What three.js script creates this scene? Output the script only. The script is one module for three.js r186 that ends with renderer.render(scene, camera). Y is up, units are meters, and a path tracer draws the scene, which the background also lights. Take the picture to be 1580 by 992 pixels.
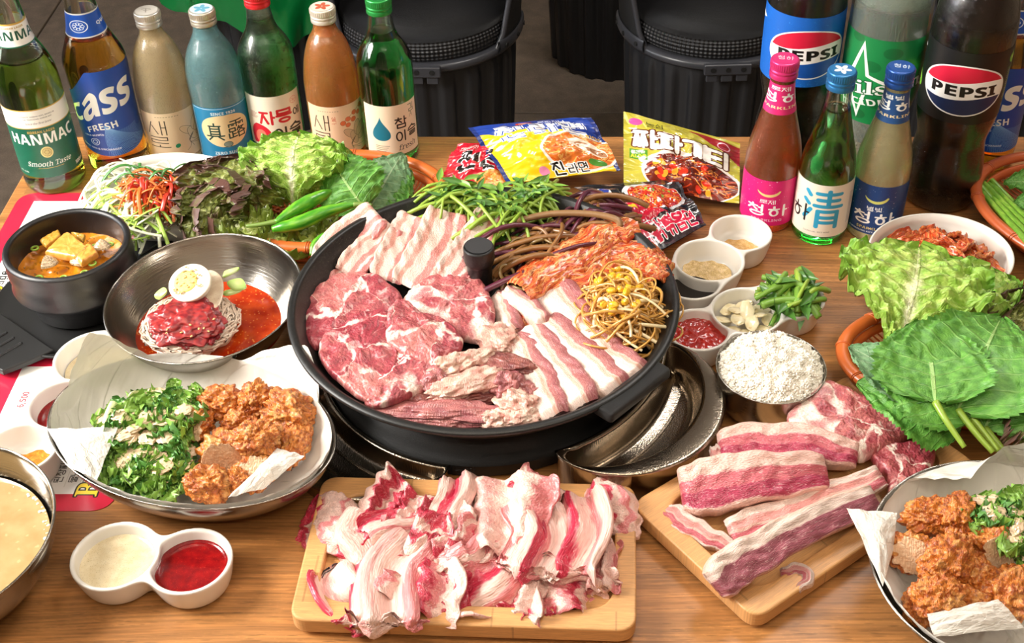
import * as THREE from 'three';
import { mergeGeometries, mergeVertices } from 'three/addons/utils/BufferGeometryUtils.js';
import { RoundedBoxGeometry } from 'three/addons/geometries/RoundedBoxGeometry.js';
import { RectAreaLightUniformsLib } from 'three/addons/lights/RectAreaLightUniformsLib.js';
import { createNoise2D, createNoise3D } from 'simplex-noise';

// ---------- camera ----------
const TOP = 0.75;                                  // height of the table top, metres
const scene = new THREE.Scene();
const camera = new THREE.PerspectiveCamera(27.63, 1580 / 992, 0.05, 30);
camera.position.set(0, TOP + 0.88, 0);
camera.rotation.set(THREE.MathUtils.degToRad(-40), 0, 0);
camera.setViewOffset(1580, 992, -80, 0, 1580, 992); // shifted lens
camera.updateMatrixWorld(true);
const renderer = new THREE.WebGLRenderer({ antialias: true });
renderer.toneMapping = THREE.LinearToneMapping;
renderer.toneMappingExposure = 0.71;
renderer.shadowMap.enabled = true;
scene.background = new THREE.Color(9, 9.4, 10);          // bright overcast day outside the window
RectAreaLightUniformsLib.init();

// ---------- lamps: ceiling panels, and the soft box of the photographer at the left ----------
const CEIL = 2.75;
const LAMPS = [
  // x, z, width, depth, intensity, colour
  [0.75, -2.1, 0.6, 0.6, 20, 0xfff8f0],
];
const FRAME_LAMP = { x: 0.0, z: 0.1, w: 1.2, d: 0.9, bar: 0.05, intensity: 38, colour: 0xfff0da }; // rectangle of light bars over the table
const SOFTBOX = { pos: new THREE.Vector3(-1.5, 1.72, -0.85), aim: new THREE.Vector3(-0.05, TOP, -1.0), w: 0.6, h: 0.85, intensity: 43, colour: 0xfffaf2 };

// ---------- helpers ----------
const V = (x, y, z) => new THREE.Vector3(x, y, z);
const { lerp, clamp, smoothstep: sstep } = THREE.MathUtils;
const TAU = Math.PI * 2;
function rngOf(seed) { let s = (seed * 2654435761 + 12345) >>> 0; return () => { s = (s + 0x6d2b79f5) | 0; let t = Math.imul(s ^ (s >>> 15), 1 | s); t = (t + Math.imul(t ^ (t >>> 7), 61 | t)) ^ t; return ((t ^ (t >>> 14)) >>> 0) / 4294967296; }; }
const N2 = createNoise2D(rngOf(11)), N3 = createNoise3D(rngOf(12));
const fbm2 = (x, y, o = 4) => { let a = 0.5, s = 0; for (let i = 0; i < o; i++) { s += a * N2(x, y); x = x * 2.03 + 7.1; y = y * 2.03 + 3.7; a *= 0.5; } return s; };
const fbm3 = (x, y, z, o = 4) => { let a = 0.5, s = 0; for (let i = 0; i < o; i++) { s += a * N3(x, y, z); x = x * 2.03 + 7.1; y = y * 2.03 + 3.7; z = z * 2.03 + 1.3; a *= 0.5; } return s; };
const mix3 = (a, b, t) => [a[0] + (b[0] - a[0]) * t, a[1] + (b[1] - a[1]) * t, a[2] + (b[2] - a[2]) * t];
const CF = 2017, CP = THREE.MathUtils.degToRad(40);
// where the ray through a measured point of the photograph meets the level h above the table
function at(px, py, h = 0) {
  const dx = (px - 870) / CF, dy = (496 - py) / CF;
  const vy = -Math.sin(CP) + dy * Math.cos(CP), vz = -Math.cos(CP) - dy * Math.sin(CP), t = (h - 0.88) / vy;
  return V(dx * t, TOP + h, vz * t);
}
const ats = (list) => list.map(([x, y, h]) => at(x, y, h));
const taken = {};
function numbered(name) { const n = taken[name] ?? 0; taken[name] = n + 1; return n ? name + '_' + String(n).padStart(3, '0') : name; }
function tag(o, label, category, group) { o.userData.label = label; o.userData.category = category; if (group) o.userData.group = group; return o; }
function thing(name, label, category, pos = V(0, 0, 0), turn = 0, group) {
  const o = new THREE.Group(); o.name = numbered(name); o.position.copy(pos); o.rotation.y = turn; scene.add(o); return tag(o, label, category, group);
}
function shadowed(m) { m.castShadow = true; m.receiveShadow = true; return m; }
function part(parent, name, geo, mat, label) { const m = shadowed(new THREE.Mesh(geo, mat)); m.name = name; if (label) m.userData.label = label; parent.add(m); return m; }
// a part whose geometry was made in world coordinates
function wpart(parent, name, geo, mat, label) { geo.translate(-parent.position.x, -parent.position.y, -parent.position.z); return part(parent, name, geo, mat, label); }
// a thing that is one mesh, geometry given in world coordinates, origin moved to its base
function solo(name, label, category, geo, mat, group) {
  geo.computeBoundingBox(); const b = geo.boundingBox, c = V((b.min.x + b.max.x) / 2, b.min.y, (b.min.z + b.max.z) / 2);
  geo.translate(-c.x, -c.y, -c.z);
  const m = shadowed(new THREE.Mesh(geo, mat)); m.name = numbered(name); m.position.copy(c); scene.add(m); return tag(m, label, category, group);
}
function struct(name, geo, mat) { const m = shadowed(new THREE.Mesh(geo, mat)); m.name = name; m.userData.kind = 'structure'; scene.add(m); return m; }
function stuff(o) { o.userData.kind = 'stuff'; return o; }
function dup(o, label, pos, turn, group) {
  const r = o.clone(); r.name = numbered(o.name.replace(/_\d+$/, '')); scene.add(r); if (pos) r.position.copy(pos); if (turn !== undefined) r.rotation.y = turn;
  r.userData = { ...o.userData, label }; if (group) r.userData.group = group; return r;
}

// ---------- geometry ----------
// parametric grid: fn(u, v) -> [x, y, z, (tu, tv)], optionally closed in v
function grid(nu, nv, fn, closed = false) {
  const pos = [], uv = [], idx = [];
  for (let i = 0; i <= nu; i++) for (let j = 0; j <= nv; j++) { const r = fn(i / nu, j / nv); pos.push(r[0], r[1], r[2]); uv.push(r[3] ?? i / nu, r[4] ?? j / nv); }
  for (let i = 0; i < nu; i++) for (let j = 0; j < nv; j++) { const a = i * (nv + 1) + j, b = a + nv + 1; idx.push(a, b, a + 1, b, b + 1, a + 1); }
  const g = new THREE.BufferGeometry();
  g.setAttribute('position', new THREE.Float32BufferAttribute(pos, 3)); g.setAttribute('uv', new THREE.Float32BufferAttribute(uv, 2)); g.setIndex(idx); g.computeVertexNormals();
  if (closed) {
    const n = g.attributes.normal;
    for (let i = 0; i <= nu; i++) { const a = i * (nv + 1), b = a + nv, v = V(n.getX(a) + n.getX(b), n.getY(a) + n.getY(b), n.getZ(a) + n.getZ(b)).normalize(); n.setXYZ(a, v.x, v.y, v.z); n.setXYZ(b, v.x, v.y, v.z); }
  }
  return g;
}
const merge = (list) => mergeGeometries(list.map((g) => { const r = g.index ? g : g; if (!r.index) { const n = r.attributes.position.count; r.setIndex([...Array(n).keys()]); } for (const k of Object.keys(r.attributes)) if (!['position', 'normal', 'uv', 'color'].includes(k)) r.deleteAttribute(k); return r; }));
function smoothLine(pts, n, tension = 0.5) { return new THREE.CatmullRomCurve3(pts, false, 'catmullrom', tension).getPoints(n); }
// lathe from a list of [radius, height], smoothed in runs; 'c' entries repeat a point to make a corner
function lathe(pts, seg = 64) { const g = new THREE.LatheGeometry(pts.map(([r, y]) => new THREE.Vector2(Math.max(r, 1e-5), y)), seg); return g; }
function smooth2(pts, n) { return new THREE.CatmullRomCurve3(pts.map(([x, y]) => V(x, y, 0)), false, 'centripetal').getPoints(n).map((p) => [p.x, p.y]); }
// wall of revolution with real thickness: outer profile upwards, rounded lip, inner profile downwards
function shell(outer, inner) { const o = outer[outer.length - 1], i = inner[inner.length - 1], lip = []; for (let k = 1; k < 6; k++) { const a = Math.PI * k / 6, m = (o[0] + i[0]) / 2, r = (o[0] - i[0]) / 2; lip.push([m + r * Math.cos(a), (o[1] + i[1]) / 2 + Math.abs(r) * Math.sin(a)]); } return [...outer, ...lip, ...inner.slice().reverse()]; }
// tube along points with tapering
function tube(pts, rad, radial = 6, caps = true, flat = 1) {
  const n = pts.length - 1, R = typeof rad === 'function' ? rad : () => rad, T = V(), S = V(), U = V(0, 1, 0), out = [];
  const d0 = pts[1].clone().sub(pts[0]).normalize(); let up = Math.abs(d0.y) > 0.9 ? V(1, 0, 0) : V(0, 1, 0);
  const frames = pts.map((p, i) => {
    T.copy(pts[Math.min(n, i + 1)]).sub(pts[Math.max(0, i - 1)]).normalize();
    S.crossVectors(T, up).normalize(); U.crossVectors(S, T).normalize(); up = U.clone();
    return [S.clone(), U.clone()];
  });
  const cap = caps ? 1 : 0;
  return grid(n + 2 * cap, radial, (u, v) => {
    let i = Math.round(u * (n + 2 * cap)) - cap, e = 1; if (i < 0) { i = 0; e = 0.02; } if (i > n) { i = n; e = 0.02; }
    const r = R(i / n) * e, a = v * TAU, [s, w] = frames[i], p = pts[i], c = Math.cos(a) * r, d = Math.sin(a) * r * flat;
    return [p.x + s.x * c + w.x * d, p.y + s.y * c + w.y * d, p.z + s.z * c + w.z * d, i / n, v];
  }, true);
}
// a soft slab swept along a spine: o = {pts, w, t, up, roll, nu, nv, sq, cup, bump, endRound}
function strip(o) {
  const nu = o.nu ?? 40, nv = o.nv ?? 14, curve = new THREE.CatmullRomCurve3(o.pts, false, 'catmullrom', 0.5), P = curve.getPoints(nu);
  const W = typeof o.w === 'function' ? o.w : () => o.w, th = o.t, sq = o.sq ?? 3, len = curve.getLength();
  const ups = Array.isArray(o.up) ? new THREE.CatmullRomCurve3(o.up).getPoints(nu) : null, up1 = o.up && !ups ? o.up : V(0, 1, 0), roll = o.roll ?? (() => 0);
  const fr = P.map((p, i) => {
    const T = P[Math.min(nu, i + 1)].clone().sub(P[Math.max(0, i - 1)]).normalize(), U0 = ups ? ups[i] : up1, S = V().crossVectors(T, U0).normalize(), N = V().crossVectors(S, T).normalize(), a = roll(i / nu);
    if (a) { S.applyAxisAngle(T, a); N.applyAxisAngle(T, a); }
    return [S, N];
  });
  if (o.carry) for (let i = 1; i <= nu; i++) { const T = P[Math.min(nu, i + 1)].clone().sub(P[i - 1]).normalize(), S = fr[i - 1][0].clone().addScaledVector(T, -T.dot(fr[i - 1][0])).normalize(); fr[i] = [S, V().crossVectors(S, T).normalize()]; }
  const e0 = Math.min(0.4, (o.endSoft ?? th * 0.7) / len), prof = (e, p) => Math.pow(Math.max(0, 1 - Math.pow(e, p)), 1 / p), endR = o.endRound ?? 0.1;
  const nLoop = nv * 2;
  return grid(nu, nLoop, (u, v) => {
    const i = Math.round(u * nu), k = v * nLoop, top = k <= nv, s = -Math.cos((top ? k / nv : (nLoop - k) / nv) * Math.PI);
    const ue = Math.min(u, 1 - u), ep = ue < e0 ? prof(1 - ue / e0, 2.5) : 1, er = ue < e0 * 2 ? 1 - endR * (1 - ue / (e0 * 2)) ** 2 : 1;
    const w = W(u) * er, c = Math.min(0.5, th / Math.max(w, 1e-4)), es = Math.abs(s) > 1 - c ? prof((Math.abs(s) - 1 + c) / c, sq) : 1;
    let n = th / 2 * es * Math.max(ep, 0.02) * (top ? 1 : -1);
    if (o.cup) n += o.cup(u, s);
    const [S, N] = fr[i], p = P[i];
    if (o.bump) n += o.bump(u, s, p) * (top ? 1 : 0.4);
    let ss = s * w / 2; if (o.side) ss += o.side(u, s);
    return [p.x + S.x * ss + N.x * n, p.y + S.y * ss + N.y * n, p.z + S.z * ss + N.z * n, u * (o.ul ?? 1) + (o.u0 ?? 0), (s + 1) / 2];
  }, true);
}
// a slab whose outline passes through given 3-D points: o = {pts, t, dome, bump, nr, na, size, rot}
function slice(o) {
  const C = o.c ?? o.pts.reduce((a, p) => a.add(p), V()).multiplyScalar(1 / o.pts.length), curve = new THREE.CatmullRomCurve3(o.pts, true, 'catmullrom', o.tension ?? 0.5);
  const na = o.na ?? 64, nr = o.nr ?? 14, R = curve.getPoints(na), th = o.t, size = o.size ?? 0.12, ca = Math.cos(o.rot ?? 0), sa = Math.sin(o.rot ?? 0);
  const edge = o.wob ? R.map((p, i) => p.clone().sub(C).multiplyScalar(1 + o.wob * N2(i * 0.35, C.x * 50 + C.z * 31)).add(C)) : R; edge[na] = edge[0];
  const rad = R.reduce((a, p) => a + p.distanceTo(C), 0) / R.length, c = Math.min(0.5, th * 0.6 / rad);
  return grid(nr * 2, na, (u, v) => {
    const top = u <= 0.5, rho = Math.sin((top ? u * 2 : 2 - u * 2) * Math.PI / 2), E = edge[Math.round(v * na)], x = C.x + (E.x - C.x) * rho, z = C.z + (E.z - C.z) * rho;
    const es = rho > 1 - c ? Math.pow(Math.max(0, 1 - ((rho - 1 + c) / c) ** 2.5), 1 / 2.5) : 1;
    let y = C.y + (E.y - C.y) * rho ** (o.pow ?? 1.5) + (o.dome ?? 0) * (1 - rho * rho) + (top ? 1 : -1) * th / 2 * es;
    if (o.bump) y += o.bump(x, z, rho, v) * (top ? 1 : 0.3);
    const lx = (x - C.x) / size, lz = (z - C.z) / size;
    return [x, y, z, 0.5 + lx * ca - lz * sa, 0.5 + lx * sa + lz * ca];
  }, true);
}
// a lump: sphere pushed about by noise. o = {c, r:[x,y,z], amp, f, det, seed, rot, cut, col}
const icoCache = {};
function ico(det) {
  if (!icoCache[det]) { let g = new THREE.IcosahedronGeometry(1, det); g.deleteAttribute('normal'); g.deleteAttribute('uv'); icoCache[det] = mergeVertices(g, 1e-5); }
  return icoCache[det].clone();
}
function lump(o) {
  const g = ico(o.det ?? 14), p = g.attributes.position, n = p.count, uv = new Float32Array(n * 2), col = o.col ? new Float32Array(n * 3) : null, s = o.seed ?? 0, f = o.f ?? 1.6, amp = o.amp ?? 0.25;
  const q = new THREE.Quaternion().setFromEuler(new THREE.Euler(...(o.rot ?? [0, 0, 0]))), v = V(), d = V();
  const cn = o.cut ? V(...o.cut.n).normalize() : null;
  for (let i = 0; i < n; i++) {
    d.fromBufferAttribute(p, i); const x = d.x * f + s * 7.3, y = d.y * f + s * 3.1, z = d.z * f - s * 5.7;
    let k = 1 + amp * fbm3(x, y, z, 3) * 1.6 + (o.fine ?? 0) * fbm3(x * 4, y * 4, z * 4, 3);
    if (o.knob) k += o.knob * 0.35 * Math.abs(N3(x * 1.1 + 9, y * 1.1, z * 1.1));
    v.set(d.x * k * o.r[0], d.y * k * o.r[1], d.z * k * o.r[2]).applyQuaternion(q);
    let cutAmt = 0;
    if (cn) { const dd = v.dot(cn) - o.cut.d; if (dd > 0) { v.addScaledVector(cn, -dd + 0.0006 * N3(v.x * 700, v.y * 200, v.z * 700)); cutAmt = 1; } }
    if (o.floor !== undefined && v.y < -o.floor) v.y = -o.floor + (v.y + o.floor) * 0.15;
    uv[i * 2] = v.x * 12 + 0.5; uv[i * 2 + 1] = v.z * 12 + v.y * 8 + 0.5;
    if (col) { const c = o.col(v, k, cutAmt, d); col[i * 3] = c[0]; col[i * 3 + 1] = c[1]; col[i * 3 + 2] = c[2]; }
    p.setXYZ(i, v.x + o.c.x, v.y + o.c.y, v.z + o.c.z);
  }
  g.setAttribute('uv', new THREE.BufferAttribute(uv, 2)); if (col) g.setAttribute('color', new THREE.BufferAttribute(col, 3));
  g.computeVertexNormals(); return g;
}
// surface of a distance field by naive surface nets
function sdfMesh(sdf, lo, hi, cell) {
  const nx = Math.ceil((hi.x - lo.x) / cell) + 1, ny = Math.ceil((hi.y - lo.y) / cell) + 1, nz = Math.ceil((hi.z - lo.z) / cell) + 1, F = new Float32Array(nx * ny * nz), id = (x, y, z) => (z * ny + y) * nx + x;
  for (let z = 0; z < nz; z++) for (let y = 0; y < ny; y++) for (let x = 0; x < nx; x++) F[id(x, y, z)] = sdf(lo.x + x * cell, lo.y + y * cell, lo.z + z * cell);
  const vert = new Int32Array(nx * ny * nz).fill(-1), pos = [], idx = [];
  for (let z = 0; z < nz - 1; z++) for (let y = 0; y < ny - 1; y++) for (let x = 0; x < nx - 1; x++) {
    let cnt = 0, sx = 0, sy = 0, sz = 0; const f = [];
    for (let k = 0; k < 8; k++) f.push(F[id(x + (k & 1), y + (k >> 1 & 1), z + (k >> 2))]);
    const neg = f.filter((a) => a < 0).length; if (!neg || neg === 8) continue;
    for (const [a, b] of [[0, 1], [2, 3], [4, 5], [6, 7], [0, 2], [1, 3], [4, 6], [5, 7], [0, 4], [1, 5], [2, 6], [3, 7]]) if ((f[a] < 0) !== (f[b] < 0)) {
      const t = f[a] / (f[a] - f[b]); sx += lerp(a & 1, b & 1, t); sy += lerp(a >> 1 & 1, b >> 1 & 1, t); sz += lerp(a >> 2, b >> 2, t); cnt++;
    }
    vert[id(x, y, z)] = pos.length / 3; pos.push(lo.x + (x + sx / cnt) * cell, lo.y + (y + sy / cnt) * cell, lo.z + (z + sz / cnt) * cell);
  }
  const quad = (a, b, c, d, flip) => { if (a < 0 || b < 0 || c < 0 || d < 0) return; if (flip) idx.push(a, c, b, a, d, c); else idx.push(a, b, c, a, c, d); };
  for (let z = 1; z < nz - 1; z++) for (let y = 1; y < ny - 1; y++) for (let x = 1; x < nx - 1; x++) {
    const s = F[id(x, y, z)] < 0;
    if (s !== F[id(x + 1, y, z)] < 0) quad(vert[id(x, y - 1, z - 1)], vert[id(x, y, z - 1)], vert[id(x, y, z)], vert[id(x, y - 1, z)], !s);
    if (s !== F[id(x, y + 1, z)] < 0) quad(vert[id(x - 1, y, z - 1)], vert[id(x - 1, y, z)], vert[id(x, y, z)], vert[id(x, y, z - 1)], !s);
    if (s !== F[id(x, y, z + 1)] < 0) quad(vert[id(x - 1, y - 1, z)], vert[id(x, y - 1, z)], vert[id(x, y, z)], vert[id(x - 1, y, z)], !s);
  }
  const g = new THREE.BufferGeometry(), n = pos.length / 3, uv = new Float32Array(n * 2), nor = new Float32Array(n * 3), e = cell * 0.6, v = V();
  for (let i = 0; i < n; i++) {
    const [x, y, z] = [pos[i * 3], pos[i * 3 + 1], pos[i * 3 + 2]]; uv[i * 2] = x * 10; uv[i * 2 + 1] = z * 10 + y * 7;
    v.set(sdf(x + e, y, z) - sdf(x - e, y, z), sdf(x, y + e, z) - sdf(x, y - e, z), sdf(x, y, z + e) - sdf(x, y, z - e)).normalize(); nor.set([v.x, v.y, v.z], i * 3);
  }
  g.setAttribute('position', new THREE.Float32BufferAttribute(pos, 3)); g.setAttribute('normal', new THREE.BufferAttribute(nor, 3)); g.setAttribute('uv', new THREE.BufferAttribute(uv, 2)); g.setIndex(idx); return g;
}
const smin = (a, b, k) => { const h = Math.max(k - Math.abs(a - b), 0) / k; return Math.min(a, b) - h * h * k / 4; }, smax = (a, b, k) => -smin(-a, -b, k);
const rbox = (w, h, d, r = 0.004, s = 3) => new RoundedBoxGeometry(w, h, d, s, r);
function xform(g, pos, rot = [0, 0, 0], sc = [1, 1, 1]) { g.applyMatrix4(new THREE.Matrix4().compose(pos, new THREE.Quaternion().setFromEuler(new THREE.Euler(...rot)), V(...sc))); return g; }

// ---------- textures ----------
function dataTex(w, h, fn, srgb = true, rep = true) {
  const d = new Uint8Array(w * h * 4);
  for (let y = 0; y < h; y++) for (let x = 0; x < w; x++) { const c = fn((x + 0.5) / w, (y + 0.5) / h), o = (y * w + x) * 4; if (typeof c === 'number') d[o] = d[o + 1] = d[o + 2] = clamp(c, 0, 1) * 255; else { d[o] = clamp(c[0], 0, 255); d[o + 1] = clamp(c[1], 0, 255); d[o + 2] = clamp(c[2], 0, 255); } d[o + 3] = 255; }
  const t = new THREE.DataTexture(d, w, h, THREE.RGBAFormat); t.magFilter = THREE.LinearFilter; t.minFilter = THREE.LinearFilter; if (srgb) t.colorSpace = THREE.SRGBColorSpace; if (rep) t.wrapS = t.wrapT = THREE.RepeatWrapping; t.needsUpdate = true; return t;
}
function canvasTex(w, h, draw) { const c = document.createElement('canvas'); c.width = w; c.height = h; draw(c.getContext('2d'), w, h); const t = new THREE.CanvasTexture(c); t.colorSpace = THREE.SRGBColorSpace; return t; }
const std = (o) => new THREE.MeshStandardMaterial(o), phy = (o) => new THREE.MeshPhysicalMaterial(o);
const css = (c) => new THREE.Color(c);

// ---------- Hangul and Hanja by strokes ----------
const LJ = 'ㄱㄲㄴㄷㄸㄹㅁㅂㅃㅅㅆㅇㅈㅉㅊㅋㅌㅍㅎ', VJ = 'ㅏㅐㅑㅒㅓㅔㅕㅖㅗㅘㅙㅚㅛㅜㅝㅞㅟㅠㅡㅢㅣ', TJ = ['', 'ㄱ', 'ㄲ', 'ㄳ', 'ㄴ', 'ㄵ', 'ㄶ', 'ㄷ', 'ㄹ', 'ㄺ', 'ㄻ', 'ㄼ', 'ㄽ', 'ㄾ', 'ㄿ', 'ㅀ', 'ㅁ', 'ㅂ', 'ㅄ', 'ㅅ', 'ㅆ', 'ㅇ', 'ㅈ', 'ㅊ', 'ㅋ', 'ㅌ', 'ㅍ', 'ㅎ'];
const JAMO = { ㄱ: '0010,1011', ㄴ: '0001,0111', ㄷ: '0010,0001,0111', ㄹ: '0010,1015,1505,0501,0111', ㅁ: '0010,1011,1101,0100', ㅂ: '0001,1011,0111,0515', ㅅ: '5001,5311', ㅇ: 'o', ㅈ: '0010,5001,5311', ㅊ: '5052,0313,5301,5511', ㅋ: '0010,1011,0515', ㅌ: '0010,0515,0111,0001', ㅍ: '0010,0111,3031,7071', ㅎ: '5052,0313,q', ㄺ: '0040,4045,4505,0501,0141,6010,1011', ㄲ: '0040,4041,6010,1011' };
const pt = (c) => (c === '1' ? 1 : +c / 10);
const PAIR = { ㄸ: 'ㄷㄷ', ㅃ: 'ㅂㅂ', ㅆ: 'ㅅㅅ', ㅉ: 'ㅈㅈ' };
function jamo(ctx, j, x, y, w, h) {
  if (PAIR[j]) { jamo(ctx, PAIR[j][0], x, y, w * 0.44, h); jamo(ctx, PAIR[j][1], x + w * 0.56, y, w * 0.44, h); return; }
  if (!JAMO[j]) return;
  for (const s of JAMO[j].split(',')) {
    ctx.beginPath();
    if (s === 'o') ctx.ellipse(x + w / 2, y + h / 2, w / 2, h / 2, 0, 0, TAU);
    else if (s === 'q') ctx.ellipse(x + w / 2, y + h * 0.68, w * 0.38, h * 0.32, 0, 0, TAU);
    else { ctx.moveTo(x + w * pt(s[0]), y + h * pt(s[1])); ctx.lineTo(x + w * pt(s[2]), y + h * pt(s[3])); }
    ctx.stroke();
  }
}
function syllable(ctx, ch, x, y, w, h) {
  const c = ch.charCodeAt(0) - 0xac00; if (c < 0 || c > 11171) return;
  const L = LJ[Math.floor(c / 588)], v = VJ[Math.floor((c % 588) / 28)], T = TJ[c % 28], bot = T ? 0.6 : 1, line = (a, b, d, e) => { ctx.beginPath(); ctx.moveTo(x + w * a, y + h * b); ctx.lineTo(x + w * d, y + h * e); ctx.stroke(); };
  const hasV = 'ㅏㅐㅑㅓㅔㅕㅖㅣㅘㅚㅝㅢㅟ'.includes(v), hasH = 'ㅗㅛㅜㅠㅡㅘㅚㅝㅢㅟ'.includes(v);
  const lw = hasV ? 0.5 : 0.86, lh = hasH ? (T ? 0.27 : 0.42) : (T ? 0.48 : 0.84);
  jamo(ctx, L, x + w * (hasV ? 0.03 : 0.07), y + h * (hasH || T ? 0.03 : 0.08), w * lw, h * lh);
  if (hasH) { const yb = T ? 0.46 : 0.74, up = 'ㅗㅛㅘㅚ'.includes(v), x1 = hasV ? 0.62 : 1; line(0, yb, x1, yb); const m = x1 / 2; if (v === 'ㅛ' || v === 'ㅠ') { const s = up ? -0.14 : 0.14; line(m - 0.16, yb, m - 0.16, yb + s); line(m + 0.16, yb, m + 0.16, yb + s); } else if (up) line(m, yb, m, yb - 0.14); else if (v !== 'ㅡ' && v !== 'ㅢ') line(m, yb, m, yb + (T ? 0.12 : 0.24)); }
  if (hasV) { const xv = 'ㅐㅔㅖ'.includes(v) ? 0.72 : 0.8, b = bot * 0.98; line(xv, 0, xv, b); const m = bot * 0.45; if ('ㅏㅐㅘ'.includes(v)) line(xv, m, 0.96, m); if (v === 'ㅑ') { line(xv, m - 0.1, 1, m - 0.1); line(xv, m + 0.1, 1, m + 0.1); } if ('ㅓㅔㅝ'.includes(v)) line(xv - 0.17, m, xv, m); if ('ㅕㅖ'.includes(v)) { line(xv - 0.17, m - 0.1, xv, m - 0.1); line(xv - 0.17, m + 0.1, xv, m + 0.1); } if ('ㅐㅔㅖ'.includes(v)) line(0.95, 0, 0.95, b); }
  if (T) jamo(ctx, T, x + w * 0.16, y + h * 0.67, w * 0.7, h * 0.31);
}
function hangul(ctx, text, x, y, size, o = {}) {
  ctx.save(); ctx.lineCap = o.cap ?? 'round'; ctx.lineJoin = 'round';
  const pass = (lw, col) => { ctx.lineWidth = lw; ctx.strokeStyle = col; [...text].forEach((ch, i) => { const q = o.vertical ? [x, y + i * size * 1.14] : [x + i * size * (o.gap ?? 1.14), y + (o.climb ?? 0) * i]; syllable(ctx, ch, q[0], q[1], size * (o.wide ?? 1), size); }); };
  const lw = size * (o.lw ?? 0.1);
  if (o.edge2) pass(lw + 2 * (o.edge + o.edge2w), o.edge2);
  if (o.edgeCol) pass(lw + 2 * o.edge, o.edgeCol);
  pass(lw, o.col ?? '#111'); ctx.restore();
}
function strokes(ctx, list, x, y, s, lw, col, sy = s) { ctx.save(); ctx.lineCap = 'round'; ctx.strokeStyle = col; ctx.lineWidth = lw; for (const st of list.split(' ')) { const p = st.split(/[-,]/).map(Number); ctx.beginPath(); ctx.moveTo(x + p[0] / 10 * s, y + p[1] / 10 * sy); for (let i = 2; i < p.length; i += 2) ctx.lineTo(x + p[i] / 10 * s, y + p[i + 1] / 10 * sy); ctx.stroke(); } ctx.restore(); }
function text(ctx, s, x, y, font, col, o = {}) { ctx.save(); ctx.translate(x, y); if (o.rot) ctx.rotate(o.rot); if (o.skew) ctx.transform(1, 0, o.skew, 1, 0, 0); if (o.sx) ctx.scale(o.sx, 1); ctx.font = font; ctx.textAlign = o.align ?? 'center'; ctx.textBaseline = 'middle'; if (o.edge) { ctx.lineWidth = o.edge; ctx.strokeStyle = o.edgeCol; ctx.lineJoin = 'round'; ctx.strokeText(s, 0, 0); } ctx.fillStyle = col; ctx.fillText(s, 0, 0); ctx.restore(); }

// ---------- room ----------
const grain = (x, y, o) => fbm2(x, y, o);
const tileTex = dataTex(512, 512, (u, v) => { const n = fbm2(u * 9, v * 9, 4), s = N2(u * 210, v * 210), s2 = N2(u * 95 + 5, v * 95); const k = 1 + 0.16 * n + 0.13 * s + 0.1 * (s2 > 0.55 ? 1 : 0); return [112 * k, 99 * k, 86 * k]; });
const M = {};
M.tile = [0.94, 1, 1.05].map((k) => std({ map: tileTex, color: new THREE.Color(k, k, k), roughness: 0.55, bumpMap: tileTex, bumpScale: 0.0006 }));
M.wall = std({ color: 0xb9a48c, roughness: 0.9 }); M.ceil = std({ color: 0xd9d4cc, roughness: 0.95 }); M.grout = std({ color: 0x3d3731, roughness: 1 });
{
  const floor = new THREE.Group(); floor.name = 'floor'; floor.userData.kind = 'structure'; scene.add(floor);
  part(floor, 'grout_bed', new THREE.BoxGeometry(7, 0.1, 8).translate(0, -0.054, -1.6), M.grout);
  const g = rbox(0.596, 0.02, 0.596, 0.003, 2); let k = 0;
  for (let i = -6; i <= 5; i++) for (let j = -9; j <= 3; j++) {
    const x = i * 0.6 + 0.12, z = j * 0.6 - 0.02; if (Math.abs(x) > 3.3) continue;
    const t = part(floor, 'tile', g, M.tile[(k * 7 + j * j) % 3]); t.position.set(x, -0.01, z); t.rotation.y = (k++ % 4) * Math.PI / 2;
  }
  struct('wall_back', new THREE.BoxGeometry(7.2, 2.75, 0.2).translate(0, 1.375, -5.7), M.wall);
  struct('wall_front', new THREE.BoxGeometry(7.2, 2.75, 0.2).translate(0, 1.375, 2.3), M.wall);
  { // left wall with a shop window
    const s = new THREE.Shape(); s.moveTo(-5.7, 0); s.lineTo(2.3, 0); s.lineTo(2.3, 2.75); s.lineTo(-5.7, 2.75); s.closePath(); const h = new THREE.Path(); h.moveTo(-2.7, 0.85); h.lineTo(-0.7, 0.85); h.lineTo(-0.7, 2.25); h.lineTo(-2.7, 2.25); h.closePath(); s.holes.push(h);
    struct('wall_left', new THREE.ExtrudeGeometry(s, { depth: 0.2, bevelEnabled: false }).rotateY(-Math.PI / 2).translate(-3.4, 0, 0), M.wall);
    const W = new THREE.Group(); W.name = 'window_1'; W.userData.kind = 'structure'; W.position.set(-3.5, 0.85, -1.7); scene.add(W); const fm = std({ color: 0x2a2a2a, roughness: 0.5 });
    for (const z of [-0.98, 0, 0.98]) part(W, 'window_frame', new THREE.BoxGeometry(0.06, 1.4, 0.04).translate(0, 0.7, z), fm); for (const y of [0.02, 1.38]) part(W, 'window_frame', new THREE.BoxGeometry(0.06, 0.04, 2).translate(0, y, 0), fm);
    for (const z of [-0.49, 0.49]) part(W, 'pane', new THREE.BoxGeometry(0.004, 1.34, 0.94).translate(0, 0.7, z), phy({ color: 0xffffff, transmission: 1, thickness: 0, roughness: 0.02 }));
  }
  struct('wall_right', new THREE.BoxGeometry(0.2, 2.75, 8).translate(3.5, 1.375, -1.7), M.wall);
  struct('ceiling', new THREE.BoxGeometry(7.2, 0.2, 8.2).translate(0, CEIL + 0.1, -1.7), M.ceil);
}
M.lampFrame = std({ color: 0x9a9a98, roughness: 0.4, metalness: 0.6 });
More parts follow.
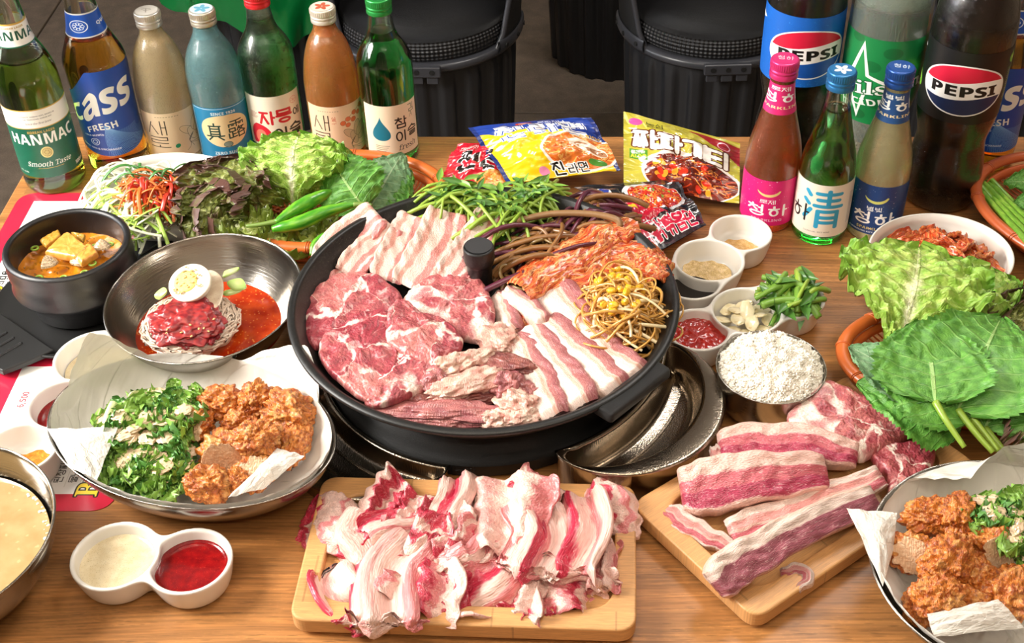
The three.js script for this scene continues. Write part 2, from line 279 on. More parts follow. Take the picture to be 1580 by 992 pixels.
{
  const f = FRAME_LAMP, L = thing('frame_lamp', 'rectangular lamp of four light bars hanging in front of the table', 'lamp', V(f.x, CEIL - 0.25, f.z)), em = std({ color: 0xffffff, emissive: f.colour, emissiveIntensity: 18, roughness: 0.6 });
  for (const [x, z, w, d] of [[0, -f.d / 2, f.w, f.bar], [0, f.d / 2, f.w, f.bar], [-f.w / 2, 0, f.bar, f.d - f.bar], [f.w / 2, 0, f.bar, f.d - f.bar]]) {
    const B = part(L, 'housing', rbox(w + 0.012, 0.04, d + 0.012, 0.004).translate(x, 0.022, z), M.lampFrame); part(B, 'diffuser', rbox(w, 0.006, d, 0.002).translate(x, 0, z), em);
    const r = new THREE.RectAreaLight(f.colour, f.intensity, w, d); r.position.set(f.x + x, CEIL - 0.256, f.z + z); r.rotation.x = -Math.PI / 2; r.name = 'bar_light'; scene.add(r);
  }
  for (const x of [-0.5, 0.5]) part(L, 'cable', new THREE.CylinderGeometry(0.003, 0.003, 0.21, 8).translate(x, 0.145, -f.d / 2), M.lampFrame); for (const x of [-0.5, 0.5]) part(L, 'cable', new THREE.CylinderGeometry(0.003, 0.003, 0.21, 8).translate(x, 0.145, f.d / 2), M.lampFrame);
}
LAMPS.forEach(([x, z, w, d, I, c], i) => {
  const L = thing('ceiling_lamp', 'square panel lamp on the ceiling over the right stool', 'lamp', V(x, CEIL, z));
  part(L, 'frame', rbox(w + 0.04, 0.03, d + 0.04, 0.005).translate(0, -0.015, 0), M.lampFrame);
  part(L, 'diffuser', rbox(w, 0.008, d, 0.003).translate(0, -0.033, 0), std({ color: 0xffffff, emissive: c, emissiveIntensity: Math.min(I, 24) * 0.5, roughness: 0.6 }));
  const r = new THREE.RectAreaLight(c, I, w, d); r.position.set(x, CEIL - 0.042, z); r.rotation.x = -Math.PI / 2; r.name = 'panel_light'; scene.add(r);
});

{ // soft box on its stand, left of the table
  const b = SOFTBOX, S = thing('softbox_lamp', 'tall photographer soft box lamp on a black stand left of the table', 'lamp', V(b.pos.x, 0, b.pos.z)), dm = new THREE.Object3D(), q = dm.quaternion, c = V(0, b.pos.y, 0);
  const put = (g) => g.applyQuaternion((dm.position.copy(b.pos), dm.lookAt(b.aim), q)).translate(c.x, c.y, c.z), dk = std({ color: 0x151515, roughness: 0.6 });
  part(S, 'hood', put(grid(8, 40, (u, v) => { const a = v * TAU, k = Math.max(Math.abs(Math.cos(a)), Math.abs(Math.sin(a))), r = lerp(0.06, b.w / 2 + 0.012, u) / k; return [Math.cos(a) * r, Math.sin(a) * r * lerp(1, b.h / b.w, u), lerp(-0.22, 0.012, u)]; }, true)), dk);
  part(S, 'diffuser', put(rbox(b.w, b.h, 0.008, 0.003)), std({ color: 0xffffff, emissive: b.colour, emissiveIntensity: 14, roughness: 0.7 }));
  part(S, 'lamp_head', put(new THREE.CylinderGeometry(0.06, 0.06, 0.2, 24).rotateX(Math.PI / 2).translate(0, 0, -0.3)), dk);
  const hub = V(0, 0, -0.3).applyQuaternion(q).add(c); part(S, 'stand_pole', tube([hub, V(hub.x, 0.5, hub.z)], 0.014, 12), dk);
  for (let k = 0; k < 3; k++) part(S, 'stand_leg', tube([V(hub.x, 0.6, hub.z), V(hub.x + 0.45 * Math.cos(k * 2.09), 0.01, hub.z + 0.45 * Math.sin(k * 2.09))], 0.01, 10), dk);
  const r = new THREE.RectAreaLight(b.colour, b.intensity, b.w, b.h); r.name = 'soft_box_light'; r.position.copy(V(0, 0, 0.012).applyQuaternion(q).add(b.pos)); r.lookAt(b.aim); scene.add(r);
}

// ---------- table ----------
const woodTex = dataTex(2048, 1024, (u, v) => {
  const x = u * 1.6, y = v * 0.86, w = fbm2(x * 1.1, y * 3, 2) * 0.02, yy = y + w;
  const a = fbm2(x * 1.3, yy * 60, 3), f = fbm2(x * 7, yy * 340, 3), p = N2(x * 34, yy * 620), big = fbm2(x * 0.9 + 4, y * 7, 2), ring = Math.sin((yy * 60 + 1.6 * fbm2(x * 0.9 + 9, y * 3.2, 2)) * 2.2);
  let k = 1 + 0.13 * a + 0.26 * f + 0.06 * ring + 0.1 * big; if (p > 0.35) k -= 0.32 * (p - 0.5) * 2 * (0.6 + 0.8 * a);
  return [162 * k, 111 * k * (1 + 0.02 * a), 62 * k * (1 + 0.05 * a)];
});
M.wood = std({ map: woodTex, roughness: 0.42, bumpMap: woodTex, bumpScale: 0.0004 });
M.black = std({ color: 0x141414, roughness: 0.5 });
{
  const T = thing('table', 'light oak restaurant table with straight grain carrying the whole meal', 'table', V(0.16, 0, -0.99));
  const g = rbox(1.63, 0.03, 0.845, 0.003), p = g.attributes.position, uv = g.attributes.uv, n = g.attributes.normal;
  for (let i = 0; i < p.count; i++) uv.setXY(i, p.getX(i) / 1.6 + 0.5, (Math.abs(n.getY(i)) > 0.5 ? p.getZ(i) : p.getY(i) + 0.4) / 0.86 + 0.5);
  part(T, 'tabletop', g.translate(0, TOP - 0.015, 0), M.wood);
  for (const x of [-0.68, 0.68]) for (const z of [-0.3, 0.3]) part(T, 'leg', rbox(0.05, TOP - 0.03, 0.05, 0.004).translate(x, (TOP - 0.03) / 2, z), M.black);
  part(T, 'apron', rbox(1.4, 0.05, 0.03, 0.003).translate(0, TOP - 0.055, -0.3), M.black); part(T, 'apron', rbox(1.4, 0.05, 0.03, 0.003).translate(0, TOP - 0.055, 0.3), M.black);
}

// ---------- barrel stools ----------
const leatherTex = dataTex(256, 256, (u, v) => { const c = (a, b) => Math.abs(N2(a, b)); return 0.5 + 0.35 * (c(u * 30, v * 30) - 0.3) + 0.2 * N2(u * 80, v * 80); }, false);
const meshTex = dataTex(128, 128, (u, v) => 0.5 + 0.5 * Math.sin((u + v) * TAU * 4) * Math.sin((u - v) * TAU * 4), false);
const rep = (t, x, y) => { const c = t.clone(); c.repeat.set(x, y); c.needsUpdate = true; return c; };
M.plastic = std({ color: 0x1e1f22, roughness: 0.36 }); M.plastic2 = std({ color: 0x101113, roughness: 0.5, bumpMap: rep(leatherTex, 6, 3), bumpScale: 0.0008 });
M.leather = std({ color: 0x121214, roughness: 0.38, bumpMap: rep(leatherTex, 5, 5), bumpScale: 0.0014 });
M.mesh = std({ color: 0x151517, roughness: 0.5, bumpMap: rep(meshTex, 16, 1), bumpScale: 0.003 });
M.bolt = std({ color: 0x050505, roughness: 0.7 });
M.rim = std({ color: 0x34353a, roughness: 0.32 });
function stool(label, pos, turn, cushion = true) {
  const S = thing('barrel_stool', label, 'stool', pos, turn, 'black barrel stools behind the table');
  const R = 0.185, flute = (a) => { const q = Math.abs(((a / TAU * 20) % 1 + 1) % 1 - 0.5) * 2; return sstep(q, 0.35, 0.65); };
  part(S, 'barrel', grid(24, 240, (u, v) => { const a = v * TAU, y = u * 0.395, r = lerp(0.155, 0.172, u) + 0.008 * flute(a) * sstep(1 - u, 0.02, 0.1); return [Math.sin(a) * r, y, Math.cos(a) * r, v * 4, u]; }, true), M.plastic);
  part(S, 'rim_band', lathe([[0.168, 0.385], [R, 0.388], [R + 0.004, 0.394], [R + 0.004, 0.402], [R - 0.002, 0.407], [0.15, 0.407], [0.15, 0.39], [0.168, 0.385]], 80), M.rim);
  if (cushion) {
    part(S, 'cushion_side', lathe(smooth2([[0.17, 0.405], [0.176, 0.41], [0.177, 0.43], [0.172, 0.446]], 12), 80), M.mesh);
    part(S, 'cushion_top', lathe(smooth2([[0.172, 0.445], [0.167, 0.454], [0.14, 0.463], [0.08, 0.468], [0, 0.469]], 20), 80), M.leather);
  }
  // wrap-round back: a curved shell with a flange of bolts, open at the front
  const open = 0.92, wall = (r0, r1, o) => grid(48, 20, (u, v) => {
    const a = lerp(open, TAU - open, u), e = Math.min(u, 1 - u) * 2, h = 0.4 + 0.33 * sstep(e, 0, 0.28), k = v * 2, y = k <= 1 ? lerp(0.4, h, k) : lerp(h, 0.4, k - 1), r = (k <= 1 ? r1 : r0) + 0.02 * (y - 0.4) / 0.33;
    return [Math.sin(a) * r, y, Math.cos(a) * r, u * 4, v];
  });
  part(S, 'back_shell', wall(0.18, 0.188), M.plastic2);
  const edge = []; for (let i = 0; i <= 40; i++) { const u = i / 40, a = lerp(open, TAU - open, u), e = Math.min(u, 1 - u) * 2, h = 0.4 + 0.33 * sstep(e, 0, 0.28), r = 0.184 + 0.02 * (h - 0.4) / 0.33; edge.push(V(Math.sin(a) * r, h, Math.cos(a) * r)); }
  part(S, 'edge_trim', tube(edge, 0.0055, 8), M.rim);
  for (const s of [-1, 1]) {
    const fl = grid(12, 10, (u, v) => { const a = s * (open + u * 0.75), b = v * TAU, r = R + 0.006 + 0.004 * Math.cos(b); return [Math.sin(a) * r, 0.408 + 0.013 * Math.sin(b), Math.cos(a) * r]; }, true);
    const F = part(S, 'flange', fl, M.rim);
    for (let k = 0; k < 3; k++) { const a = s * (open + 0.1 + k * 0.25), g = new THREE.CylinderGeometry(0.0045, 0.0045, 0.004, 14).rotateX(Math.PI / 2).rotateY(a).translate(Math.sin(a) * (R + 0.01), 0.408, Math.cos(a) * (R + 0.01)); part(F, 'bolt', g, M.bolt); }
  }
  const H = part(S, 'hinge', rbox(0.092, 0.022, 0.012, 0.003).translate(0, 0.4, R + 0.012), M.rim);
  part(H, 'lower_leaf', merge([-1, 0, 1].map((k) => rbox(0.022, 0.018, 0.008, 0.002).translate(k * 0.029, 0.381, R + 0.008))), M.rim);
  for (const k of [-1, 0, 1]) part(H, 'bolt', new THREE.CylinderGeometry(0.005, 0.005, 0.003, 16).rotateX(Math.PI / 2).translate(k * 0.029, 0.401, R + 0.0182), M.bolt);
  return S;
}
stool('black barrel stool with a quilted cushion behind the green soju bottle', V(-0.275, 0, -2.4), -0.02);
stool('black barrel stool with riveted arm band standing behind the noodle packets', V(0.3, 0, -2.41), 0.06);
stool('black barrel stool partly hidden at the right edge behind the amber beer', V(0.88, 0, -2.42), 0.05);
stool('black barrel stool turned away, farther back in the dark gap', V(0.13, 0, -3.03), Math.PI + 0.2, true);
stool('black barrel stool under the green plastic sheet', V(-0.67, 0, -2.78), 0.3, false);
{ // green plastic bag lying over the stool behind the bottles
  const c = V(-0.67, 0.33, -2.78), g = grid(40, 120, (u, v) => {
    const a = v * TAU, f = 0.012 * Math.sin(a * 9 + 2 * N2(u * 3, a)) * u + 0.02 * fbm3(Math.sin(a) * 2, u * 3, Math.cos(a) * 2, 3);
    const r = u < 0.3 ? u / 0.3 * 0.215 : 0.215 + (u - 0.3) * 0.03 + f, y = u < 0.3 ? 0.78 + 0.03 * N2(u * 8, a) : 0.78 - (u - 0.3) / 0.7 * (0.47 + 0.025 * Math.sin(a * 2 + 1) + 0.02 * Math.sin(a * 5));
    return [c.x + Math.sin(a) * r, y, c.z + Math.cos(a) * r];
  }, true);
  solo('plastic_bag', 'crinkled translucent green plastic bag over the stool behind the red capped bottle', 'bag', g, phy({ color: 0x0c7a3a, roughness: 0.18, transmission: 0.25, thickness: 0, side: THREE.DoubleSide, clearcoat: 0.5 }));
}

// ---------- bottles ----------
const dropTex = (() => { // condensation: beads of water
  const S = 512, d = new Float32Array(S * S), r = rngOf(5);
  for (let k = 0; k < 5200; k++) { const cx = r() * S, cy = r() * S, R = 1.2 + 4.2 * r() ** 5; for (let y = -Math.ceil(R); y <= R; y++) for (let x = -Math.ceil(R); x <= R; x++) { const q = 1 - (x * x + y * y) / (R * R); if (q > 0) { const i = ((Math.floor(cy + y) + S) % S) * S + (Math.floor(cx + x) + S) % S; d[i] = Math.max(d[i], Math.sqrt(q) * Math.min(1, R / 4)); } } }
  return dataTex(S, S, (u, v) => d[Math.min(S - 1, Math.floor(v * S)) * S + Math.min(S - 1, Math.floor(u * S))], false);
})();
const glass = (c, dist, o = {}) => phy({ color: 0xffffff, transmission: 1, thickness: 0.06, ior: o.ior ?? 1.45, roughness: o.rough ?? 0.02, clearcoat: 1, clearcoatRoughness: o.wet ? 0.3 : 0.12, attenuationColor: css(c), attenuationDistance: dist, ...(o.haze ? { transmission: 1 - o.haze[0], color: css(o.haze[1]) } : {}), ...(o.wet ? { bumpMap: rep(dropTex, 3, 3), bumpScale: o.wet } : {}) });
const capBump = dataTex(256, 16, (u, v) => 0.5 + 0.5 * Math.sign(Math.sin(u * TAU * 60)) * (v > 0.45 ? 1 : 0), false);
const capMat = (c, m = 0.75, r = 0.35) => phy({ color: c, metalness: m, roughness: r, clearcoat: 0.4, clearcoatRoughness: 0.2 });
const paper = (tex, o = {}) => phy({ map: tex, roughness: o.rough ?? 0.45, clearcoat: 0.25, clearcoatRoughness: 0.3, side: THREE.DoubleSide, ...o.more });
function radiusAt(prof, h) { for (let i = 1; i < prof.length; i++) if (prof[i][1] >= h) { const [a, b] = [prof[i - 1], prof[i]], t = (h - a[1]) / Math.max(1e-6, b[1] - a[1]); return lerp(a[0], b[0], t); } return prof[prof.length - 1][0]; }
// a label wrapped on the wall between two heights, over an arc centred on angle mid (0 faces the camera); top edge may be shaped
function wrap(prof, y0, y1, arc, mid, edge = 0.00035, top, bottom) {
  return grid(12, 48, (u, v) => { const a = mid + (v - 0.5) * arc, yt = y1 + (top ? top(v) : 0), yb = y0 + (bottom ? bottom(v) : 0), y = lerp(yb, yt, u), r = radiusAt(prof, y) + edge; return [Math.sin(a) * r, y, Math.cos(a) * r, v, u]; });
}
// o: {prof, fill, mat, labels: [{name, y0, y1, arc, mid, mat}], cap: {...}}
function bottle(name, label, px, py, turn, o) {
  const p = at(px, py, 0), B = thing(name, label, 'bottle', p, Math.atan2(-p.x, -p.z) + turn, o.group);
  const prof = smooth2(o.prof, 70), wallT = 0.0028, inner = prof.filter((q) => q[1] > o.fill).map(([r, y]) => [Math.max(0.003, r - wallT), y]);
  const pts = [[0.0001, 0.004], [o.prof[0][0] * 0.62, 0.0035], [o.prof[0][0] * 0.8, 0.0004], ...prof]; const topR = prof[prof.length - 1];
  const body = o.pet ? null : 1;
  const path = [...pts, [topR[0] - 0.0012, topR[1] + 0.0008], ...inner.reverse(), [inner[inner.length - 1][0] - 0.002, o.fill], [0.0001, o.fill]];
  part(B, 'glass_body', lathe(path, 72), o.mat, o.bodyLabel);
  for (const l of o.labels ?? []) part(B, l.name ?? 'label', wrap(prof, l.y0, l.y1, l.arc, l.mid ?? 0, l.edge, l.top, l.bottom), l.mat, l.text);
  if (o.cap) {
    const [cr, ch, cm, ct] = o.cap, y0 = topR[1] - ch + 0.003, cap = lathe([[cr - 0.0012, y0], [cr, y0 + 0.0005], [cr, y0 + ch * 0.22], [cr - 0.0009, y0 + ch * 0.26], [cr - 0.0009, y0 + ch * 0.34], [cr, y0 + ch * 0.38], [cr, y0 + ch * 0.44], [cr - 0.0008, y0 + ch * 0.48], [cr - 0.0008, y0 + ch * 0.54], [cr, y0 + ch * 0.58], [cr, y0 + ch * 0.9], [cr - 0.0006, y0 + ch * 0.96], [cr - 0.002, y0 + ch], [0.0001, y0 + ch]], 64);
    const C = part(B, 'cap', cap, cm);
    part(C, 'ridge', merge([...Array(40)].map((_, k) => new THREE.CylinderGeometry(0.0005, 0.0005, ch * 0.3, 5).translate(cr - 0.0001, y0 + ch * 0.74, 0).rotateY(k / 40 * TAU))), cm);
    if (ct) part(C, 'cap_print', new THREE.CircleGeometry(cr - 0.0022, 40).rotateX(-Math.PI / 2).translate(0, y0 + ch + 0.0002, 0), ct);
  }
  return B;
}
// ----- printed labels -----
const T = {};
T.lager = canvasTex(768, 640, (c, w, h) => {
  c.fillStyle = '#0f5a43'; c.fillRect(0, 0, w, h); c.strokeStyle = 'rgba(20,120,90,.55)'; c.lineWidth = 1.5; for (let i = 0; i < 46; i++) { c.beginPath(); for (let x = 0; x <= w; x += 16) c.lineTo(x, 250 + i * 9 + 14 * Math.sin(x / 60 + i * 0.3)); c.stroke(); }
  c.fillStyle = '#efece4'; c.fillRect(0, 0, w, 170); c.fillStyle = '#c9a24a'; c.fillRect(0, 0, w, 10); c.fillRect(0, 166, w, 8);
  text(c, 'AUTHENTIC GERMAN HOPS, BREWED IN', w / 2, 62, '17px sans-serif', '#333'); text(c, 'THE TRADITIONAL KOREAN WAY', w / 2, 86, '17px sans-serif', '#333'); text(c, 'Since the first brew', w / 2, 126, '24px serif', '#544', { skew: -0.3 });
  text(c, 'KOREAN LAGER', w / 2, 206, 'bold 32px sans-serif', '#cfa650'); text(c, 'HANMAC', w / 2, 276, 'bold 138px sans-serif', '#f6f4ee', { sx: 1.02 });
  c.fillStyle = '#e3cf86'; c.beginPath(); c.arc(w / 2, 400, 52, 0, TAU); c.fill(); c.strokeStyle = '#8a7433'; c.lineWidth = 3; for (let i = 0; i < 14; i++) { const a = i / 14 * TAU; c.beginPath(); c.arc(w / 2 + 28 * Math.cos(a), 400 + 28 * Math.sin(a), 12, 0, TAU); c.stroke(); } c.beginPath(); c.arc(w / 2, 400, 8, 0, TAU); c.stroke();
  text(c, 'Smooth Taste', w / 2, 510, '62px serif', '#f2efe6', { skew: -0.3 }); c.fillStyle = '#c9a24a'; c.fillRect(w / 2 - 110, 548, 220, 4); text(c, '500ml', w - 90, 596, 'bold 44px sans-serif', '#f2efe6'); text(c, 'ALC. 4.6%', 110, 600, '24px sans-serif', '#f2efe6');
  c.fillStyle = '#0b3a2c'; c.fillRect(w - 74, 180, 6, 330); for (let i = 0; i < 22; i++) { c.fillStyle = 'rgba(240,240,230,.5)'; c.fillRect(w - 60, 196 + i * 14, 30 + (i * 37 % 22), 4); }
});
T.lagerNeck = canvasTex(512, 160, (c, w, h) => { c.fillStyle = '#efede6'; c.fillRect(0, 0, w, h); c.fillStyle = '#c9a24a'; c.fillRect(0, 0, w, 12); c.fillStyle = '#0f5a43'; c.fillRect(0, h - 8, w, 8); text(c, 'HANMAC', w / 2, 84, 'bold 84px sans-serif', '#114d3a'); text(c, 'KOREAN LAGER', w / 2, 30, 'bold 18px sans-serif', '#b18c3c'); });
const beerLabel = (h0) => canvasTex(640, 760, (c, w, h) => {
  c.fillStyle = '#0d48a8'; c.fillRect(0, 0, w, h); c.strokeStyle = '#7fb2e8'; c.lineWidth = 2; for (let i = 0; i < 26; i++) { c.beginPath(); c.moveTo(w * 0.42, 480); c.lineTo(w * 0.4 + i * 16, h); c.stroke(); } for (let i = 0; i < 30; i++) { c.beginPath(); c.arc(w * 0.9, 560 + i * 2, 60 + i * 9, 1.2, 3.4); c.stroke(); }
  c.fillStyle = '#0b3c93'; c.fillRect(w - 40, 0, 40, h); for (let i = 0; i < 46; i++) { c.fillStyle = 'rgba(235,240,250,.6)'; c.fillRect(w - 30, 150 + i * 11, 8 + (i * 29 % 14), 3); }
  const word = [['C', 30], ['a', 180], ['s', 325], ['s', 462]]; for (const [ch, x] of word) text(c, ch, x + 20, 300 - x * 0.2, 'bold ' + (ch === 'C' ? 290 : 370) + 'px sans-serif', '#f4f5f2', { skew: -0.22, sx: 0.8, edge: 10, edgeCol: '#f4f5f2', rot: -0.2 });
  text(c, 'FRESH', 250, 490, 'bold 84px sans-serif', '#f4f5f2', { rot: -0.1 }); c.strokeStyle = '#cfe0f5'; c.lineWidth = 6; c.beginPath(); c.arc(170, 630, 34, 0, TAU); c.stroke(); c.beginPath(); c.arc(170, 630, 18, 0, TAU); c.stroke(); text(c, 'COLD BREWED', 170, 565, 'bold 24px sans-serif', '#e8eef8'); text(c, 'SINCE 1994 & UNCHANGED', 200, 700, 'bold 24px sans-serif', '#e8eef8'); text(c, '★ ★ ★', 540, 640, '20px sans-serif', '#d8e4f4');
});
T.beer = beerLabel();
T.beerNeck = canvasTex(512, 200, (c, w, h) => { c.fillStyle = '#1250b4'; c.fillRect(0, 0, w, h); c.fillStyle = '#d9dbd8'; c.fillRect(0, 0, w, 12); c.fillRect(0, h - 10, w, 10); c.strokeStyle = '#e7edf6'; c.lineWidth = 6; c.beginPath(); c.arc(180, 104, 48, 0, TAU); c.stroke(); c.lineWidth = 4; for (let i = 0; i < 8; i++) { c.beginPath(); c.arc(180 + 22 * Math.cos(i * 0.785), 104 + 22 * Math.sin(i * 0.785), 10, 0, TAU); c.stroke(); } text(c, 'QUALITY', 360, 104, 'bold 40px sans-serif', '#e7edf6'); });
const vine = (c, x, y, s, col, fill) => { c.save(); c.strokeStyle = col; c.lineWidth = 3; c.fillStyle = fill; for (let k = 0; k < 5; k++) { c.beginPath(); c.ellipse(x + s * (0.3 + 0.16 * k), y + s * (0.25 * Math.sin(k * 2)), s * 0.16, s * 0.34, 0.5 * k - 0.8, 0, TAU); c.fill(); c.stroke(); } for (let k = 0; k < 4; k++) { c.beginPath(); c.moveTo(x + s * 0.5, y + s * 0.2); c.bezierCurveTo(x + s * (0.1 * k), y + s * 0.6, x + s * (0.6 - 0.2 * k), y + s * 0.6, x + s * (0.15 + 0.28 * k), y + s * (0.95 - 0.08 * k)); c.stroke(); } c.restore(); };
T.clear = canvasTex(640, 560, (c, w, h) => {
  c.fillStyle = '#dfc9a6'; c.fillRect(0, 0, w, h); 
  hangul(c, '새로', 60, 90, 170, { vertical: true, lw: 0.055, col: '#3a3229' }); for (let i = 0; i < 9; i++) { c.fillStyle = 'rgba(60,50,40,.7)'; c.fillRect(150 + i * 22, 40, 14, 5); }
  c.fillStyle = '#1f8f63'; c.beginPath(); c.ellipse(290, 402, 20, 26, 0.4, 0, TAU); c.fill(); vine(c, 320, 250, 250, '#4d4030', 'rgba(222,200,160,.9)'); text(c, 'zero sugar', 150, 505, '26px sans-serif', '#6a5a48');
});
T.apricot = canvasTex(640, 560, (c, w, h) => {
  c.fillStyle = '#f0cfae'; c.fillRect(0, 0, w, h); hangul(c, '새로', 60, 100, 170, { vertical: true, lw: 0.06, col: '#33291f' }); hangul(c, '살구', 250, 110, 40, { vertical: true, lw: 0.08, col: '#c2402c' });
  c.strokeStyle = '#5a4632'; c.lineWidth = 3; c.beginPath(); c.moveTo(640, 30); c.bezierCurveTo(520, 60, 420, 130, 330, 200); c.stroke(); for (const [x, y, r] of [[350, 195, 26], [395, 225, 24], [400, 160, 26], [455, 180, 28], [470, 110, 26], [520, 130, 24], [560, 70, 26], [605, 90, 22]]) { c.fillStyle = '#e2764a'; c.beginPath(); c.arc(x, y, r, 0, TAU); c.fill(); c.strokeStyle = '#8c4126'; c.lineWidth = 2; c.stroke(); }
  vine(c, 340, 330, 240, '#5b4b38', 'rgba(205,175,140,.8)'); c.fillStyle = '#c2402c'; c.beginPath(); c.ellipse(272, 420, 20, 26, 0, 0, TAU); c.fill(); for (let i = 0; i < 9; i++) { c.fillStyle = 'rgba(60,50,40,.6)'; c.fillRect(130 + i * 22, 50, 14, 5); }
});
T.sky = canvasTex(640, 600, (c, w, h) => {
  c.fillStyle = '#1b7fae'; c.fillRect(0, 0, w, h); c.strokeStyle = '#d9efff'; c.lineWidth = 5; c.strokeRect(14, 14, w - 28, h - 20);
  c.fillStyle = '#f0d9a8'; c.beginPath(); c.moveTo(w / 2, 90); c.bezierCurveTo(w * 0.98, 60, w * 0.98, 440, w / 2, 455); c.bezierCurveTo(w * 0.02, 440, w * 0.02, 60, w / 2, 90); c.fill();
  text(c, 'SINCE 1924', w / 2, 66, 'bold 42px sans-serif', '#e8f2f5'); const L = '#0c3d3a';
  strokes(c, '5,0-5,1.6 2,1.6-8,1.6 2.6,1.6-2.6,7 7.4,1.6-7.4,7 2.6,3.2-7.4,3.2 2.6,4.8-7.4,4.8 2.6,6.4-7.4,6.4 0.5,7.6-9.5,7.6 3.4,8-1.4,10 6.6,8-9,10', 130, 175, 175, 15, L, 190);
  strokes(c, '2,0-8,0 1,1.6-9,1.6 1,1.6-1,3 9,1.6-9,3 5,0-5,3.4 2.5,2.4-3.6,2.4 6.4,2.4-7.6,2.4 1,4.2-4,4.2 1,4.2-1,6 4,4.2-4,6 1,6-4,6 2.4,6-2.4,9.4 2.4,7.6-4.2,7.6 0.6,7-0.6,9.6 0.6,9.6-4.6,9.2 6.2,3.8-5,6 5.6,4.6-9,4.6 8.6,4.6-5,7.4 6,5-9.6,7.4 5.6,7.6-9,7.6 5.6,7.6-5.6,10 9,7.6-9,10 5.6,9.8-9,9.8', 330, 175, 180, 13, L, 190);
  c.fillStyle = '#8a9a90'; c.beginPath(); c.ellipse(w / 2, 420, 40, 30, 0, 0, TAU); c.fill(); c.strokeStyle = L; c.lineWidth = 4; c.stroke(); c.beginPath(); c.moveTo(w / 2 - 50, 450); c.lineTo(w / 2 + 52, 450); c.stroke();
  text(c, 'ZERO SUGAR', w / 2, 520, 'bold 46px sans-serif', '#dcecf2');
});
T.grape = canvasTex(640, 600, (c, w, h) => {
  c.fillStyle = '#ece6d2'; c.fillRect(0, 0, w, h); c.strokeStyle = '#d98b7c'; c.lineWidth = 4; c.beginPath(); c.arc(540, 100, 40, 0, TAU); c.stroke(); for (let i = 0; i < 6; i++) { c.beginPath(); c.moveTo(540, 100); c.lineTo(540 + 38 * Math.cos(i), 100 + 38 * Math.sin(i)); c.stroke(); }
  hangul(c, '자몽', 170, 180, 150, { lw: 0.17, col: '#c9232f', climb: -12 }); hangul(c, '에', 520, 200, 84, { lw: 0.14, col: '#2b2a28' }); hangul(c, '이슬', 300, 385, 140, { lw: 0.15, col: '#26302a', climb: -24 });
  c.fillStyle = '#d21f35'; c.beginPath(); c.moveTo(120, 330); c.bezierCurveTo(260, 340, 300, 460, 260, 560); c.lineTo(60, 580); c.bezierCurveTo(20, 470, 50, 360, 120, 330); c.fill(); c.fillStyle = '#ef7d6a'; c.beginPath(); c.ellipse(150, 480, 60, 80, 0.3, 0, TAU); c.fill(); for (let i = 0; i < 8; i++) { c.fillStyle = 'rgba(150,60,50,.6)'; c.fillRect(60, 190 + i * 10, 60 + (i * 31 % 40), 4); }
});
T.fresh = canvasTex(640, 600, (c, w, h) => {
  c.fillStyle = '#f3dfc4'; c.fillRect(0, 0, w, h); c.fillStyle = '#0f6f86'; c.beginPath(); c.moveTo(190, 130); c.bezierCurveTo(200, 220, 300, 280, 290, 360); c.bezierCurveTo(285, 440, 105, 440, 95, 360); c.bezierCurveTo(90, 280, 175, 220, 190, 130); c.fill();
  hangul(c, '참', 345, 150, 128, { lw: 0.12, col: '#1c1a18' }); hangul(c, '이슬', 345, 318, 120, { lw: 0.13, col: '#1c1a18', climb: -34 }); hangul(c, '김', 500, 36, 90, { lw: 0.08, col: '#3d5a34' }); text(c, 'fresh', 470, 510, '88px serif', '#29343f', { skew: -0.25, rot: -0.06 }); for (let i = 0; i < 4; i++) { c.fillStyle = 'rgba(90,80,60,.7)'; c.fillRect(120, 480 + i * 22, 150 - i * 14, 7); } strokes(c, '0,10-3,0 3,0-6,10 1.4,5-4.8,5', 520, 130, 60, 4, '#3d5a34');
});
const chung = (bg, dots, moon, top, w2, sparkle) => canvasTex(640, 620, (c, w, h) => {
  c.fillStyle = bg; c.fillRect(0, 0, w, h); const r = rngOf(dots); for (let i = 0; i < 130; i++) { c.fillStyle = 'rgba(255,240,245,' + (0.3 + 0.6 * r()) + ')'; c.beginPath(); c.arc(r() * w, r() * h * 0.9, 1.5 + 5 * r() ** 4, 0, TAU); c.fill(); }
  c.fillStyle = moon; c.beginPath(); c.arc(w / 2, 130, 92, 0.1, 3.0); c.arc(w / 2 - 6, 92, 96, 2.6, 0.5, true); c.fill();
  hangul(c, top, w / 2 - 62, 262, 56, { lw: 0.11, col: '#fff' }); hangul(c, '청하', w / 2 - 160, 338, 150, { lw: 0.13, col: '#fff' }); text(c, 'SPARKLING', w / 2, 545, 'bold 46px sans-serif', sparkle); text(c, w2, w / 2, 590, 'bold 24px sans-serif', '#e9eef6'); for (let i = 0; i < 18; i++) { c.fillStyle = 'rgba(255,255,255,.5)'; c.fillRect(w - 40, 200 + i * 16, 26, 5); }
});
T.rose = chung('#e11a78', 3, '#f3d98f', '로제', '', '#f6c0dc'); T.star = chung('#123f7c', 8, '#d8df7a', '별빛', 'A SPARKLING RICE WINE BLENDED', '#d9c77a');
const chungNeck = (bg, top) => canvasTex(320, 300, (c, w, h) => { c.fillStyle = bg; c.fillRect(0, 0, w, h); hangul(c, top, 112, 26, 42, { lw: 0.12, col: '#fff' }); hangul(c, '청하', 62, 88, 92, { lw: 0.13, col: '#fff' }); text(c, 'SPARKLING', w / 2, 232, 'bold 36px sans-serif', '#f2d9a6'); });
T.roseNeck = chungNeck('#dd2674', '로제'); T.starNeck = chungNeck('#1b4a86', '별빛');
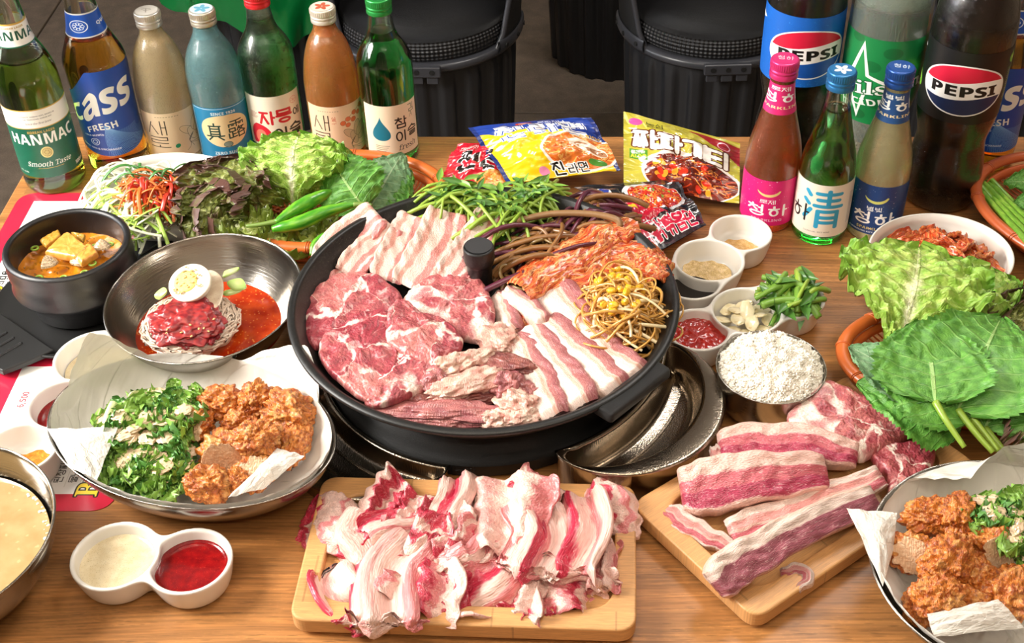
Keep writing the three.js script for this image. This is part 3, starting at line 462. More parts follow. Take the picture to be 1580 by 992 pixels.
T.clearWine = canvasTex(720, 620, (c, w, h) => {
  c.fillStyle = '#ece3d2'; c.fillRect(0, 0, w, h); const B = '#2a9fc9';
  strokes(c, '0.6,0.6-1.6,1.6 0.2,3-1.4,4 0.4,7.8-2,5.4 3.4,0.8-9.6,0.8 3.8,2.5-9.2,2.5 3,4.2-10,4.2 6.5,0-6.5,4.2 4,5.6-9,5.6 4,5.6-4,10 9,5.6-9,10 4,7.3-9,7.3 4,8.7-9,8.7', 190, 70, 330, 40, B, 430); hangul(c, '하', 60, 270, 190, { lw: 0.1, col: '#15181a' });
  text(c, 'CHUNG HA · RICE WINE', 330, 566, '22px sans-serif', '#55504a', { rot: -0.04 }); for (let i = 0; i < 24; i++) { c.fillStyle = 'rgba(60,60,60,.55)'; c.fillRect(w - 110, 130 + i * 16, 40 + (i * 31 % 38), 5); } for (let i = 0; i < 12; i++) { c.fillStyle = 'rgba(60,60,60,.4)'; c.fillRect(20, 60 + i * 14, 60 + (i * 17 % 30), 4); }
});
const cola = (bg, lime) => canvasTex(1024, 512, (c, w, h) => {
  c.fillStyle = bg; c.fillRect(0, 0, w, h); if (!lime) { const r = rngOf(4); for (let i = 0; i < 900; i++) { const x = r() * w; c.fillStyle = 'rgba(90,170,240,' + 0.5 * r() + ')'; c.beginPath(); c.arc(x, h - r() ** 2 * h, 1 + 2.4 * r(), 0, TAU); c.fill(); } }
  const X = w / 2, Y = h * 0.53, R = 176; c.save(); c.beginPath(); c.arc(X, Y, R, 0, TAU); c.fillStyle = '#fff'; c.fill(); c.clip(); c.fillStyle = '#d3163c'; c.beginPath(); c.moveTo(X - R, Y - 40); c.bezierCurveTo(X - 60, Y - 10, X + 60, Y - 110, X + R, Y - 60); c.lineTo(X + R, Y - R); c.lineTo(X - R, Y - R); c.fill(); c.fillStyle = lime ? '#0d2450' : '#0d4fa8'; c.beginPath(); c.moveTo(X - R, Y + 60); c.bezierCurveTo(X - 60, Y + 110, X + 60, Y + 20, X + R, Y + 50); c.lineTo(X + R, Y + R); c.lineTo(X - R, Y + R); c.fill(); c.restore(); c.strokeStyle = '#f2f2f2'; c.lineWidth = 9; c.beginPath(); c.arc(X, Y, R, 0, TAU); c.stroke();
  text(c, 'PEPSI', X, Y + 4, 'bold 98px sans-serif', '#0a0a0c', { sx: 1.06, rot: -0.04, edge: 4, edgeCol: '#0a0a0c' }); c.fillStyle = '#fff'; c.beginPath(); c.moveTo(X - 300, 60); c.lineTo(X - 230, 96); c.lineTo(X - 300, 132); c.fill(); text(c, '1.5L', X + 250, 440, 'bold 40px sans-serif', '#d8e4f0');
  if (lime) { for (const x of [X - 260, X + 250]) { c.fillStyle = '#7cc832'; c.beginPath(); c.ellipse(x, x < X ? 330 : 90, 60, 44, x < X ? 1.2 : 0.3, 0, TAU); c.fill(); c.fillStyle = '#b6e36a'; c.beginPath(); c.ellipse(x - 8, x < X ? 326 : 88, 36, 24, x < X ? 1.2 : 0.3, 0, TAU); c.fill(); } for (let i = 0; i < 16; i++) { c.fillStyle = i % 3 ? '#c9d6d0' : '#7cc832'; c.fillRect(X + 200, 150 + i * 15, 30 + (i * 23 % 50), 5); } }
});
T.cola = cola('#0f63c4', false); T.colaZero = cola('#0a0a0c', true);
T.cider = canvasTex(1024, 640, (c, w, h) => {
  c.fillStyle = '#148043'; c.fillRect(0, 0, w, h); c.fillStyle = '#0e6a36'; for (let i = 0; i < 30; i++) { c.beginPath(); c.arc((i * 197) % w, (i * 331) % h, 16 + i % 5 * 8, 0, TAU); c.fill(); }
  c.fillStyle = '#f3f3ee'; c.beginPath(); c.moveTo(430, 30); c.lineTo(470, 260); c.lineTo(610, 330); c.lineTo(470, 390); c.lineTo(430, 610); c.lineTo(380, 390); c.lineTo(250, 330); c.lineTo(380, 260); c.closePath(); c.fill(); c.fillStyle = '#169048'; c.beginPath(); c.moveTo(430, 90); c.lineTo(456, 275); c.lineTo(560, 330); c.lineTo(456, 375); c.lineTo(430, 550); c.lineTo(396, 375); c.lineTo(300, 330); c.lineTo(396, 275); c.closePath(); c.fill();
  text(c, 'Chilsung', 520, 350, 'bold 124px serif', '#fbfbf4', { rot: -0.2, skew: -0.15, edge: 12, edgeCol: '#0e5c30' }); text(c, 'CIDER', 500, 460, 'bold 70px sans-serif', '#fbfbf4', { rot: -0.2 }); text(c, '★ ★', 400, 60, '44px sans-serif', '#f4f4e8');
});
const capArt = (bg, draw) => std({ map: canvasTex(128, 128, (c, w) => { c.fillStyle = bg; c.fillRect(0, 0, w, w); draw(c, w); }), roughness: 0.35, metalness: 0.3 });
const petal = (col) => (c, w) => { c.fillStyle = col; for (let i = 0; i < 5; i++) { c.beginPath(); c.ellipse(w / 2 + 26 * Math.cos(i * 1.257), w / 2 + 26 * Math.sin(i * 1.257), 22, 13, i * 1.257, 0, TAU); c.fill(); } };
// ----- shapes: [radius, height] -----
const soju = [[0.0305, 0], [0.0325, 0.004], [0.0325, 0.02], [0.0325, 0.09], [0.0325, 0.126], [0.031, 0.138], [0.0255, 0.15], [0.019, 0.161], [0.0155, 0.172], [0.0135, 0.188], [0.0128, 0.2], [0.0128, 0.207]];
const oval = [[0.0305, 0], [0.0325, 0.004], [0.0325, 0.02], [0.0328, 0.085], [0.0325, 0.1], [0.0305, 0.118], [0.0265, 0.137], [0.021, 0.152], [0.0145, 0.163], [0.0128, 0.17], [0.0128, 0.189]];
const round = [[0.0305, 0], [0.0325, 0.004], [0.0325, 0.02], [0.0328, 0.085], [0.033, 0.106], [0.0315, 0.122], [0.0265, 0.14], [0.02, 0.153], [0.0155, 0.162], [0.0135, 0.17], [0.0132, 0.189]];
const lagerP = [[0.032, 0], [0.0348, 0.005], [0.035, 0.025], [0.035, 0.1], [0.035, 0.135], [0.0335, 0.15], [0.028, 0.169], [0.0215, 0.184], [0.0185, 0.195], [0.0165, 0.215], [0.0142, 0.24], [0.0135, 0.258]];
const beerP = [[0.032, 0], [0.0352, 0.005], [0.0355, 0.02], [0.0345, 0.06], [0.035, 0.11], [0.0358, 0.135], [0.0345, 0.148], [0.0275, 0.166], [0.0225, 0.178], [0.0195, 0.192], [0.0165, 0.215], [0.0142, 0.24], [0.0135, 0.258]];
const slim = [[0.028, 0], [0.0305, 0.004], [0.031, 0.016], [0.031, 0.075], [0.0305, 0.088], [0.028, 0.107], [0.023, 0.127], [0.018, 0.147], [0.0145, 0.165], [0.0132, 0.18], [0.0132, 0.204]];
const petP = [[0.03, 0], [0.038, 0.005], [0.043, 0.02], [0.043, 0.05], [0.0395, 0.075], [0.0385, 0.09], [0.0425, 0.11], [0.0445, 0.125], [0.0445, 0.22], [0.043, 0.24], [0.037, 0.265], [0.026, 0.288], [0.016, 0.302], [0.0125, 0.31], [0.0125, 0.325]];
const silver = capMat(0xd6d2c8), pink = capMat(0xe0357e, 0.4), blue = capMat(0x1f4f9c, 0.5), skyb = capMat(0x2b79b5, 0.5);
const L = (y0, y1, arc, mat, mid = 0, more = {}) => ({ y0, y1, arc, mid, mat, ...more });
const G1 = 'soju bottles in the back row';
bottle('beer_bottle', 'green lager bottle with white and green label, leftmost in the back row', 88, 277, -0.05, { prof: lagerP, fill: 0.166, mat: glass(0x8cc030, 0.085), labels: [L(0.026, 0.116, 2.9, paper(T.lager), 0.0), L(0.186, 0.213, 5.6, paper(T.lagerNeck), 0.05, { name: 'neck_label' })], cap: [0.0148, 0.016, capMat(0x2c7f45)] });
bottle('beer_bottle', 'amber beer bottle with blue label beside the green lager, at left', 186, 249, 0.1, { prof: beerP, fill: 0.172, mat: glass(0xf8ac20, 0.085), labels: [L(0.03, 0.142, 2.9, paper(T.beer), -0.1, { top: (v) => -0.03 * Math.sin(Math.PI * (v < 0.35 ? 0.5 - v / 0.7 : 0)) ** 1 - 0.0 * v, bottom: (v) => 0.012 * (v - 0.5) ** 2 * 4 }), L(0.178, 0.206, 5.6, paper(T.beerNeck), 0.3, { name: 'neck_label' })], cap: [0.0148, 0.016, capMat(0x1a57b0)] });
bottle('soju_bottle', 'clear frosted soju bottle with beige label and plain silver cap', 275, 236, 0.05, { prof: oval, fill: 0.152, mat: glass(0xf2f0e4, 0.4, { wet: 0.0003, haze: [0.26, 0xf2dcac] }), labels: [L(0.012, 0.075, 2.9, paper(T.clear), 0.15)], cap: [0.0148, 0.018, silver, capArt('#d9d5cc', (c, w) => strokes(c, '2,2-8,3 3,5-8,5 5,2-4,8', 24, 24, 80, 7, '#a49e92'))] });
bottle('soju_bottle', 'pale blue soju bottle with blue label and silver cap printed in colour', 353, 233, 0.0, { prof: round, fill: 0.158, mat: glass(0xa8dcea, 0.14, { wet: 0.0003, haze: [0.24, 0x94ccd4] }), labels: [L(0.008, 0.08, 2.6, paper(T.sky), 0.05)], cap: [0.015, 0.018, capMat(0xd9d3c4), capArt('#cfe4ec', petal('#6fb4cf'))] });
bottle('soju_bottle', 'green soju bottle with red cap and fruit label behind the lettuce', 433, 225, 0.0, { prof: soju, fill: 0.175, mat: glass(0x22c848, 0.075, { wet: 0.00025 }), labels: [L(0.02, 0.088, 2.4, paper(T.grape), -0.05)], cap: [0.0148, 0.019, capMat(0xd8232c, 0.35), capArt('#d4202b', (c) => hangul(c, '이슬', 24, 40, 38, { lw: 0.15, col: '#f5d9d2' }))] });
bottle('soju_bottle', 'clear soju bottle of apricot coloured liquor with white cap', 525, 229, 0.0, { prof: oval, fill: 0.158, mat: glass(0xf8bc7c, 0.12, { wet: 0.0002, haze: [0.2, 0xf8a858] }), labels: [L(0.01, 0.078, 2.6, paper(T.apricot), 0.1)], cap: [0.0148, 0.018, capMat(0xe6ddd0, 0.5), capArt('#e9dfd2', petal('#d0674a'))] });
bottle('soju_bottle', 'green soju bottle with water drop label, rightmost of the back row', 607, 237, 0.0, { prof: soju, fill: 0.168, mat: glass(0x1cc84c, 0.075), labels: [L(0.018, 0.086, 2.3, paper(T.fresh), 0.08)], cap: [0.0148, 0.019, capMat(0x2a9a48, 0.5)] });
bottle('wine_bottle', 'small sparkling wine bottle with pink label and pink cap', 1182, 337, 0.0, { prof: slim, fill: 0.15, mat: glass(0xf0a070, 0.12, { wet: 0.0002, haze: [0.16, 0xd8743c] }), labels: [L(0.012, 0.072, 3.0, paper(T.rose), 0), L(0.148, 0.182, 5.9, paper(T.roseNeck), 0, { name: 'neck_label' })], cap: [0.0152, 0.021, pink, capArt('#e0357e', (c) => hangul(c, '청하', 26, 42, 38, { lw: 0.12, col: '#fbdcea' }))] });
bottle('wine_bottle', 'small green rice wine bottle with white label and blue flower cap', 1262, 356, -0.05, { prof: slim, fill: 0.16, mat: glass(0x3acc58, 0.085), labels: [L(0.014, 0.082, 3.0, paper(T.clearWine), 0.1)], cap: [0.0152, 0.021, skyb, capArt('#2b79b5', petal('#e6f1f8'))] });
bottle('wine_bottle', 'small pale sparkling wine bottle with starry dark blue label', 1345, 351, 0.0, { prof: slim, fill: 0.146, mat: glass(0xf0ead0, 0.35, { wet: 0.0002, haze: [0.22, 0xe8dcae] }), labels: [L(0.012, 0.076, 3.0, paper(T.star), 0), L(0.148, 0.182, 5.9, paper(T.starNeck), 0, { name: 'neck_label' })], cap: [0.0152, 0.021, blue, capArt('#1f4f9c', (c) => hangul(c, '청하', 26, 42, 38, { lw: 0.12, col: '#dfe8f6' }))] });
bottle('soda_bottle', 'large cola bottle with blue label behind the pink bottle', 1214, 246, 0.12, { prof: petP, fill: 0.262, mat: glass(0x3a1206, 0.006, { wet: 0.0004 }), labels: [L(0.126, 0.212, TAU - 0.02, paper(T.cola), 0.1)], cap: [0.0155, 0.017, capMat(0x1a57b0, 0)] });
bottle('soda_bottle', 'large clear soda bottle with green label behind the green bottle', 1333, 262, 0.1, { prof: petP, fill: 0.226, mat: glass(0xe6f4e8, 0.4, { wet: 0.0004, haze: [0.14, 0xdcebdf] }), labels: [L(0.086, 0.196, TAU - 0.02, paper(T.cider), -0.12)], cap: [0.0155, 0.017, capMat(0x1f9a50, 0)] });
bottle('soda_bottle', 'large cola bottle with black label and lime print, at right', 1446, 304, 0.05, { prof: petP, fill: 0.236, mat: glass(0x3a1206, 0.006, { wet: 0.0003 }), labels: [L(0.126, 0.212, TAU - 0.02, paper(T.colaZero), 0.0)], cap: [0.0155, 0.017, capMat(0x111111, 0)] });
bottle('beer_bottle', 'amber beer bottle with blue label behind the black cola, far right', 1515, 243, 0.5, { prof: beerP, fill: 0.172, mat: glass(0xf8ac20, 0.085), labels: [L(0.03, 0.142, 2.9, paper(T.beer), -0.1), L(0.178, 0.206, 5.6, paper(T.beerNeck), 0.3, { name: 'neck_label' })], cap: [0.0148, 0.016, capMat(0x1a57b0)] });

// ---------- pan, bowls, dishes, baskets, boards ----------
const brushTex = dataTex(256, 256, (u, v) => 0.5 + 0.3 * N2(u * 6, v * 190) + 0.2 * N2(u * 40, v * 40), false);
M.steel = std({ color: 0xaaa59d, metalness: 1, roughness: 0.19, bumpMap: rep(brushTex, 1, 2), bumpScale: 0.00012 });
M.steelDark = std({ color: 0xa89c8c, metalness: 1, roughness: 0.2, bumpMap: rep(brushTex, 2, 2), bumpScale: 0.0002 });
M.china = phy({ color: 0xeae6df, roughness: 0.28, clearcoat: 0.6, clearcoatRoughness: 0.12 });
const speckTex = dataTex(1024, 1024, (u, v) => { const s = N2(u * 120, v * 120) + 0.4 * N2(u * 260, v * 260), k = 24 + 8 * N2(u * 30, v * 30); return s > 1.02 ? [190, 180, 140] : [k, k, k]; });
M.pan = std({ map: rep(speckTex, 6, 2), roughness: 0.42, bumpMap: rep(speckTex, 6, 2), bumpScale: 0.0003 });
M.iron = std({ color: 0x161616, roughness: 0.45, bumpMap: rep(leatherTex, 10, 3), bumpScale: 0.0005 });
M.pot = phy({ color: 0x18181a, roughness: 0.36, clearcoat: 0.3, clearcoatRoughness: 0.3, bumpMap: rep(leatherTex, 8, 2), bumpScale: 0.0002 });
const PAN = V(-0.077, TOP, -0.985);
const ell = (g, a, b) => g.scale(a, 1, b);
{
  const B = thing('burner', 'black cast iron burner base under the round griddle pan', 'burner', PAN);
  part(B, 'skirt', lathe([[0.10, 0.0005], [0.157, 0.0005], [0.1595, 0.003], [0.159, 0.014], [0.155, 0.018], [0.15, 0.021], [0.1485, 0.03], [0.14, 0.036], [0.135, 0.0455], [0.08, 0.0455]], 120), M.iron);
  const emb = canvasTex(1024, 64, (c, w, h) => { c.fillStyle = '#000'; c.fillRect(0, 0, w, h); hangul(c, '자동구이불판', 330, 8, 46, { lw: 0.16, col: '#fff', gap: 1.3 }); }); emb.colorSpace = THREE.NoColorSpace;
  part(B, 'embossed_band', grid(4, 80, (u, v) => { const a = -0.75 + v * 1.1, r = lerp(0.1598, 0.1592, u); return [Math.sin(a) * r, lerp(0.003, 0.0145, u), Math.cos(a) * r, v, u]; }), std({ color: 0x161616, roughness: 0.42, bumpMap: emb, bumpScale: 0.0016, side: THREE.DoubleSide }), 'raised lettering on the base');
  const P = thing('griddle_pan', 'large round black speckled griddle pan full of meat and vegetables', 'pan', V(PAN.x, TOP + 0.046, PAN.z));
  part(P, 'pan_body', lathe([[0.0001, 0], [0.146, 0], [0.158, 0.003], [0.172, 0.018], [0.1805, 0.033], [0.1875, 0.0345], [0.189, 0.037], [0.188, 0.0395], [0.184, 0.0405], [0.1805, 0.039], [0.172, 0.024], [0.161, 0.0085], [0.15, 0.0055], [0.05, 0.0075], [0.0001, 0.008]], 140), M.pan);
  for (const a of [0.83]) { const g = rbox(0.085, 0.012, 0.022, 0.004, 3); const p = g.attributes.position; for (let i = 0; i < p.count; i++) { const x = p.getX(i); p.setZ(i, p.getZ(i) - x * x / (2 * 0.19)); } g.translate(0, 0.033, 0.192).rotateY(a); g.computeVertexNormals(); part(P, 'lug_handle', g, M.iron); }
  const kp = at(742, 448, 0.052), K = part(P, 'centre_knob', lathe([[0.0001, 0], [0.0135, 0], [0.0125, 0.012], [0.0125, 0.033], [0.0143, 0.036], [0.0155, 0.04], [0.0155, 0.053], [0.0145, 0.0555], [0.0001, 0.056]], 48).translate(kp.x - PAN.x, 0.0065, kp.z - PAN.z), std({ color: 0x121213, roughness: 0.38, bumpMap: rep(brushTex, 3, 1), bumpScale: 0.0002 }));
  part(K, 'knob_cap', new THREE.CircleGeometry(0.0135, 40).rotateX(-Math.PI / 2).translate(kp.x - PAN.x, 0.0629, kp.z - PAN.z), std({ color: 0x303032, roughness: 0.55 }));
}
function bowl(name, label, cat, c, prof, inner, mat, o = {}) {
  const B = thing(name, label, cat, V(c.x, TOP + (o.y ?? 0), c.z), o.turn ?? 0, o.group), g = lathe(shell(prof, inner), o.seg ?? 112);
  if (o.oval) g.scale(o.oval[0], 1, o.oval[1]);
  if (o.slant) { const p = g.attributes.position; for (let i = 0; i < p.count; i++) { const y = p.getY(i); p.setY(i, y + (p.getX(i) * o.slant[0] + p.getZ(i) * o.slant[1]) * clamp(y / o.slant[2], 0, 1)); } }
  g.computeVertexNormals(); part(B, o.body ?? 'bowl_body', g, mat); return B;
}
const curveUp = (r0, r1, y0, y1, n = 14, e = 2) => [...Array(n + 1)].map((_, i) => { const a = i / n * Math.PI / 2; return [lerp(r0, r1, Math.sin(a) ** (2 / e)), lerp(y0, y1, 1 - Math.cos(a) ** (2 / e))]; });
// stone pot on its tray
{
  const c = V(-0.507, 0, -1.072), R = 0.067;
  const T0 = thing('pot_tray', 'black pot tray with ribbed handles under the stone pot', 'tray', V(c.x, TOP, c.z), 0.9);
  const s = new THREE.Shape(); s.absellipse(0, 0, 0.092, 0.086, 0, TAU);
  part(T0, 'tray_body', lathe([[0.0001, 0.003], [0.06, 0.003], [0.075, 0.0005], [0.083, 0.002], [0.092, 0.009], [0.0935, 0.0115], [0.0915, 0.0125], [0.082, 0.0075], [0.0001, 0.0065]], 80), M.black);
  for (const d of [-1, 1]) {
    const h = new THREE.Shape(); h.moveTo(-0.045, 0.07); h.lineTo(0.045, 0.07); h.quadraticCurveTo(0.04, 0.095, 0.033, 0.118); h.quadraticCurveTo(0, 0.126, -0.033, 0.118); h.quadraticCurveTo(-0.04, 0.095, -0.045, 0.07);
    const g = new THREE.ExtrudeGeometry(h, { depth: 0.004, bevelEnabled: true, bevelSize: 0.0015, bevelThickness: 0.0015, bevelSegments: 2, curveSegments: 10 }).rotateX(Math.PI / 2).rotateY(d > 0 ? -Math.PI / 2 : Math.PI / 2).translate(0, 0.012, 0);
    const H = part(T0, 'handle', g, M.black);
    for (const k of [-1, 0, 1]) part(H, 'grip_rib', new THREE.CapsuleGeometry(0.0018, 0.032, 4, 10).rotateZ(Math.PI / 2).translate(0.1, 0.0135, k * 0.013).rotateY(d > 0 ? 0 : Math.PI), phy({ color: 0x2a2b2e, roughness: 0.15, clearcoat: 1 }));
  }
  const P = bowl('stone_pot', 'black earthenware pot of yellow tofu stew at far left', 'pot', c, [[0.0001, 0.0005], [0.044, 0.0005], [0.048, 0.004], [0.051, 0.017], [0.057, 0.028], [0.0625, 0.034], [0.0635, 0.038], [0.062, 0.041], [0.062, 0.05], [0.063, 0.056], [0.063, 0.064], [0.062, 0.07], [0.0633, 0.0755]], [[0.0001, 0.03], [0.048, 0.032], [0.0545, 0.045], [0.0558, 0.0745]], M.pot, { y: 0.0068, body: 'pot_body' });
}
const BOWL1 = V(-0.3555, 0, -1.005), BOWL2 = V(-0.333, 0, -0.834), BOWL3 = V(-0.519, 0, -0.703), BOWL4 = V(0.357, 0, -0.675), RICE = V(0.1965, 0, -0.923), KIM = V(0.402, 0, -1.115);
const steelBowl = (R, H, rb, e = 2) => [[[0.0001, 0.0006], [rb, 0.0006], ...curveUp(rb + 0.002, R - 0.0022, 0.0012, H - 0.002, 16, e), [R, H]], [[0.0001, 0.0022], [rb, 0.0022], ...curveUp(rb + 0.002, R - 0.0034, 0.0028, H - 0.002, 16, e), [R - 0.0022, H]]];
{
  let q = steelBowl(0.097, 0.07, 0.03, 1.35); bowl('noodle_bowl', 'stainless steel bowl of cold red noodles with half an egg', 'bowl', BOWL1, q[0], q[1], M.steel, { slant: [0.03, -0.05, 0.072] });
  q = steelBowl(0.127, 0.057, 0.055, 1.6); bowl('serving_bowl', 'oval steel bowl lined with white paper at left, with fried chicken and salad', 'bowl', BOWL2, q[0], q[1], M.steel, { oval: [1.08, 0.73], turn: -0.34 });
  q = steelBowl(0.102, 0.065, 0.05, 1.8); bowl('soup_bowl', 'steel bowl of cloudy broth cut by the lower left corner', 'bowl', BOWL3, q[0], q[1], M.steel);
  q = steelBowl(0.113, 0.062, 0.045, 1.3); bowl('serving_bowl', 'oval steel bowl lined with white paper in the lower right corner', 'bowl', BOWL4, q[0], q[1], M.steel);
  bowl('rice_bowl', 'small deep steel bowl heaped with cooked white rice', 'bowl', RICE, [[0.0001, 0.0006], [0.034, 0.0006], ...curveUp(0.036, 0.0505, 0.001, 0.036, 12, 2), [0.0515, 0.048], [0.0525, 0.05]], [[0.0001, 0.0025], [0.034, 0.0025], ...curveUp(0.036, 0.0493, 0.003, 0.036, 12, 2), [0.05, 0.048], [0.0513, 0.05]], M.steel);
  bowl('kimchi_bowl', 'white oval dish of cut kimchi behind the lettuce, at right', 'bowl', KIM, [[0.0001, 0.0006], [0.042, 0.0006], [0.044, 0.003], ...curveUp(0.046, 0.0715, 0.004, 0.037, 12, 2), [0.0735, 0.04]], [[0.0001, 0.005], [0.042, 0.005], ...curveUp(0.044, 0.0675, 0.006, 0.037, 12, 2), [0.0705, 0.04]], M.china, { oval: [1.06, 0.97], turn: 0.3 });
  bowl('salad_bowl', 'white bowl of shredded salad at the back left behind the stone pot', 'bowl', V(-0.452, 0, -1.236), [[0.0001, 0.0006], [0.06, 0.0006], [0.062, 0.003], ...curveUp(0.064, 0.1, 0.004, 0.037, 12, 2), [0.1025, 0.04]], [[0.0001, 0.005], [0.06, 0.005], ...curveUp(0.062, 0.096, 0.006, 0.037, 12, 2), [0.0995, 0.04]], M.china, { oval: [0.9, 0.72], turn: -0.1 });
}
// dishes with joined cups, carved as distance fields
function cupDish(name, label, cups, H) {
  const R = (y, r) => r * (0.74 + 0.26 * Math.sqrt(clamp(y / H, 0, 1.2)));
  const sdf = (x, y, z) => {
    let body = 1, d = [], cav = 1;
    for (const c of cups) { const l = Math.hypot(x - c.x, z - c.z); d.push(l); body = smin(body, (l - R(y, c.r)) * 0.9, 0.014); }
    cups.forEach((c, i) => { let k = smax((d[i] - R(y, c.r) + 0.0042) * 0.9, 0.005 - y, 0.01); for (let j = i + 1; j < cups.length; j++) k = smax(k, -(d[j] - R(y, cups[j].r) + 0.0006) * 0.9, 0.003); cav = Math.min(cav, k); });
    return smax(smax(body, Math.max(y - H, -y), 0.0025), -cav, 0.003);
  };
  const lo = V(1, -0.003, 1), hi = V(-1, H + 0.004, -1); for (const c of cups) { lo.x = Math.min(lo.x, c.x - c.r - 0.006); lo.z = Math.min(lo.z, c.z - c.r - 0.006); hi.x = Math.max(hi.x, c.x + c.r + 0.006); hi.z = Math.max(hi.z, c.z + c.r + 0.006); }
  return solo(name, label, 'dish', sdfMesh(sdf, lo, hi, 0.0014).translate(0, TOP + 0.0004, 0), M.china);
}
const cup = (px, py, h, r) => { const p = at(px, py, h); return { x: p.x, z: p.z, r }; };
const DA = [cup(1143, 358, 0.032, 0.035), cup(1068, 432, 0.032, 0.033), cup(1094, 400, 0.032, 0.039)];
const DB = [cup(1221, 457, 0.032, 0.0355), cup(1078, 507, 0.032, 0.0335), cup(1153, 478, 0.032, 0.0385)];
const DC = [cup(147, 550, 0.032, 0.041), cup(32, 690, 0.032, 0.034), cup(101, 622, 0.032, 0.036)];
const DD = [cup(292, 864, 0.03, 0.036), cup(178, 856, 0.03, 0.0375)];
cupDish('sauce_dish', 'white three-cup dish with sesame, salt and black sauce', DA, 0.032);
cupDish('sauce_dish', 'white three-cup dish with garlic, greens and red paste', DB, 0.032);
cupDish('sauce_dish', 'white three-cup dish half hidden behind the paper-lined bowl at left', DC, 0.032);
cupDish('sauce_dish', 'white two-cup dish at the front left with cream and dark red sauces', DD, 0.03);
// crescent drip trays
{
  const rin = 0.176, a0 = 0.07, a1 = 1.16, n = 40;
  const outline = (off, lip) => { const pts = []; // offset inwards by off; the outer side by lip more
    for (let i = 0; i <= n; i++) { const a = lerp(a0 + off * 5, a1 - off * 5, i / n); pts.push([a, rin + off]); }
    for (let i = 0; i <= n * 1.5; i++) { const t = 1 - i / (n * 1.5), a = lerp(a0 + off * 5, a1 - off * 5, t), k = Math.max(0, Math.sin(Math.PI * clamp((a - a0 + 0.01) / (a1 - a0 + 0.02), 0.001, 0.999))); pts.push([a, rin + off + Math.max(0.0, (0.079 * k ** 0.62 - off * 2 - lip * k))]); }
    return pts.map(([a, r]) => V(PAN.x + Math.cos(a) * r, 0, PAN.z + Math.sin(a) * r)); };
  const rs = (pts) => { const c = new THREE.CatmullRomCurve3(pts, true, 'centripetal'); return c.getSpacedPoints(159).slice(0, 160); };
  const rings = [[outline(0.001, 0), 0.001], [outline(0, 0), 0.033], [outline(-0.0015, -0.001), 0.0365], [outline(0.0012, 0.001), 0.0375], [outline(0.003, 0.018), 0.036], [outline(0.0045, 0.02), 0.034], [outline(0.007, 0.023), 0.012], [outline(0.009, 0.026), 0.006], [outline(0.013, 0.03), 0.0045], [outline(0.022, 0.034), 0.004]].map(([p, y]) => rs(p).map((q) => V(q.x, TOP + y, q.z)));
  const g = grid(rings.length - 1, 160, (u, v) => { const p = rings[Math.round(u * (rings.length - 1))][Math.round(v * 160) % 160]; return [p.x, p.y, p.z, p.x * 6, p.z * 6]; }, true);
  const last = rings[rings.length - 1], fl = new THREE.ShapeGeometry(new THREE.Shape(last.map((p) => new THREE.Vector2(p.x, -p.z)))).rotateX(-Math.PI / 2).translate(0, TOP + 0.004, 0);
  const T1 = thing('drip_tray', 'shiny crescent steel drip tray hugging the right of the pan', 'tray', V(PAN.x, TOP, PAN.z));
  const mk = merge([g, fl]); wpart(T1, 'tray_body', mk, M.steelDark);
  const ridge = []; for (let i = 0; i <= 24; i++) { const a = lerp(0.42, 0.95, i / 24); ridge.push(V(Math.cos(a) * 0.199, 0.0048, Math.sin(a) * 0.199)); }
  part(T1, 'floor_ridge', tube(ridge, 0.0016, 8), M.steelDark);
  const T2 = dup(T1, 'crescent steel drip tray showing only an edge left of the pan', V(PAN.x, TOP, PAN.z), -1.67); T2.scale.set(0.93, 0.5, 0.93);
}
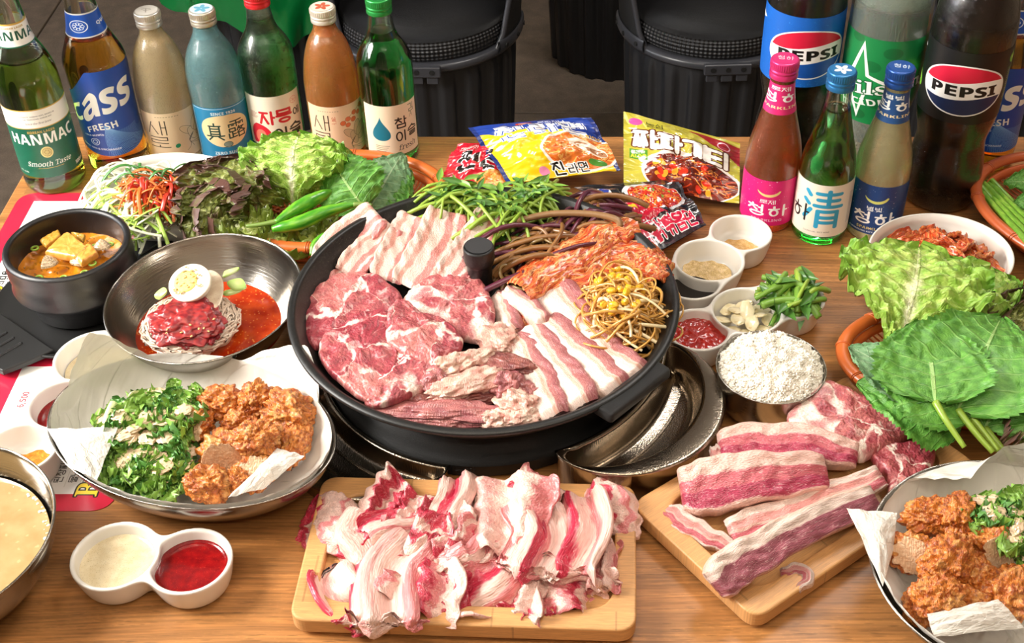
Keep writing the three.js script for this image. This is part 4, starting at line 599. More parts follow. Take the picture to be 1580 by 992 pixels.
// wicker style plastic baskets
const wickTex = dataTex(256, 64, (u, v) => 0.5 + 0.5 * Math.sin(u * TAU * 24 + Math.sin(v * TAU)) * 0.7 + 0.15 * N2(u * 40, v * 20), false);
const wickCol = (c, r) => phy({ color: c, roughness: r, clearcoat: 0.35, clearcoatRoughness: 0.25 });
function basket(label, c, a, b, turn, col) {
  const B = thing('food_basket', label, 'basket', V(c.x, TOP, c.z), turn), m = wickCol(col, 0.38), H = 0.036, k = 0.78, P = (t, s, y) => V(Math.cos(t) * a * s, y, Math.sin(t) * b * s);
  const ring = (s, y, r, fl) => { const pts = []; for (let i = 0; i <= 120; i++) pts.push(P(i / 120 * TAU, s, y)); return tube(pts, r, 12, false, fl); };
  const rim = part(B, 'rim', ring(1, H, 0.0068, 0.8), m);
  for (let i = 0; i < 12; i++) { const t = i / 12 * TAU + 0.2, pts = []; for (const d of [-0.03, -0.01]) { const q = P(t + d, 1, H), w = []; for (let j = 0; j <= 16; j++) { const e = j / 16 * TAU; w.push(V(q.x + Math.cos(t) * 0.0071 * Math.cos(e), q.y + 0.0058 * Math.sin(e), q.z + Math.sin(t) * 0.0071 * Math.cos(e))); } pts.push(tube(w, 0.0007, 5, false)); } part(rim, 'binding', merge(pts), m); }
  part(B, 'lower_band', ring(0.945, H - 0.0105, 0.0042, 1.4), m); part(B, 'foot_ring', ring(k, 0.004, 0.0038, 1), m);
  const ribs = []; for (let i = 0; i < 110; i++) { const t = i / 110 * TAU, lean = 0.05; ribs.push(tube(smoothLine([P(t, 0.955, H - 0.01), P(t + lean * 0.5, 0.9, 0.016), P(t + lean, k, 0.005)], 6), 0.0013, 5, false, 0.7)); }
  stuff(part(B, 'wall_ribs', merge(ribs), m));
  const base = []; for (let i = -12; i <= 12; i++) for (const d of [0, 1]) { const o = i / 12.5 * k, h = Math.sqrt(Math.max(0.002, k * k - o * o)), f = (s) => (d ? V((o * 0.7 + s * 0.7) * a, 0.0045 + 0.0012 * (i & 1), (-o * 0.7 + s * 0.7) * b) : V((o * 0.7 - s * 0.7) * a, 0.0055, (o * 0.7 + s * 0.7) * b)); base.push(tube([f(-h), f(0), f(h)], 0.0016, 5, false, 0.6)); }
  stuff(part(B, 'base_weave', merge(base), m)); return B;
}
basket('red-brown woven plastic basket at upper right holding green stalks', V(0.652, 0, -1.163), 0.2, 0.128, -0.55, 0xb5562a);
basket('orange woven plastic basket with lettuce and perilla leaves, right side', V(0.43, 0, -0.953), 0.158, 0.088, 0.0, 0xc9652c);
basket('orange woven plastic basket under the lettuce at the back left', V(-0.262, 0, -1.222), 0.128, 0.092, 0.1, 0xcf6a2e);
// bamboo boards
const bambooTex = dataTex(1024, 512, (u, v) => {
  const strip = Math.floor(v * 7), w = N2(strip * 3.7, 1) * 0.06, k = 1 + w + 0.07 * fbm2(u * 6 + strip * 9, v * 60, 3) + 0.07 * N2(u * 14, v * 330) - 0.1 * Math.max(0, N2(u * 30 + strip * 5, v * 240) - 0.55) * 2, node = Math.abs(u * 3 + N2(strip * 5.1, 7) * 0.5 - Math.round(u * 3 + N2(strip * 5.1, 7) * 0.5)) < 0.008 ? 0.86 : 1;
  return [206 * k * node, 154 * k * node, 98 * k * node];
});
M.bamboo = std({ map: bambooTex, roughness: 0.45, bumpMap: bambooTex, bumpScale: 0.0002 });
function board(label, c, turn) {
  const B = thing('serving_board', label, 'board', V(c.x, TOP, c.z), turn), W = 0.28, D = 0.158;
  const rr = (p, w, d, r) => { p.moveTo(-w / 2 + r, -d / 2); p.lineTo(w / 2 - r, -d / 2); p.quadraticCurveTo(w / 2, -d / 2, w / 2, -d / 2 + r); p.lineTo(w / 2, d / 2 - r); p.quadraticCurveTo(w / 2, d / 2, w / 2 - r, d / 2); p.lineTo(-w / 2 + r, d / 2); p.quadraticCurveTo(-w / 2, d / 2, -w / 2, d / 2 - r); p.lineTo(-w / 2, -d / 2 + r); p.quadraticCurveTo(-w / 2, -d / 2, -w / 2 + r, -d / 2); return p; };
  const s = rr(new THREE.Shape(), W - 0.004, D - 0.004, 0.014); s.holes.push(rr(new THREE.Path(), W - 0.032, D - 0.036, 0.03));
  const ex = (sh, d, bv) => new THREE.ExtrudeGeometry(sh, { depth: d, bevelEnabled: true, bevelSize: bv, bevelThickness: bv, bevelSegments: 3, curveSegments: 10 }).rotateX(-Math.PI / 2);
  const uvs = (g) => { const p = g.attributes.position, n = g.attributes.normal, uv = g.attributes.uv; for (let i = 0; i < p.count; i++) uv.setXY(i, p.getX(i) / 0.3 + 0.5, Math.abs(n.getY(i)) > 0.5 ? p.getZ(i) / 0.17 + 0.5 : Math.abs(n.getZ(i)) > 0.5 ? p.getY(i) * 6 : p.getZ(i) / 0.17 + 0.5); return g; };
  part(B, 'board_body', uvs(merge([ex(s, 0.0125, 0.002).translate(0, 0.0065, 0), ex(rr(new THREE.Shape(), W - 0.006, D - 0.006, 0.013), 0.005, 0.0015).translate(0, 0.0055, 0)])), M.bamboo);
  for (const k of [-1, 1]) part(B, 'foot', uvs(rbox(0.075, 0.0045, D - 0.02, 0.002).translate(k * (W / 2 - 0.045), 0.00225, 0)), M.bamboo);
  return B;
}
board('bamboo board at the front centre covered with rolled thin meat slices', V(-0.079, 0, -0.7245), -0.038);
board('bamboo board turned slantwise at front right with thick meat cuts', V(0.2175, 0, -0.7985), 0.653);
// menus
function menu(label, x0, z0, sheet, turn) {
  const t = canvasTex(1024, 728, (c, w, h) => {
    c.fillStyle = '#c9203c'; c.fillRect(0, 0, w, h); c.fillStyle = '#f4f2ee'; c.fillRect(70, 60, 400, h - 130); c.fillRect(540, 60, 420, h - 130); c.save();
    const H = ['된장찌개', '물냉면', '공기밥', '계란찜', '볶음밥', '소주', '맥주', '음료', '치즈', '쌈채소'];
    c.translate(0, h); c.rotate(-Math.PI / 2);
    for (let k = 0; k < 2; k++) for (let i = 0; i < 8; i++) { const y = 110 + k * 470 + i * 46, x = 120; hangul(c, H[(i + k * 5) % 10], x, y, 26, { lw: 0.1, col: '#2a2624' }); text(c, ['2,500', '5,500', '6,000', '6,500', '3,000', '7,000', '4,000', '8,000'][(i + k * 3) % 8], x + 380, y + 14, 'bold 32px sans-serif', '#b8202e'); c.fillStyle = '#d9d4cd'; c.fillRect(100, y + 38, 470, 2); }
    if (sheet) { text(c, 'B', 90, w - 96, 'bold 96px serif', '#f2d43c', { edge: 10, edgeCol: '#1a1a1a' }); text(c, '★', 170, w - 92, '40px sans-serif', '#d8233c'); text(c, 'EST', 250, w - 96, 'bold 60px sans-serif', '#f2d43c', { edge: 8, edgeCol: '#1a1a1a' }); }
    else { text(c, 'S', 90, 100, 'bold 86px serif', '#f2c81e', { edge: 8, edgeCol: '#1a1a1a' }); text(c, 'ide', 170, 106, 'bold 50px sans-serif', '#2a2a2a'); }
    c.restore();
  });
  const s = new THREE.Shape(), W = 0.296, D = 0.21, r = 0.022; s.moveTo(r, 0); s.lineTo(W - r, 0); s.quadraticCurveTo(W, 0, W, r); s.lineTo(W, D - r); s.quadraticCurveTo(W, D, W - r, D); s.lineTo(r, D); s.quadraticCurveTo(0, D, 0, D - r); s.lineTo(0, r); s.quadraticCurveTo(0, 0, r, 0);
  const g = new THREE.ExtrudeGeometry(s, { depth: 0.0005, bevelEnabled: false, curveSegments: 8 }), p = g.attributes.position, uv = g.attributes.uv; for (let i = 0; i < p.count; i++) uv.setXY(i, p.getX(i) / W, p.getY(i) / D);
  g.rotateX(-Math.PI / 2).translate(x0, TOP + 0.0002, z0 + D);
  return solo('menu_sheet', label, 'menu', g, phy({ map: t, roughness: 0.35, clearcoat: 0.5, clearcoatRoughness: 0.15 }));
}
menu('red bordered menu sheet under the stone pot at the back left', -0.643, -1.285, 0); menu('red bordered menu sheet under the paper-lined bowl at left', -0.7, -0.995, 1);

// ---------- meat textures ----------
const meatCol = { fat: [236, 214, 202], fat2: [226, 190, 176], pink: [214, 138, 132], red: [196, 96, 104], deep: [168, 52, 78], brown: [176, 116, 108], skin: [232, 196, 178] };
// layered belly: bands = [[from v, colour, fibre]], boundaries wandering along u
function bellyTex(seed, bands, o = {}) {
  return dataTex(512, 256, (u, v) => {
    const w = v + (o.wander ?? 0.05) * fbm2(u * 2.5 + seed * 9, v * 1.5 + seed, 3) + 0.012 * N2(u * 26 + seed, v * 20), i = Math.max(0, bands.findLastIndex((b) => w >= b[0])), b = bands[i], nx = bands[i + 1];
    let c = b[1]; const soft = 0.018; if (nx && nx[0] - w < soft) c = mix3(b[1], nx[1], 0.5 * (1 - (nx[0] - w) / soft)); else if (i > 0 && w - b[0] < soft) c = mix3(bands[i - 1][1], b[1], 0.5 + 0.5 * (w - b[0]) / soft);
    const lean = c[0] - c[1] > 45 ? 1 : 0, f = fbm2(u * 10 + seed * 3, v * 70 + seed, 3), m = N2(u * 34 + seed, v * 26 + 3), m2 = Math.abs(fbm2(u * 7 + seed * 5, v * 9, 3));
    if (lean) { if (m2 < 0.03) c = mix3(c, meatCol.fat, 0.6); c = mix3(c, meatCol.fat2, clamp(f * 0.35, 0, 0.4)); } else c = mix3(c, meatCol.pink, clamp(0.16 * fbm2(u * 6 + seed, v * 8, 3) + 0.05, 0, 0.3));
    const k = 1 + 0.07 * f + 0.04 * m; return [c[0] * k, c[1] * k, c[2] * k];
  }, true, true);
}
// marbled round: muscles parted by seams of fat, finer seams inside them
function neckTex(seed, lean, lean2) {
  const r = rngOf(seed), P1 = [...Array(7)].map(() => [r(), r(), r()]), P2 = [...Array(34)].map(() => [r(), r(), r()]), vor = (pts, x, y) => { let d1 = 9, d2 = 9, id = 0; pts.forEach((p, i) => { const d = Math.hypot(x - p[0], (y - p[1]) * (0.75 + 0.5 * p[2])); if (d < d1) { d2 = d1; d1 = d; id = i; } else if (d < d2) d2 = d; }); return [d2 - d1, pts[id]]; };
  return dataTex(512, 512, (u, v) => {
    const x = u + 0.07 * fbm2(u * 4 + seed, v * 4, 4), y = v + 0.07 * fbm2(u * 4 + 20, v * 4 + seed, 4), [e, p] = vor(P1, x, y), [e2, p2] = vor(P2, x, y), a = p2[2] * 3.1, ca = Math.cos(a), sa = Math.sin(a), f = fbm2((u * ca + v * sa) * 46, (v * ca - u * sa) * 11, 3), wide = 0.008 + 0.034 * Math.max(0, 0.25 + N2(u * 3.2 + seed, v * 3.2)), blot = fbm2(u * 6 + seed, v * 6, 3);
    let c = mix3(lean, lean2, clamp(0.6 + 0.6 * f + 0.55 * blot + (p[2] - 0.5) * 1.0, 0, 1)); c = mix3(c, meatCol.fat2, clamp(0.2 * f, 0, 0.2));
    c = mix3(c, meatCol.fat, (1 - sstep(e2, 0.004, 0.02)) * clamp(0.1 + 0.8 * N2(u * 7, v * 7 + seed), 0, 0.55)); c = mix3(c, meatCol.fat, (1 - sstep(e, wide * 0.45, wide * 1.5)) * clamp(0.85 + N2(u * 4 + 3, v * 4 + seed), 0.35, 1));
    const k = 1 + 0.08 * N2(u * 70, v * 70); return [c[0] * k, c[1] * k, c[2] * k];
  });
}
const meatBump = dataTex(256, 256, (u, v) => 0.5 + 0.35 * fbm2(u * 14, v * 14, 4), false);
const meat = (t, o = {}) => phy({ map: t, roughness: o.rough ?? 0.42, clearcoat: o.coat ?? 0.35, clearcoatRoughness: 0.28, bumpMap: rep(meatBump, 2, 2), bumpScale: o.bump ?? 0.0012, vertexColors: !!o.vc });
const { fat, fat2, pink: mp, red: mr, deep, brown: mb, skin } = meatCol;
const B1 = [1, 2, 3].map((s) => meat(bellyTex(s, [[-1, [205, 120, 118]], [0.2, fat], [0.3, [206, 128, 122]], [0.47, fat], [0.72, [214, 150, 134]], [0.84, fat], [0.95, skin]])));
const B2 = [4, 5, 6].map((s) => meat(bellyTex(s, [[-1, [164, 90, 94]], [0.2, [178, 106, 104]], [0.33, fat2], [0.38, [222, 166, 146]], [0.46, fat], [0.9, [236, 208, 194]], [0.97, skin]], { wander: 0.03 })));
const K1 = [[196, 118, 112], [146, 50, 62]], NT = [7, 8, 9, 10].map((s) => meat(neckTex(s, ...K1), { bump: 0.0016 }));
const wav = (seed, a, f = 60) => (u, s, p) => a * N2(p.x * f + seed, p.z * f + s * 2);
const FH = 0.0535;  // pan floor above the table
const GB = 'pork belly slices at the back left of the pan';
[[[[584, 330], [552, 357], [522, 387], [496, 440]], 0.046, 0, 0.012, 'pork belly slice with a browned band, leftmost in the pan'],
  [[[607, 349], [576, 381], [552, 402], [535, 424]], 0.034, 1, 0.013, 'narrow pale pork belly slice, second from the left in the pan'],
  [[[642, 334], [629, 363], [612, 396], [594, 432]], 0.042, 2, 0.015, 'pork belly slice, third from the left at the back of the pan'],
  [[[690, 326], [681, 363], [661, 400], [632, 444]], 0.05, 0, 0.018, 'broad pork belly slice with a red edge, left of the black knob'],
  [[[760, 328], [733, 376], [708, 408], [690, 432]], 0.038, 1, 0.021, 'pale pork belly slice running behind the black knob'],
].forEach(([p, w, m, h, label], i) => {
  const pts = p.map(([x, y], k) => at(x, y, FH + h + (k === 0 ? (i === 0 ? 0.022 : 0.012) : i === 0 && k === 1 ? 0.01 : k === 3 ? -0.003 : 0.003)));
  solo('pork_slice', label, 'meat', strip({ pts, w: (u) => w * (0.86 + 0.14 * Math.sin(u * 3)), t: 0.0075, bump: wav(i, 0.0016), roll: () => -0.3, cup: (u, s) => 0.003 * s * s, side: (u) => 0.0015 * N2(u * 5, i) }), B1[m], GB);
});
// neck slices: outlines measured on the photograph
const q1 = (l, h) => l.map(([x, y, z]) => at(460 + x / 2.918, 400 + y / 2.918, FH + h + (z ?? 0)));
[['marbled round pork neck slice at the left edge of the pan', [[180, 75], [300, 62, 0.004], [390, 100, 0.004], [465, 160, 0.004], [450, 215], [370, 290], [230, 350], [110, 400], [55, 395], [24, 330], [22, 240], [60, 165], [120, 110]], 0.012, 0, 0.3],
  ['marbled pork neck slice behind the centre, beside the black knob', [[470, 190], [560, 105], [690, 58, 0.003], [810, 95, 0.004], [872, 180, 0.003], [884, 290, 0.002], [820, 375], [700, 350], [560, 290], [490, 240]], 0.014, 1, 1.1],
  ['pork neck slice lying over the front left rim side of the pan', [[290, 248, 0.003], [405, 236, 0.004], [440, 330, 0.003], [450, 450, 0.002], [430, 560], [350, 645], [285, 632], [190, 560], [120, 490], [92, 420], [120, 350], [205, 295]], 0.019, 2, 2.0],
  ['folded dark red pork neck slice at the front left of the pan', [[445, 425, 0.002], [540, 440, 0.003], [610, 490, 0.002], [580, 575], [500, 620], [380, 664], [300, 650], [330, 590], [375, 500]], 0.018, 3, 0.7],
  ['pork neck slice on top of the overlapping rounds, centre of the pan', [[415, 215, 0.006], [480, 195, 0.005], [560, 245, 0.004], [680, 290, 0.003], [745, 385, 0.001], [680, 440], [605, 478], [500, 445], [405, 375, 0.003], [400, 290, 0.006]], 0.024, 0, 2.6],
].forEach(([label, l, h, m, rot], i) => solo('pork_neck_slice', label, 'meat', slice({ pts: q1(l, h), t: 0.009, dome: 0.003, na: 96, nr: 18, size: 0.125, rot, wob: 0.015, bump: (x, z, r) => 0.0022 * N2(x * 45 + i * 9, z * 45) + 0.0009 * N2(x * 160, z * 160) }), NT[m], 'pork neck slices in the pan'));
// offal
const offalCols = [[[230, 200, 182], [200, 138, 124]], [[158, 94, 84], [120, 62, 62]], [[186, 116, 112], [150, 84, 88]]].map((p) => p.map((c) => c.map((x) => (x / 255) ** 2.2)));
M.offal = phy({ vertexColors: true, roughness: 0.36, clearcoat: 0.5, clearcoatRoughness: 0.25, bumpMap: rep(meatBump, 3, 3), bumpScale: 0.0012 });
const offCol = (k, seed) => (v, q) => { const t = clamp(0.5 + 1.3 * fbm3(v.x * 70 + seed, v.y * 70, v.z * 70, 3), 0, 1); return mix3(offalCols[k][0], offalCols[k][1], t); };
[['purplish round lump of offal at the left of the offal heap', 672, 590, 0.014, [0.019, 0.014, 0.019], 2, 0.0], ['cluster of pale bubbly fat on the offal heap', 690, 566, 0.02, [0.02, 0.009, 0.013], 0, 0.75],
  ['white roll of offal at the top of the offal heap', 727, 557, 0.02, [0.024, 0.009, 0.011], 0, 0.1], ['dark brown strip of offal under the belly slices', 775, 563, 0.016, [0.03, 0.009, 0.013], 1, 0.1],
  ['long pale roll of offal across the middle of the heap', 724, 595, 0.018, [0.036, 0.011, 0.015], 0, 0.1], ['brownish pink round lump of offal beside the front belly slice', 783, 596, 0.016, [0.016, 0.012, 0.014], 2, 0.2],
  ['thin dark strip of offal in the middle of the heap', 732, 612, 0.011, [0.032, 0.007, 0.01], 1, 0.1], ['long veined purple strip of offal along the front rim', 684, 637, 0.009, [0.062, 0.009, 0.015], 2, 0.15], ['small reddish lump of offal at the front left of the heap', 646, 614, 0.009, [0.019, 0.008, 0.012], 1, 0.1],
  ['pale knobby lump of offal at the right of the heap', 800, 622, 0.014, [0.019, 0.01, 0.013], 0, 0.6], ['pale pink chunk of offal at the front rim', 765, 648, 0.009, [0.014, 0.009, 0.01], 0, 0.2], ['curled pale lump of offal at the front right rim', 806, 645, 0.01, [0.018, 0.009, 0.011], 0, 0.7],
  ['pinkish strip of offal hanging from the neck slices', 766, 525, 0.016, [0.018, 0.009, 0.02], 0, 0.1], ['dark red wad of offal behind the pale rolls', 756, 578, 0.012, [0.024, 0.01, 0.016], 1, 0.2], ['small rosy lump of offal by the lower belly slice', 818, 608, 0.009, [0.013, 0.01, 0.012], 2, 0.2],
].forEach(([label, x, y, h, r, k, kn], i) => { const c = at(x, y, FH + h); solo('offal_piece', label, 'meat', lump({ c, r, seed: i * 3.1 + 2, amp: 0.26, f: 1.2, det: 18, fine: 0.05, knob: kn, rot: [0, [0.1, 0.5, 0.5, -0.3, 0.42, 0.2, 0.25, -0.05, 0.3, -0.4, 0.3, 0.2, 0.3, 0.1, 0][i], 0], col: offCol(k, i * 7) }), M.offal, 'offal pieces at the front of the pan'); });
// skin-on belly slices at the right
[['short upright belly slice nearest the black knob', [[770, 452], [777, 472], [786, 492], [794, 510]], 0.028, 0.012, 0.5], ['white belly slice slanting over the kimchi', [[779, 448], [803, 465], [826, 483], [840, 498]], 0.026, 0.02, 0.2],
  ['front left thick belly slice, beside the offal', [[793, 520], [812, 555], [833, 595], [857, 640]], 0.044, 0.012, 0.3], ['thick skin-on belly slice, second from the front left', [[815, 505], [842, 544], [870, 581], [903, 622]], 0.046, 0.015, 0.3],
  ['thick skin-on belly slice, third from the front left', [[838, 494], [872, 530], [911, 566], [952, 598]], 0.048, 0.018, 0.3], ['longest white belly slice at the right, beside the bean sprouts', [[846, 446], [876, 482], [909, 518], [944, 554], [990, 574]], 0.06, 0.021, 0.25],
].forEach(([label, p, w, h, roll], i) => {
  const n = p.length - 1, pts = p.map(([x, y], k) => at(x, y, FH + h + (k === n ? 0.004 : 0)));
  solo('pork_slice', label, 'meat', strip({ pts, w: (u) => 0.86 * w * (i === 5 ? lerp(1, 0.6, u * u) : 0.9 + 0.1 * Math.sin(u * 3.1)), t: 0.0145, sq: 4, roll: () => roll, bump: wav(i + 9, 0.0017, 55), endRound: 0.25, cup: (u, s) => -0.003 * s * s, side: (u) => 0.002 * N2(u * 4, i + 5) }), B2[i % 3], 'skin-on belly slices at the right of the pan');
});
// greens, ferns, kimchi and sprouts round the back of the pan
const matte = (c, r = 0.5, o = {}) => phy({ color: c, roughness: r, clearcoat: o.coat ?? 0.2, clearcoatRoughness: 0.3, side: THREE.DoubleSide, ...o.more });
M.stem = matte(0x8fae3c, 0.4, { coat: 0.4 }); M.green = matte(0x74a03a, 0.45, { coat: 0.3 }); M.dgreen = matte(0x46762a, 0.45, { coat: 0.3 });
function heapStrands(n, seed, where, len, r, o = {}) { // strands thrown over an area: where(r()) -> centre
  const R = rngOf(seed), out = [];
  for (let i = 0; i < n; i++) {
    const c = where(R, i), a = (o.dir ?? 0) + (R() - 0.5) * (o.spread ?? TAU), L = len * (0.6 + 0.8 * R()), bend = (R() - 0.5) * (o.bend ?? 1), pts = []; let x = c.x - Math.cos(a) * L / 2, z = c.z - Math.sin(a) * L / 2, d = a - bend;
    const lift = R() * (o.lift ?? 0.01), n2 = o.seg ?? 10; for (let k = 0; k <= n2; k++) { const t = k / n2; pts.push(V(x, c.y + lift * Math.sin(Math.PI * t) - (o.droop ?? 0) * (2 * t - 1) ** 2 + (o.jit ?? 0) * N2(i * 3.3, t * 3), z)); x += Math.cos(d) * L / n2; z += Math.sin(d) * L / n2; d += 2 * bend / n2 + (o.wig ?? 0) * N2(i * 5.1, t * 4); }
    const rr = r * (0.7 + 0.6 * R()); out.push(tube(pts, (t) => rr * (o.taper ? 1 - o.taper * t : 1), o.rad ?? 6, true, o.flat ?? 1));
  }
  return merge(out);
}
function leafGeo(o) { // o: base, tip, up, w(u), cup, serr, ruffle, curl
  const A = o.base, Bt = o.tip, D = Bt.clone().sub(A), len = D.length(), T = D.clone().normalize(), S = V().crossVectors(T, o.up ?? V(0, 1, 0)).normalize(), N = V().crossVectors(S, T).normalize(), nu = o.nu ?? 36, nv = o.nv ?? 20, sd = o.seed ?? 0;
  return grid(nu, nv, (u, v) => {
    const s = v * 2 - 1, e = Math.abs(s), serr = o.serr ? 1 + o.serr * (((u * (o.teeth ?? 18)) % 1) - 0.5) * sstep(e, 0.8, 1) : 1, w = o.w(u) * serr * (1 + (o.wob ?? 0.06) * N2(u * 4 + sd, s * 2));
    let n = (o.cup ?? 0) * s * s * w - (o.curl ?? 0) * len * u * u + (o.arch ?? 0) * len * Math.sin(Math.PI * u) + (o.ruffle ?? 0) * (0.25 + e * e) * fbm2(u * (o.rf ?? 7) + sd * 3.7, s * 2.4 + sd, 3) * 2 + (o.crease ?? 0) * Math.abs(Math.sin(Math.PI * (u * 7 - e * 1.6))) * sstep(e, 0.05, 0.3) * (1 - 0.5 * e);
    const lon = u * len + (o.sweep ?? 0) * e * w * 0.5; return [A.x + T.x * lon + S.x * s * w + N.x * n, A.y + T.y * lon + S.y * s * w + N.y * n, A.z + T.z * lon + S.z * s * w + N.z * n, v, u];
  });
}
{
  const c = at(752, 312, 0), H = TOP + FH, R = rngOf(31), where = (Rr) => { const t = Rr(), p = at(lerp(672, 845, t), lerp(290, 318, Rr()) + (t > 0.35 && t < 0.75 ? 28 * Rr() : 0), FH + 0.02 + 0.02 * Rr()); return p; };
  const Gm = thing('water_parsley', 'heap of fresh green water parsley at the back of the pan', 'greens', V(c.x, H, c.z));
  stuff(wpart(Gm, 'stem', heapStrands(130, 33, where, 0.06, 0.0019, { lift: 0.008, bend: 1.2, droop: 0.008 }), M.stem));
  const lf = [], lf2 = []; for (let i = 0; i < 150; i++) { const p = where(R).add(V(0, 0.004 + 0.008 * R(), 0)), a = R() * TAU, L = 0.012 + 0.013 * R(), t = p.clone().add(V(Math.cos(a) * L, (R() - 0.5) * 0.014, Math.sin(a) * L)); (i % 2 ? lf : lf2).push(leafGeo({ base: p, tip: t, w: (u) => 0.16 * L * Math.sin(Math.PI * u ** 0.7), nu: 8, nv: 4, cup: 0.6, seed: i, up: V(R() - 0.5, 1, R() - 0.5) })); }
  for (let i = 0; i < 14; i++) { const p = at(lerp(768, 800, R()), lerp(330, 362, R()), FH + 0.012 + 0.01 * R()); lf2.push(leafGeo({ base: p, tip: p.clone().add(V(0.006 * (R() - 0.5), -0.003, 0.028)), w: (u) => 0.0035 * Math.sin(Math.PI * u ** 0.7), nu: 8, nv: 4, seed: i })); }
  stuff(wpart(Gm, 'leaf', merge(lf), M.green)); stuff(wpart(Gm, 'dark_leaf', merge(lf2), M.dgreen));
}
{
  const c = at(860, 385, 0), where = (Rr) => { const t = Rr(); return at(lerp(790, 935, t), lerp(405, 330, t) + 55 * (Rr() - 0.5), FH + 0.008 + 0.022 * Rr()); };
  const F = thing('fern_stems', 'heap of seasoned brown and purple fern stems behind the kimchi', 'vegetable', V(c.x, TOP + FH, c.z));
  stuff(wpart(F, 'brown_stem', heapStrands(46, 41, where, 0.085, 0.0026, { dir: -0.5, spread: 2.4, bend: 1.3, lift: 0.012, droop: 0.01, wig: 0.12 }), matte(0x8a5f34, 0.36, { coat: 0.5 })));
  stuff(wpart(F, 'purple_stem', heapStrands(30, 42, where, 0.09, 0.0027, { dir: -0.45, spread: 1.6, bend: 1.0, lift: 0.014, droop: 0.01 }), matte(0x5c2638, 0.3, { coat: 0.6 })));
  stuff(wpart(F, 'curled_tip', heapStrands(50, 43, where, 0.035, 0.0016, { bend: 4, lift: 0.006, droop: 0.004 }), matte(0x7c6132, 0.4, { coat: 0.4 })));
  const long = smoothLine([at(797, 341, FH + 0.035), at(850, 330, FH + 0.04), at(910, 330, FH + 0.042), at(950, 338, FH + 0.042), at(958, 350, FH + 0.036)], 20); wpart(F, 'long_stem', tube(long, 0.0036, 10), matte(0x8d6a45, 0.35, { coat: 0.5 }));
}
const kimTex = dataTex(512, 512, (u, v) => { const a = fbm2(u * 5, v * 9, 4), vein = Math.abs(Math.sin(v * 9 + 3 * fbm2(u * 3, v * 2, 2))), p = fbm2(u * 26, v * 26, 3); let c = mix3([226, 150, 84], [196, 70, 30], clamp(0.5 + 1.3 * a, 0, 1)); c = mix3(c, [238, 196, 140], clamp(0.75 - vein * 1.6, 0, 0.7)); if (p > 0.3) c = mix3(c, [150, 24, 14], 0.8); return c; });
M.kimchi = phy({ map: kimTex, roughness: 0.3, clearcoat: 0.6, clearcoatRoughness: 0.2, bumpMap: kimTex, bumpScale: 0.0014, side: THREE.DoubleSide });
[['large piece of fried kimchi cabbage with a pale rib, in the pan', [[800, 450], [845, 422], [890, 392], [935, 362], [982, 352]], 0.05, 0.022, 0.004], ['dark red kimchi leaf tucked under the large piece', [[830, 455], [880, 430], [930, 405], [985, 398], [1012, 412]], 0.06, 0.014, 0.006], ['crumpled red kimchi leaf at the right rim of the pan', [[1000, 395], [1012, 415], [1016, 440]], 0.034, 0.02, 0.006], ['flat red kimchi scrap peeping out under the white belly slice', [[800, 480], [825, 492], [850, 497]], 0.03, 0.004, 0.003]]
  .forEach(([label, p, w, h, rf], i) => solo('kimchi_piece', label, 'vegetable', strip({ pts: p.map(([x, y]) => at(x, y, FH + h + 0.006)), w: (u) => w * (0.55 + 0.45 * Math.sin(Math.PI * (0.15 + 0.8 * u))), t: 0.004, nv: 24, cup: (u, s) => 0.008 * (1 - s * s) + rf * fbm2(u * 6 + i * 5, s * 3, 3), side: (u) => 0.004 * N2(u * 6, i) }), M.kimchi));
{
  const c = at(965, 480, 0), sp = (Rr) => { const a = Rr() * TAU, q = Math.sqrt(Rr()), x = 958 + 52 * q * Math.cos(a) + 8 * q * Math.sin(a), y = 474 + 54 * q * Math.sin(a); return at(x, y, FH + 0.006 + 0.032 * (1 - q * q) + 0.008 * Rr()); };
  const S = thing('bean_sprouts', 'heap of seasoned yellow bean sprouts at the right of the pan', 'vegetable', V(c.x, TOP + FH, c.z));
  stuff(wpart(S, 'sprout_stem', heapStrands(360, 51, sp, 0.045, 0.0012, { bend: 4.2, lift: 0.012, droop: 0.006, wig: 0.2 }), phy({ color: 0xe0aa54, roughness: 0.25, clearcoat: 0.6, transmission: 0.25, thickness: 0 })));
  stuff(wpart(S, 'pale_stem', heapStrands(46, 52, sp, 0.055, 0.0016, { bend: 1.6, lift: 0.014, droop: 0.006 }), phy({ color: 0xf4e2b4, roughness: 0.25, clearcoat: 0.6 })));
  const R = rngOf(53), bn = []; for (let i = 0; i < 70; i++) { const p = sp(R); p.y += 0.009; bn.push(lump({ c: p, r: [0.0052, 0.0034, 0.0036], amp: 0.15, det: 4, seed: i, rot: [R() * 3, R() * 6, R() * 3] })); }
  stuff(wpart(S, 'bean', merge(bn), phy({ color: 0xe0ac28, roughness: 0.25, clearcoat: 0.6 })));
}

